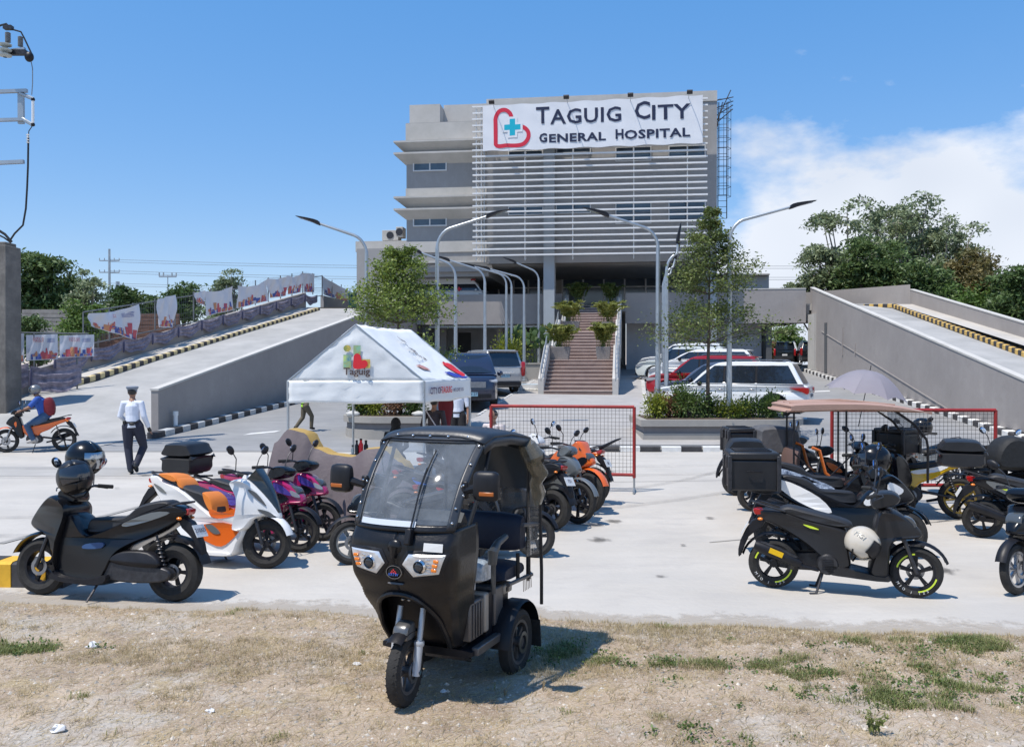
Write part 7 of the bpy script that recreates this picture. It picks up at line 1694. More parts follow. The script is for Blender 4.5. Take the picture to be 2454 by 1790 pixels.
# rider on the orange motorcycle
a_=gp(30,1084); c_=gp(140,1080)
RB=bike('orange underbone motorcycle being ridden to the left past the pillar',c_,a_,'under',por,lean=0,rim=black,ptxt='',stand='side',front=gloss,mirrors=True,fend=por,lower=black)
RP=person('motorcycle rider in a blue shirt, jeans, silver helmet and maroon backpack',RB.location,RB.rotation_euler.z-R(90),
 dict(pel=(0,-.22,.86),che=(0,-.10,1.24),nec=(0,-.04,1.38),hed=(0,.0,1.50),hR=(.10,-.20,.84),kR=(.16,.16,.66),aR=(.15,.02,.30),tR=(.15,.17,.25),hL=(-.10,-.20,.84),kL=(-.16,.16,.66),aL=(-.15,.02,.30),tL=(-.15,.17,.25),
  sR=(.18,-.07,1.31),eR=(.25,.10,1.10),wR=(.30,.26,1.03),sL=(-.18,-.07,1.31),eL=(-.25,.10,1.10),wL=(-.30,.26,1.03)),blut,jean,mat('pale_shoe',(.4,.38,.36),.6),sleeve=.5)
hh=helmet('silver helmet worn by the motorcycle rider',RP.matrix_world@Vector((0,0,0)),(0,0,0),mat('helmet_dark_silver',(.22,.22,.22),.3,metal=.5),sc_=1.0); 
bpy.context.view_layer.update(); hh.location=RP.matrix_world@Vector((0,.005,1.525)); hh.rotation_euler=(0,0,RP.rotation_euler.z+R(90))
b=MB(); b.slab([(-.10,-.22),(.10,-.20),(.12,.0),(.09,.18),(-.04,.21),(-.13,.02)],.14,3,.04); o=b.build('backpack',marn,smooth=True); o.location=RP.matrix_world@Vector((0,-.31,1.12)); o.rotation_euler=(0,0,RP.rotation_euler.z+R(-90)+math.pi); tag(o,'maroon backpack on the back of the motorcycle rider','backpack')
# maroon garment hanging under the tent
b=MB(); 
for j in range(13):
    for i in range(17): t=2*math.pi*i/16; z=-.0-.75*j/12; w_=.12+.03*math.sin(j*.5)-(.06 if j==0 else 0); b.v.append((w_*math.cos(t)*(1+.15*math.sin(i*2.3)),.06*math.sin(t),z))
for j in range(12):
    for i in range(16): a=j*17+i; b.f.append((a,a+17,a+18,a+1))
o=b.build('hanging_garment',marn); o.location=at(1069,948,18.2); tag(o,'dark red garment hanging from the right tent edge','garment')
# ================================================================= tent
tcl=mat('tent_canvas',(.74,.76,.76),.65,bump=.35,bs=5,var=.03,vs_=2); 
D0=16.0; fl=at(690,913,D0); fr=at(1016,913,D0); zE=(fl.z+fr.z)/2; zP=at(852.6,777,D0).z; zV=at(850,966.5,D0).z
TD=Vector((.25,.97,0)).normalized(); DL=2.75; TN=thing('canopy_tent','white pitched canopy tent with a city logo on its gable','tent',(fl.x,D0,0)); to=TN.location.copy()
wid=fr.x-fl.x
def tp(fu,fd,z): return Vector((wid*fu,0,z))+TD*DL*fd
n=26
def sheetm(fn,nu,nv,name,m,thick=.006):
    b=MB()
    for j in range(nv+1):
        for i in range(nu+1): b.v.append(tuple(fn(i/nu,j/nv)))
    for j in range(nv):
        for i in range(nu): a=j*(nu+1)+i; b.f.append((a,a+1,a+nu+2,a+nu+1))
    o=b.build(name,m,TN,ang=60); s=o.modifiers.new('thick','SOLIDIFY'); s.thickness=thick; return o
def wr(a,b_,s=1): return .020*s*mn.noise(Vector((a*5,b_*5,s*9)))+.010*mn.noise(Vector((a*14,b_*11,s*3)))
def gable(fd,sgn):
    def f(u,v):
        # u across, v up; triangle
        half=.5*(1-v); x=.5+(u-.5)*2*half
        p=tp(x,fd,zE+(zP-zE)*v); return p-TD*sgn*(.02*math.sin(math.pi*v)*math.sin(math.pi*u)+wr(x*2,v,1.0))
    return f
sheetm(gable(0,1),24,16,'gable_sheet',tcl); sheetm(gable(1,-1),8,8,'gable_sheet',tcl)
def roof(sd):
    def f(u,v):
        x=.5+sd*.5*(1-v); z=zE+(zP-zE)*v; sag=.06*math.sin(math.pi*u)*(.4+.6*math.sin(math.pi*v))+.0
        fd=u*(1-0)+ (0.0); return tp(x,fd,z-sag+wr(u*2,v*2,1.2 if sd>0 else 1))
    return f
sheetm(roof(1),26,16,'roof_sheet',tcl); sheetm(roof(-1),18,12,'roof_sheet',tcl)
def val(a,b_,off):
    def f(u,v):
        p=a.lerp(b_,u); d=(b_-a).normalized(); nn=Vector((d.y,-d.x,0)); z=zV+(zE+.01-zV)*v
        return Vector((p.x,p.y,z))+nn*(off+.012*math.sin(u*26)*(1-v)+wr(u*3,v,.8))+Vector((0,0,.012*math.sin(u*9)*(1-v)))
    return f
c=[tp(0,0,0),tp(1,0,0),tp(1,1,0),tp(0,1,0)]
for i in range(4): sheetm(val(c[i],c[(i+1)%4],.015),26,8,'valance',tcl)
for fu,fd in ((0,0),(1,0),(0,1),(1,1)):
    b=MB(); p=tp(fu,fd,0); b.tube([p,p+Vector((0,0,zE))],.024,10); b.build('leg',galv,TN); b=MB(); b.box(p+Vector((0,0,.01)),(.12,.12,.02)); b.build('foot',galv,TN)
b=MB(); b.tube([tp(0,0,zE),tp(.5,0,zP-.01),tp(1,0,zE)],.016,6); b.tube([tp(0,1,zE),tp(.5,1,zP-.01),tp(1,1,zE)],.016,6); b.build('roof_frame',galv,TN)
# gable print: coloured squares, heart and lettering
def gp_(u,v): p=at(u,v,D0); return Vector((p.x-to.x,-.043,p.z))
def gprint(P,m,name='logo_print',dz=0,k=1):
    Q=catmull(P,k) if k>1 else P; b=MB(); V=[gp_(u,v)+Vector((0,-dz,0)) for u,v in Q]; base=[Vector((p.x,p.z,0)) for p in V]; b.add(V,[tuple(t) for t in tessellate_polygon([base])]); b.build(name,m,TN,smooth=False)
lb=mat('logo_blue',(.12,.42,.62),.6,var=.5,vs_=9,col2=(.55,.7,.2)); lyw=mat('logo_yellow',(.62,.55,.08),.6,var=.4,vs_=9,col2=(.2,.55,.45)); lgn=mat('logo_green',(.25,.5,.15),.6,var=.5,vs_=9,col2=(.7,.5,.1)); lrd=mat('logo_red',(.68,.02,.03),.55); ltx=mat('logo_text',(.09,.06,.055),.6); low_=mat('logo_orange',(.75,.3,.08),.6,var=.4,vs_=10,col2=(.7,.65,.15))
gprint([(833+9*math.cos(R(a)),835+8*math.sin(R(a))) for a in range(0,360,30)],lgn); gprint([(848,828),(865,828),(865,850),(848,850)],lyw)
gprint([(824,850),(843,850),(843,882),(824,882)],lb); gprint([(866,861),(888,861),(888,882),(866,882)],low_); gprint([(826,866),(842,866),(842,882),(826,882)],lyw,dz=.003)
gprint([(849,882.5),(848.5,860),(850,851),(857,847),(864,851),(867,860),(868,864),(876,863),(882,869),(880,878),(872,882.5)],lrd,dz=.006,k=4)
text('Taguig','lettering',.175,ltx,TN,gp_(856,902.5)+Vector((0,-.004,0)),(R(90),0,0),ext=.001,xs=1.02,offset=.004)
# side valance lettering
sv=c[1]; sdv=(c[2]-c[1]).normalized(); sn=Vector((sdv.y,-sdv.x,0)); zt_=(zV+zE)/2-.075
al=math.atan2(sdv.y,sdv.x)
text('CITY OF','lettering',.17,mat('purple_ink',(.07,.03,.10),.6),TN,sv+sdv*.18+sn*.055+Vector((0,0,zt_)),(R(90),0,al),ext=.001,align='LEFT',offset=.003)
text('TAGUIG','lettering',.17,lrd,TN,sv+sdv*.80+sn*.055+Vector((0,0,zt_)),(R(90),0,al),ext=.001,align='LEFT',offset=.003)
text('WE LOVE YOU','lettering',.10,MC['purple_ink'],TN,sv+sdv*1.50+sn*.055+Vector((0,0,zt_+.02)),(R(90),0,al),ext=.001,align='LEFT')
# roof script, red and blue marks
def rp_(fu,fv): 
    f=roof(1); p=f(fu,fv); q1=f(fu+.02,fv); q2=f(fu,fv+.02); nn=(q1-p).cross(q2-p).normalized(); 
    if nn.z<0: nn=-nn
    return p,nn,(q1-p).normalized()
p,nn,tx=rp_(.42,.5); 
ty=nn.cross(tx).normalized(); mtx=Matrix((tx,ty,nn)).transposed().to_euler()
for i,s_ in enumerate(('I love','Taguig','& our city')):
    p,nn,_=rp_(.50,.72-.15*i); text(s_,'lettering',.17,mat('roof_ink',(.14,.12,.13),.6),TN,p+nn*.045,mtx,ext=.001,shear=.2)
def rprint(P,m):
    b=MB(); V=[]; 
    for fu,fv in catmull(P,4): q_,n_,_=rp_(fu,fv); V.append(q_+n_*.022)
    base=[Vector((a,c_,0)) for a,c_ in catmull(P,4)]; b.add(V,[tuple(t) for t in tessellate_polygon([base])]); b.build('roof_print',m,TN,smooth=False)
rprint([(.80,.30),(.86,.36),(.95,.25),(.97,.08),(.90,.06),(.85,.14)],lrd); rprint([(.62,.16),(.76,.14),(.93,.04),(.98,.03),(.90,.01),(.74,.05)],mat('logo_dark_blue',(.03,.06,.4),.6)); rprint([(.22,.30),(.34,.32),(.40,.22),(.30,.22)],mat('faded_red',(.5,.25,.22),.6))
# small table with bottles
p=at(872,1090,17.0); TB=thing('folding_table','low dark table with bottles beside the tent leg','table',(p.x,17.0,0)); b=MB(); b.box((0,0,p.z-.02),(.62,.5,.03)); b.build('tabletop',black,TB,bevel=.006)
for x in(-.28,.28):
    for y in (-.2,.2): b=MB(); b.tube([(x,y,0),(x,y,p.z-.03)],.013,6); b.build('leg',darkst,TB)
for i,(u,h_,r_,m,lab) in enumerate(((845,.17,.03,mat('clear_bottle',(.45,.55,.55),.1,alpha=.5),'clear plastic bottle on the low table'),(855,.26,.036,blk2,'black flask on the low table'),(865,.29,.042,lrd,'tall red flask on the low table'),(877,.26,.042,black,'thick black flask right of the red one'))):
    q_=at(u,1088,16.9); b=MB(); b.lathe([(0,0),(r_,0),(r_,h_*.75),(r_*.55,h_*.85),(r_*.55,h_),(0,h_)],14,(0,0,0),'z'); o=b.build('bottle',m); o.location=(q_.x,16.9,p.z-.004); tag(o,lab,'bottle','bottles on the low table'); b=MB(); b.lathe([(r_*.6,h_),(r_*.6,h_+.03),(0,h_+.03)],12,(0,0,0),'z'); b.build('lid',black,o)
# ================================================================= orange roofed tricycle, right group
o3=at(1873,958,12.6); e3=at(2186,985,12.6)
OT=thing('roofed_tricycle','orange electric tricycle with a tan padded roof in the right group','tricycle',((o3.x+e3.x)/2,12.6,0),R(-1.5)); hw3=(e3.x-o3.x)/2; zr=at(2000,958,12.6).z
tanm=mat('tan_vinyl',(.40,.25,.19),.55,bump=.15,bs=30,var=.06)
b=MB(); b.slab([(-hw3,zr-.16),(-hw3-.02,zr-.10),(-hw3+.06,zr-.03),(0,zr-.015),(hw3*.6,zr-.06),(hw3+.05,zr-.15),(hw3*.9,zr-.165),(0,zr-.14)],.50,4,.03); b.build('roof',tanm,OT)
for y in (-.3,0,.3): b=MB(); b.tube([(-hw3+.03,y,zr-.03),(0,y,zr-.008),(hw3*.6,y,zr-.055)],.010,5); b.build('roof_seam',tanm,OT)
for x,y in ((-hw3+.06,-.42),(-hw3+.18,.36),(-.15,-.42),(-.0,.36)):
    b=MB(); b.tube([(x,y,.45),(x,y,zr-.13)],.014,8); b.build('roof_post',black,OT)
for y in (-.40,.36):
    b=MB(); b.tube([(hw3*.55,y,zr-.13),(hw3*.85,y,zr-.32),(hw3*1.02,y,zr-.52),(hw3*1.04,y,zr-.62),(hw3*1.04,y,.55)],.018,8); b.build('screen_bow',black,OT)
b=MB()
for j in range(2):
    for (x,z) in ((hw3*.55,zr-.14),(hw3*.85,zr-.32),(hw3*1.02,zr-.52),(hw3*1.04,zr-.62)): b.v.append((x,(-.39,.35)[j],z))
b.f=[(i,i+1,i+5,i+4) for i in range(3)]; OSC=b.build('windscreen',None,OT)
orf=mat('orange_frame',(.70,.16,.02),.35,coat=.4); brs=mat('brown_seat',(.12,.07,.055),.6)
b=MB(); b.slab([(-.78,.62),(-.1,.60),(.05,.52),(-.1,.46),(-.76,.50)],.36,3,.03); b.build('bench_seat',mat('dark_seat',(.04,.025,.025),.6),OT)
b=MB(); b.slab([(-.86,.68),(-.80,.95),(-.72,.96),(-.76,.66)],.36,3,.03); b.build('backrest',brs,OT)
for y in(-.4,.38):
    b=MB(); b.tube([(-.60,y,1.02),(-.50,y,.98),(-.42,y,.68),(-.2,y,.50)],.022,8); b.build('armrest_frame',orf,OT)
b=MB(); b.tube([(-.85,-.42,.95),(-.45,-.42,.55),(-.05,-.42,.95)],.012,6); b.build('brace',black,OT)
b=MB(); b.slab([(-.85,.46),(.0,.50),(.25,.36),(.62,.34),(.62,.24),(-.85,.24)],.34,3,.03); b.build('chassis',orf,OT)
b=MB(); b.slab([(.55,.26),(.60,.60),(.58,.86),(.66,.92),(.80,.80),(.88,.55),(.80,.42),(.70,.30)],lambda x,z:.2*(1-.5*max(0,(x-.6)/.3)),3,.03); b.build('front_fairing',gloss,OT)
b=MB(); b.tube([(.55,-.3,.98),(.62,0,.96),(.55,.3,.98)],.012,6); b.build('handlebar',darkst,OT)
for x,y in ((.72,0),(-.55,.36),(-.55,-.36)): bikewheel(OT,x,.24,.09,black).location.y=y
# umbrella over it
uc=at(2085,888,13.4); U=thing('umbrella','pale lilac umbrella held tilted above the roofed tricycle','umbrella',uc); U.rotation_euler=(R(6),R(9),R(10))
um=mat('umbrella_lilac',(.36,.34,.385),.6,var=.05); tv=um.node_tree
bsd=tv.nodes['Principled BSDF']; trn=tv.nodes.new('ShaderNodeBsdfTranslucent'); trn.inputs[0].default_value=(.47,.45,.50,1); mxs=tv.nodes.new('ShaderNodeMixShader'); mxs.inputs[0].default_value=.4
tv.links.new(bsd.outputs[0],mxs.inputs[1]); tv.links.new(trn.outputs[0],mxs.inputs[2]); tv.links.new(mxs.outputs[0],tv.nodes['Material Output'].inputs[0])
ur=.60
def upt(i,f): a=2*math.pi*i/8; return Vector((ur*f*math.cos(a),ur*f*math.sin(a),-.36*f**2.1))
for i in range(8):
    b=MB(); 
    for j in range(7):
        f=j/6
        for k in range(5): q_=upt(i,f).lerp(upt(i+1,f),k/4); q_.z-= -.03*math.sin(math.pi*k/4)*f; q_*=1-.06*math.sin(math.pi*k/4)*f; b.v.append(tuple(q_))
    for j in range(6):
        for k in range(4): a=j*5+k; b.f.append((a,a+1,a+6,a+5))
    b.build('panel',um,U); b=MB(); b.tube([upt(i,f/6)-Vector((0,0,.006)) for f in range(7)],.004,4); b.build('rib',darkst,U)
b=MB(); b.tube([(0,0,.08),(0,0,-.85)],.007,6); b.build('shaft',darkst,U)
# ================================================================= black cabin tricycle
def clearm(name,tint,haze,rough=.06,hz=(.6,.65,.7)):
    m=bpy.data.materials.new(name); m.use_nodes=True; t=m.node_tree; t.nodes.clear()
    o=t.nodes.new('ShaderNodeOutputMaterial'); tr=t.nodes.new('ShaderNodeBsdfTransparent'); tr.inputs[0].default_value=(*tint,1)
    gl=t.nodes.new('ShaderNodeBsdfGlossy'); gl.inputs['Roughness'].default_value=rough; lw_=t.nodes.new('ShaderNodeLayerWeight'); lw_.inputs[0].default_value=.5; pwn=t.nodes.new('ShaderNodeMath'); pwn.operation='POWER'; pwn.inputs[1].default_value=3.5; t.links.new(lw_.outputs['Facing'],pwn.inputs[0]); fr_=t.nodes.new('ShaderNodeMath'); fr_.operation='MULTIPLY_ADD'; fr_.inputs[1].default_value=.7; fr_.inputs[2].default_value=.05; t.links.new(pwn.outputs[0],fr_.inputs[0])
    df=t.nodes.new('ShaderNodeBsdfDiffuse'); df.inputs[0].default_value=(*hz,1)
    n=t.nodes.new('ShaderNodeTexNoise'); n.inputs['Scale'].default_value=3.5; n.inputs['Detail'].default_value=8; n.inputs['Roughness'].default_value=.65
    tc_=t.nodes.new('ShaderNodeTexCoord'); t.links.new(tc_.outputs['Object'],n.inputs['Vector'])
    rp=t.nodes.new('ShaderNodeMapRange'); rp.inputs[1].default_value=.35; rp.inputs[2].default_value=.75; rp.inputs[3].default_value=haze*.55; rp.inputs[4].default_value=haze*1.6; t.links.new(n.outputs[0],rp.inputs[0])
    m1=t.nodes.new('ShaderNodeMixShader'); t.links.new(rp.outputs[0],m1.inputs[0]); t.links.new(tr.outputs[0],m1.inputs[1]); t.links.new(df.outputs[0],m1.inputs[2])
    m2=t.nodes.new('ShaderNodeMixShader'); t.links.new(fr_.outputs[0],m2.inputs[0]); t.links.new(m1.outputs[0],m2.inputs[1]); t.links.new(gl.outputs[0],m2.inputs[2]); t.links.new(m2.outputs[0],o.inputs[0]); return m
clr=clearm('clear_windscreen_plastic',(.62,.68,.74),.17,.045); clr2=clearm('hazy_curtain_plastic',(.85,.85,.85),.08,.15,(.55,.52,.48)); OSC.data.materials.append(clearm('clear_screen',(.8,.85,.9),.10))
TR=thing('electric_tricycle','black cabin electric tricycle with a big windscreen parked on the dirt in front','tricycle',(TRF.x,TRF.y,0),math.atan2(TRH.y,TRH.x))
shell=mat('trike_shell',(.011,.011,.013),.30,var=.25,vs_=5,bump=.08,bs=50,coat=.0,spec=.35); panelg=mat('trike_side_panel',(.12,.115,.115),.42,metal=.5,var=.2,vs_=5)
def lerpT(tab,z):
    if z<=tab[0][0]: return tab[0][1:]
    for a,c in zip(tab,tab[1:]):
        if z<=c[0]:
            t=(z-a[0])/(c[0]-a[0]); t=t*t*(3-2*t)*.5+t*.5; return tuple(a[i]+(c[i]-a[i])*t for i in range(1,len(a)))
    return tab[-1][1:]
TAB=[(.32,-.17,.255,.30),(.50,-.06,.29,.33),(.70,.06,.335,.36),(.84,.12,.37,.38),(.95,.135,.38,.40),(1.04,.125,.375,.40),(1.13,.08,.365,.36)]
def shp(s,z):  # s -1..1 from right rear edge round the nose to the left rear edge
    xf,hw,dp=lerpT(TAB,z); a=abs(s)
    if a<.62: y=hw*.93*(a/.62); x=xf-.060*(a/.62)**2.6
    elif a<.74: t=(a-.62)/.12; y=hw*(.93+.07*math.sin(t*1.57)); x=xf-.060-.075*t
    else: t=(a-.74)/.26; y=hw*(1.0-.0*t); x=xf-.135-(dp-.12)*t
    return Vector((x,math.copysign(y,s),z))
def archs(z): 
    if z>=.72: return 0
    return .56*math.sqrt(max(0,1-((z-.30)/.42)**2))**.85
b=MB(); nz_=44; ns_=26
for sd in (-1,1):
    base=len(b.v)
    for j in range(nz_+1):
        z=.32+.81*j/nz_; s0=archs(z)
        for i in range(ns_+1):
            s=s0+(1-s0)*i/ns_; p=shp(sd*s,z)
            if z<.40: p.z+=.02*(1-(z-.32)/.08)*(1-abs(s))
            b.v.append(tuple(p))
    for j in range(nz_):
        for i in range(ns_):
            a=base+j*(ns_+1)+i; q4=(a,a+1,a+ns_+2,a+ns_+1); b.f.append(q4 if sd>0 else q4[::-1])
o=b.build('front_shell',shell,TR); s=o.modifiers.new('t','SOLIDIFY'); s.thickness=.012; s.offset=-1
b=MB(); P=[]
for k in range(25):
    t=k/24; z=.33+.39*math.sin(math.pi*t); s=archs(z)*(1 if t>.5 else -1); p=shp(s,z); P.append(p+Vector((.008,0,0)))
b.tube(P,.016,7); b.build('arch_lip',shell,TR)
# inner wheel well and firewall
b=MB(); b.slab([(-.42,.30),(-.42,1.1),(-.30,1.12),(-.28,.78),(-.18,.72),(-.20,.5),(-.30,.32)],.24,2,.01); b.build('wheel_well',black,TR)
b=MB(); b.slab([(-.40,.80),(-.40,1.10),(.02,1.12),(.05,.98),(-.1,.80)],.30,2,.01); b.build('dashboard',black,TR)
# headlights
def onsh(y,z,off=.006):
    xf,hw,dp=lerpT(TAB,z); a=min(1,abs(y)/(hw*.93)); return Vector((xf-.060*a**2.6+off,y,z))
hl=[(.062,.922),(.105,.988),(.335,.990),(.290,.872),(.130,.848)]
chr2=mat('reflector_silver',(.70,.72,.75),.28,metal=.55)
for sd in (-1,1):
    for (gr,m,nm,off) in ((.024,black,'headlight_bezel',.004),(0,chr2,'headlight',.010)):
        cy_=sum(p[0] for p in hl)/5; cz=sum(p[1] for p in hl)/5; Q=[]
        for i in range(5):
            a,c=hl[i],hl[(i+1)%5]
            for k in range(5):
                y,z=a[0]+(c[0]-a[0])*k/5,a[1]+(c[1]-a[1])*k/5; d=Vector((y-cy_,z-cz)); d=d*(1+gr/max(.001,d.length)); Q.append((cy_+d.x,cz+d.y))
        b=MB(); n=len(Q)
        for f_,o_ in ((1.0,off-.02),(1.0,off),(.86,off+.006),(.5,off-.002),(.0,off-.004)):
            for y,z in Q: yy,zz=cy_+(y-cy_)*f_,cz+(z-cz)*f_; b.v.append(tuple(onsh(sd*yy,zz,o_)))
        for j in range(4):
            for i in range(n): i2=(i+1)%n; q4=(j*n+i,j*n+i2,(j+1)*n+i2,(j+1)*n+i); b.f.append(q4 if sd>0 else q4[::-1])
        hlo=b.build(nm,m,TR)
    c0=onsh(sd*.175,.915,.012); b=MB(); b.lathe([(.0,.012),(.018,.014),(.026,.010),(.028,.0)],18,tuple(c0),'x'); b.build('projector',glassd,hlo)
    b=MB(); b.lathe([(.029,.0),(.036,.014),(.044,.0)],18,tuple(c0),'x'); b.build('projector_ring',chrome,hlo)
    b=MB()
    for k in range(3): y=.282-.008*k; z=.952-.028*k; b.box(onsh(sd*y,z,.020),(.008,.036,.020)) 
    b.build('indicator',orl,hlo,bevel=.004)
    b=MB()
    for k in range(4): b.box(onsh(sd*.228,.955-.024*k,.014),(.006,.03,.006))
    b.build('reflector_fin',chrome,hlo)
b=MB(); c0=onsh(0,.868,.004); b.lathe([(0,.012),(.030,.010),(.036,.0)],24,tuple(c0),'x'); b.v=[(x,y*1.35,z) for x,y,z in b.v]; b.build('badge',gloss,TR)
b=MB(); b.lathe([(.036,.0),(.038,.010),(.041,.010),(.043,.0)],24,tuple(c0),'x'); b.v=[(x,y*1.35,z) for x,y,z in b.v]; b.build('badge_ring',steel,TR)
b=MB()
for y,z in ((0,.015),(-.010,.006),(.010,.006),(-.016,-.003),(.016,-.003),(0,-.002)): b.box(c0+Vector((.014,y,z)),(.002,.008,.009))
b.build('badge_emblem',mat('badge_red',(.6,.04,.05),.4),TR); text('KRTW','lettering',.024,mat('badge_blue',(.05,.15,.6),.4),TR,c0+Vector((.015,0,-.026)),(R(90),0,R(90)),ext=.0006)
b=MB(); b.slab([(.09,.80),(.115,.80),(.12,.79),(.09,.785)],.055,1,.003); b.build('lower_trim',panelg,TR)
b=MB(); b.ball(onsh(0,1.02,-.01),(.03,.055,.05),12,8); b.tube([onsh(0,1.02,.004),onsh(0,.955,.012)],[.035,.012],8); b.build('nose_crease',shell,TR)
# windscreen, its frame and roof
WB=(.085,1.12,.355); WT=(-.36,1.655,.375)
def wsp(f,y): # f up 0..1, y -1..1 across
    x=WB[0]+(WT[0]-WB[0])*f; z=WB[1]+(WT[1]-WB[1])*f; hw=WB[2]+(WT[2]-WB[2])*f; bul=.05*math.sin(math.pi*min(1,f*.9+.05))
    return Vector((x-.085*abs(y)**2.6+bul,y*hw,z+bul*.55))
b=MB(); nu,nv=20,16
for j in range(nv+1):
    for i in range(nu+1): b.v.append(tuple(wsp(j/nv,-1+2*i/nu)))
for j in range(nv):
    for i in range(nu): a=j*(nu+1)+i; b.f.append((a,a+1,a+nu+2,a+nu+1))
b.build('windscreen',clr,TR)
def strip(rng_f,rng_y,name,m,off=.006,nu=14,nv=14):
    b=MB()
    for j in range(nv+1):
        f=rng_f[0]+(rng_f[1]-rng_f[0])*j/nv
        y0,y1=(rng_y(f) if callable(rng_y) else rng_y)
        for i in range(nu+1): p=wsp(f,y0+(y1-y0)*i/nu); b.v.append((p.x+off,p.y,p.z+off*.6))
    for j in range(nv):
        for i in range(nu): a=j*(nu+1)+i; b.f.append((a,a+1,a+nu+2,a+nu+1))
    o=b.build(name,m,TR); s=o.modifiers.new('t','SOLIDIFY'); s.thickness=.008; s.offset=0; return o
for sd in (-1,1): strip((0,1),lambda f,sd=sd:(sd*(.87+.01*f),sd*1.02),'screen_frame',vinyl,nu=4)
strip((.93,1.0),(-1,1),'screen_frame',vinyl,nv=3); strip((-.02,.05),(-1,1),'screen_frame',shell,.003,nv=3)
b=MB(); 
for f,y in [(f,sd*.95) for f in (.06,.2,.42,.66,.88) for sd in (-1,1)]+[(1.0,y) for y in (-.7,-.35,0,.35,.7)]:
    p=wsp(f,y)+Vector((.016,0,.01)); b.ball(p,.009,8,6)
b.build('snap_stud',chrome,TR,kind='stuff')
b=MB(); b.tube([wsp(.955,y/10)+Vector((.014,0,.012)) for y in range(-9,10)],.006,5); b.build('piping',vinyl,TR)
# roof
RT=[(-.36,1.665,.385),(-.48,1.705,.40),(-.75,1.70,.41),(-1.05,1.66,.41),(-1.22,1.60,.40),(-1.30,1.52,.39)]
b=MB()
for (x,z,hw) in RT:
    for i in range(17): y=-1+2*i/16; b.v.append((x,y*hw,z-.045*abs(y)**3.5))
for j in range(len(RT)-1):
    for i in range(16): a=j*17+i; b.f.append((a,a+17,a+18,a+1))
for sd in (0,16):   # side flaps hanging from the roof edge
    base=len(b.v)
    for (x,z,hw) in RT: b.v.append((x,(-1 if sd==0 else 1)*hw*1.0,z-.045)); b.v.append((x,(-1 if sd==0 else 1)*(hw+.0),z-.105))
    for j in range(len(RT)-1): a=base+2*j; b.f.append((a,a+1,a+3,a+2))
o=b.build('roof',vinyl,TR); s=o.modifiers.new('t','SOLIDIFY'); s.thickness=.012; s.offset=-1
# rear curtain: black top, clear window, and a side roll of clear plastic
def curtain(name,m,z0,z1,x=-1.29,hw=.385,wv=.01):
    b=MB()
    for j in range(7):
        for i in range(21): z=z0+(z1-z0)*j/6; b.v.append((x+wv*math.sin(i*.9+j*.5),-hw+2*hw*i/20,z))
    for j in range(6):
        for i in range(20): a=j*21+i; b.f.append((a,a+1,a+22,a+21))
    return b.build(name,m,TR)
curtain('rear_curtain',vinyl,1.22,1.53); curtain('rear_window',clr2,.74,1.22,wv=.014)
b=MB()
for j in range(9):
    for i in range(9): z=1.22-.46*j/8; b.v.append((-1.30+.24*i/8,.395+.006*math.sin(i*.9+j*.3),z))
for j in range(8):
    for i in range(8): a=j*9+i; b.f.append((a,a+1,a+10,a+9))
curt=b.build('side_curtain',clr2,TR)
b=MB(); P=[(-1.02,.41,1.58),(-1.06,.43,1.50),(-1.10,.42,1.42),(-1.16,.44,1.35),(-1.18,.43,1.28),(-1.24,.43,1.20),(-1.26,.42,1.12)]
b.tube(P,[.05,.075,.06,.07,.045,.05,.035],10); b.v=[(x+.016*math.sin(z*70),y+.02*math.sin(z*55+x*30),z) for x,y,z in b.v]; b.build('rolled_curtain',clearm('creased_plastic',(.65,.6,.5),.30,.12,(.42,.38,.30)),TR)
b=MB(); b.tube([(-1.05,.44,1.49),(-1.12,.47,1.47)],.055,10); b.tube([(-1.03,.45,1.53),(-1.09,.47,1.41)],.010,5); b.build('curtain_strap',black,TR)
b=MB(); b.tube([(-1.30,.40,1.50),(-1.31,.40,1.1),(-1.32,.41,.62),(-1.32,.41,.36)],.013,6); b.build('curtain_edge',black,TR)
for x,y in ((-1.22,.34),(-1.22,-.34)):
    b=MB(); b.tube([(x,y,.55),(x,y,1.0),(x-.02,y,1.55)],.014,8); b.build('roof_post',black,TR)
for y in (-.36,.36): b=MB(); b.tube([(-.20,y*.93,1.08),(-.40,y,1.40),(-.52,y,1.64),(-1.2,y,1.60)],.014,8); b.build('cabin_tube',black,TR)
b=MB(); b.tube([(-.75,.0,1.30),(-.75,.0,1.10)],.014,6); b.build('hanging_strap',black,TR)
# mirrors
for sd in (-1,1):
    e=wsp(.42,sd*1.0); b=MB(); b.slab([(-.03,-.05),(.03,-.05),(.03,.05),(-.03,.05)],.02,2,.005); 
    m_=MB(); m_.box((0,0,0),(.03,.045,.11)); mb_=m_.build('mirror_bracket',black,TR,bevel=.01); mb_.location=e+Vector((.02,0,-.01))
    m_=MB(); m_.tube([e+Vector((.02,0,-.02)),e+Vector((.04,sd*.06,0)),e+Vector((.05,sd*.10,.01))],[.02,.026,.03],8); m_.build('mirror_arm',black,TR)
    m_=MB(); m_.slab([(-.035,-.085),(.035,-.085),(.042,.02),(.025,.078),(-.02,.082),(-.04,.03)],.080,3,.02,y=0); mh=m_.build('mirror_head',black,TR); mh.location=e+Vector((.05,sd*.16,.03)); mh.rotation_euler=(0,0,sd*.1)
    m_=MB(); m_.box((.040,sd*.012,-.050),(.012,.095,.026)); m_.build('indicator',mat('dull_amber_lens',(.40,.11,.02),.3),mh,bevel=.005); m_=MB(); m_.box((-.041,0,.0),(.006,.09,.13)); m_.build('mirror_glass',mirg,mh,bevel=.004)
    for z in (.03,-.035): m_=MB(); m_.ball((.024,0,z),.008,8,5); m_.build('bolt',chrome,mb_)
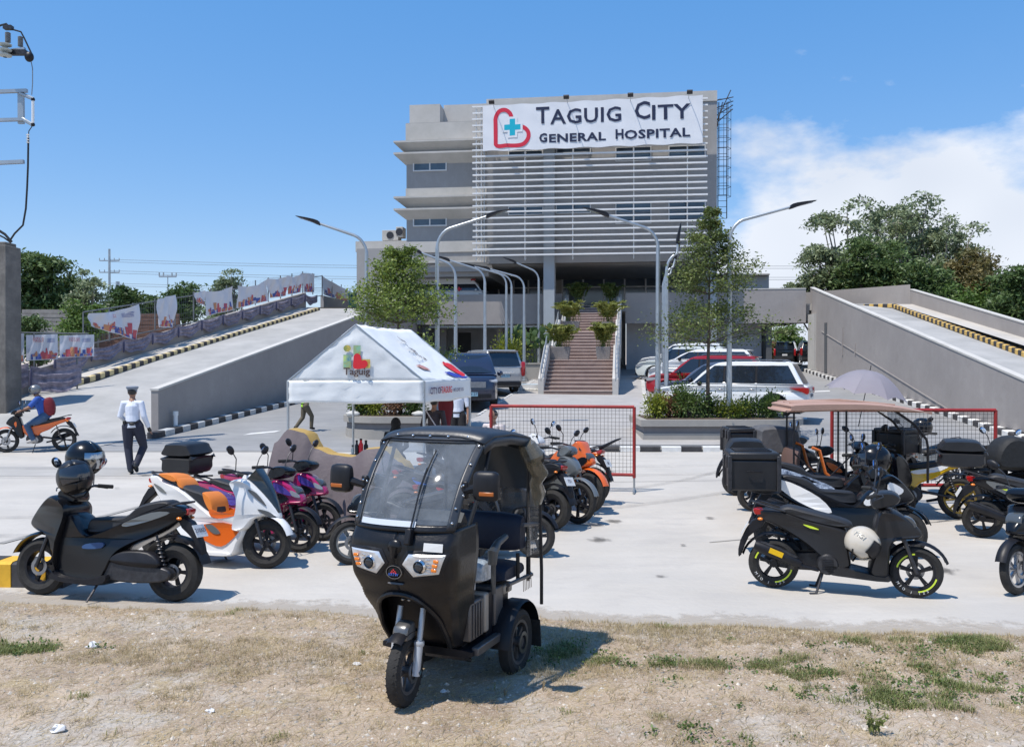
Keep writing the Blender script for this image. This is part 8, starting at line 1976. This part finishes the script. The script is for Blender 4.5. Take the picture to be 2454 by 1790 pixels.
# wiper
b=MB(); b.tube([wsp(.02,.30)+Vector((.03,0,.01)),wsp(.4,.29)+Vector((.035,0,.02)),wsp(.60,.275)+Vector((.03,0,.02))],[.006,.005,.004],6); b.build('wiper_arm',black,TR)
b=MB(); b.tube([wsp(f,.27)+Vector((.018,0,.01)) for f in (.28,.42,.56,.70,.82)],.005,5); b.build('wiper_blade',rub,TR); b=MB(); b.box(onsh(.10,1.09,.03),(.05,.04,.10),(0,-.3,0)); b.build('wiper_motor',black,TR,bevel=.008)
b=MB(); P=[onsh(.20,1.06,.016),onsh(.315,1.055,.016),onsh(.315,1.005,.014),onsh(.20,1.01,.016)]; b.add(P,[(3,2,1,0)]); b.build('paper_sticker',mat('paper_white',(.72,.72,.7),.5),TR,smooth=False)
b=MB()
for i in range(15): 
    y=-.8+1.15*i/14; 
    for f in (.02,.075): p=wsp(f,y); b.v.append((p.x+.012,p.y,p.z+.008))
b.f=[(2*i,2*i+1,2*i+3,2*i+2) for i in range(14)]; b.build('lower_glare',mat('glare_silver',(.7,.72,.74),.25,metal=.3),TR)  # painted reflection: bright band for the glare at the windscreen base
# front wheel and fork
wf_=bikewheel(TR,0,.222,.095,panelg,5,disc=True,steer=.10); wf_.rotation_euler=(0,0,.10)
# chevron tread blocks
b=MB(); nb=30
for k in range(nb):
    a=2*math.pi*k/nb
    for sd in (-1,1):
        for q_ in range(2):
            m_=Matrix.Rotation(-a-(.07 if q_ else 0)-sd*.0,3,'Y'); y=sd*(.011+.018*q_); rr=.222-.0005-(.006 if q_ else 0)
            b.box(m_@Vector((rr-.0042,y,0)),(.004,.017,.015),m_@Matrix.Rotation(sd*.7,3,'X'))
b.build('tread_block',rub,wf_,kind='stuff',smooth=False)
for sd in(-1,1):
    b=MB(); b.tube([(0.01,sd*.082,.20),(-.03,sd*.082,.38)],[.026,.028],12); b.tube([(-.03,sd*.082,.38),(-.09,sd*.082,.60)],[.019,.019],10); b.lathe([(.030,.375),(.034,.385),(.034,.40),(.03,.41)],12,(-.035,sd*.082,0),'z'); b.build('fork_leg',mat('fork_silver',(.50,.52,.55),.35,metal=.3),TR)
    b=MB(); b.lathe([(0,sd*.11),(.016,sd*.11),(.016,sd*.07)],10,(0,0,.222)); b.build('axle_nut',chrome,TR)
b=MB(); b.lathe([(.245,-.055),(.262,-.035),(.268,0),(.262,.035),(.245,.055)],14,(0,0,.222),'y',55,125); b.build('front_fender',black,TR)
b=MB(); b.slab([(-.05,.43),(.06,.42),(.075,.46),(.05,.515),(-.04,.53)],.052,3,.014); b.build('fender_crown',mat('fender_metal',(.16,.16,.16),.3,metal=.6),TR)
b=MB(); 
for y in (-.02,.025): b.ball((-.01,y,.665),(.01,.014,.010),8,5)
b.build('horn',steel,TR)
# floor, battery box, seats
b=MB(); b.slab([(-.28,.30),(-1.28,.33),(-1.28,.26),(-.9,.235),(-.28,.25)],.33,1,.01); b.build('floor_frame',black,TR)
b=MB(); b.box((-.58,.335,.285),(.52,.05,.055)); b.build('side_step',panelg,TR,bevel=.008)
for (x0,x1,z0,z1,m,nm) in ((-.30,-.52,.345,.60,panelg,'side_panel'),(-.535,-.60,.345,.61,mat('pale_panel',(.35,.32,.28),.45,metal=.3),'side_panel'),(-.70,-.84,.345,.61,panelg,'side_panel'),(-.84,-.98,.53,.60,MC['pale_panel'],'lock_panel')):
    b=MB(); b.box(((x0+x1)/2,.0,(z0+z1)/2),(abs(x1-x0),.62 if nm=='side_panel' else .64,z1-z0)); b.build(nm,m,TR,bevel=.014)
for x in (-.34,-.38,-.42,-.46): b=MB(); b.box((x,.315,.47),(.012,.012,.22)); b.build('panel_rib',panelg,TR,bevel=.004)
b=MB(); b.box((-.64,.0,.45),(.10,.58,.28)); b.box((-.91,0,.43),(.16,.56,.2)); b.build('battery_box',black,TR)
b=MB(); b.box((-.88,.322,.565),(.03,.01,.03)); b.build('lock',black,TR)
wrap=mat('wrapped_seat_plastic',(.45,.52,.58),.18,var=.5,vs_=14,col2=(.75,.78,.8),bump=.5,bs=22,coat=.5)
b=MB(); b.slab([(-.42,.64),(-.30,.66),(-.27,.78),(-.31,.86),(-.40,.85),(-.44,.72)],.17,3,.02,y=.12); b.build('wrapped_seat',wrap,TR)
b=MB(); b.slab([(-.72,.68),(-.50,.68),(-.48,.76),(-.52,.82),(-.70,.81)],.20,3,.02,y=.10); b.build('wrapped_seat',wrap,TR)
b=MB(); b.slab([(-1.14,.62),(-.80,.62),(-.78,.68),(-.84,.73),(-1.12,.72)],.34,3,.02); b.build('bench_cushion',mat('navy_seat',(.014,.018,.035),.6,bump=.15,bs=40),TR)
b=MB(); b.slab([(-1.16,.80),(-1.04,.80),(-1.02,.92),(-1.05,1.04),(-1.15,1.05),(-1.17,.9)],.35,3,.025); b.build('bench_backrest',MC['navy_seat'],TR)
b=MB(); b.slab([(-.50,.80),(-.46,.82),(-.46,1.00),(-.50,1.02),(-.52,.9)],.14,3,.01,y=.05); b.build('driver_backrest',black,TR)
for y in (.36,.05,-.3):
    b=MB(); b.tube([(-.98,y,.60),(-.98,y,.80)],.015,8); b.build('seat_post',black,TR)
b=MB(); b.tube([(-1.16,.37,.58),(-1.16,.37,.86)],.016,8); b.build('seat_post',black,TR)
b=MB(); b.tube([(-.60,.34,.60),(-.60,.34,.86)],.018,8); b.tube([(-.58,.34,.80),(-.58,.345,.88),(-.66,.345,.93),(-.80,.345,.95)],[.03,.036,.026,.02],10); b.build('armrest',mat('armrest_grey',(.07,.07,.07),.35),TR)
b=MB(); b.tube([(-.78,.37,.62),(-1.22,.37,.60)],.016,6); b.build('side_rail',panelg,TR); b=MB(); b.tube([(-1.0,.39,1.0),(-1.30,.39,.96)],.014,6); b.build('side_rail',panelg,TR)
b=MB()
for k in range(6): b.tube([(-1.08-.03*k,.36,.62),(-1.09-.03*k,.36,.50)],.003,4)
b.build('basket_wire',steel,TR)
# rear wheels, fenders
for sd in (-1,1):
    w_=bikewheel(TR,-.95,.235,.10,panelg,6,disc=True); w_.location=(-.95,sd*.355,.235-.055)
    b=MB(); b.lathe([(.285,-.085),(.30,-.05),(.30,.05),(.285,.075)],16,(-.95,sd*.355,.18),'y',5,175); b.slab([(-1.22,.20),(-1.18,.44),(-1.05,.52),(-.82,.52),(-.70,.42),(-.72,.40),(-.84,.49),(-1.04,.49),(-1.15,.42),(-1.19,.20)],.08,1,.006,y=sd*.35) if False else None
    b.build('rear_fender',black,TR)
    b=MB(); b.box((-1.235,sd*.36,.17),(.012,.15,.20),(0,.12,0)); b.build('mudflap',rub,TR)
b=MB(); b.tube([(-.95,-.35,.18),(-.95,.35,.18)],.025,8); b.ball((-.95,0,.18),(.09,.09,.09),12,8); b.build('rear_axle',darkst,TR)
b=MB(); b.box((-.60,.05,.21),(.3,.3,.08)); b.tube([(-.5,.1,.18),(-.62,.16,.12)],.015,6); b.build('underframe',darkst,TR)
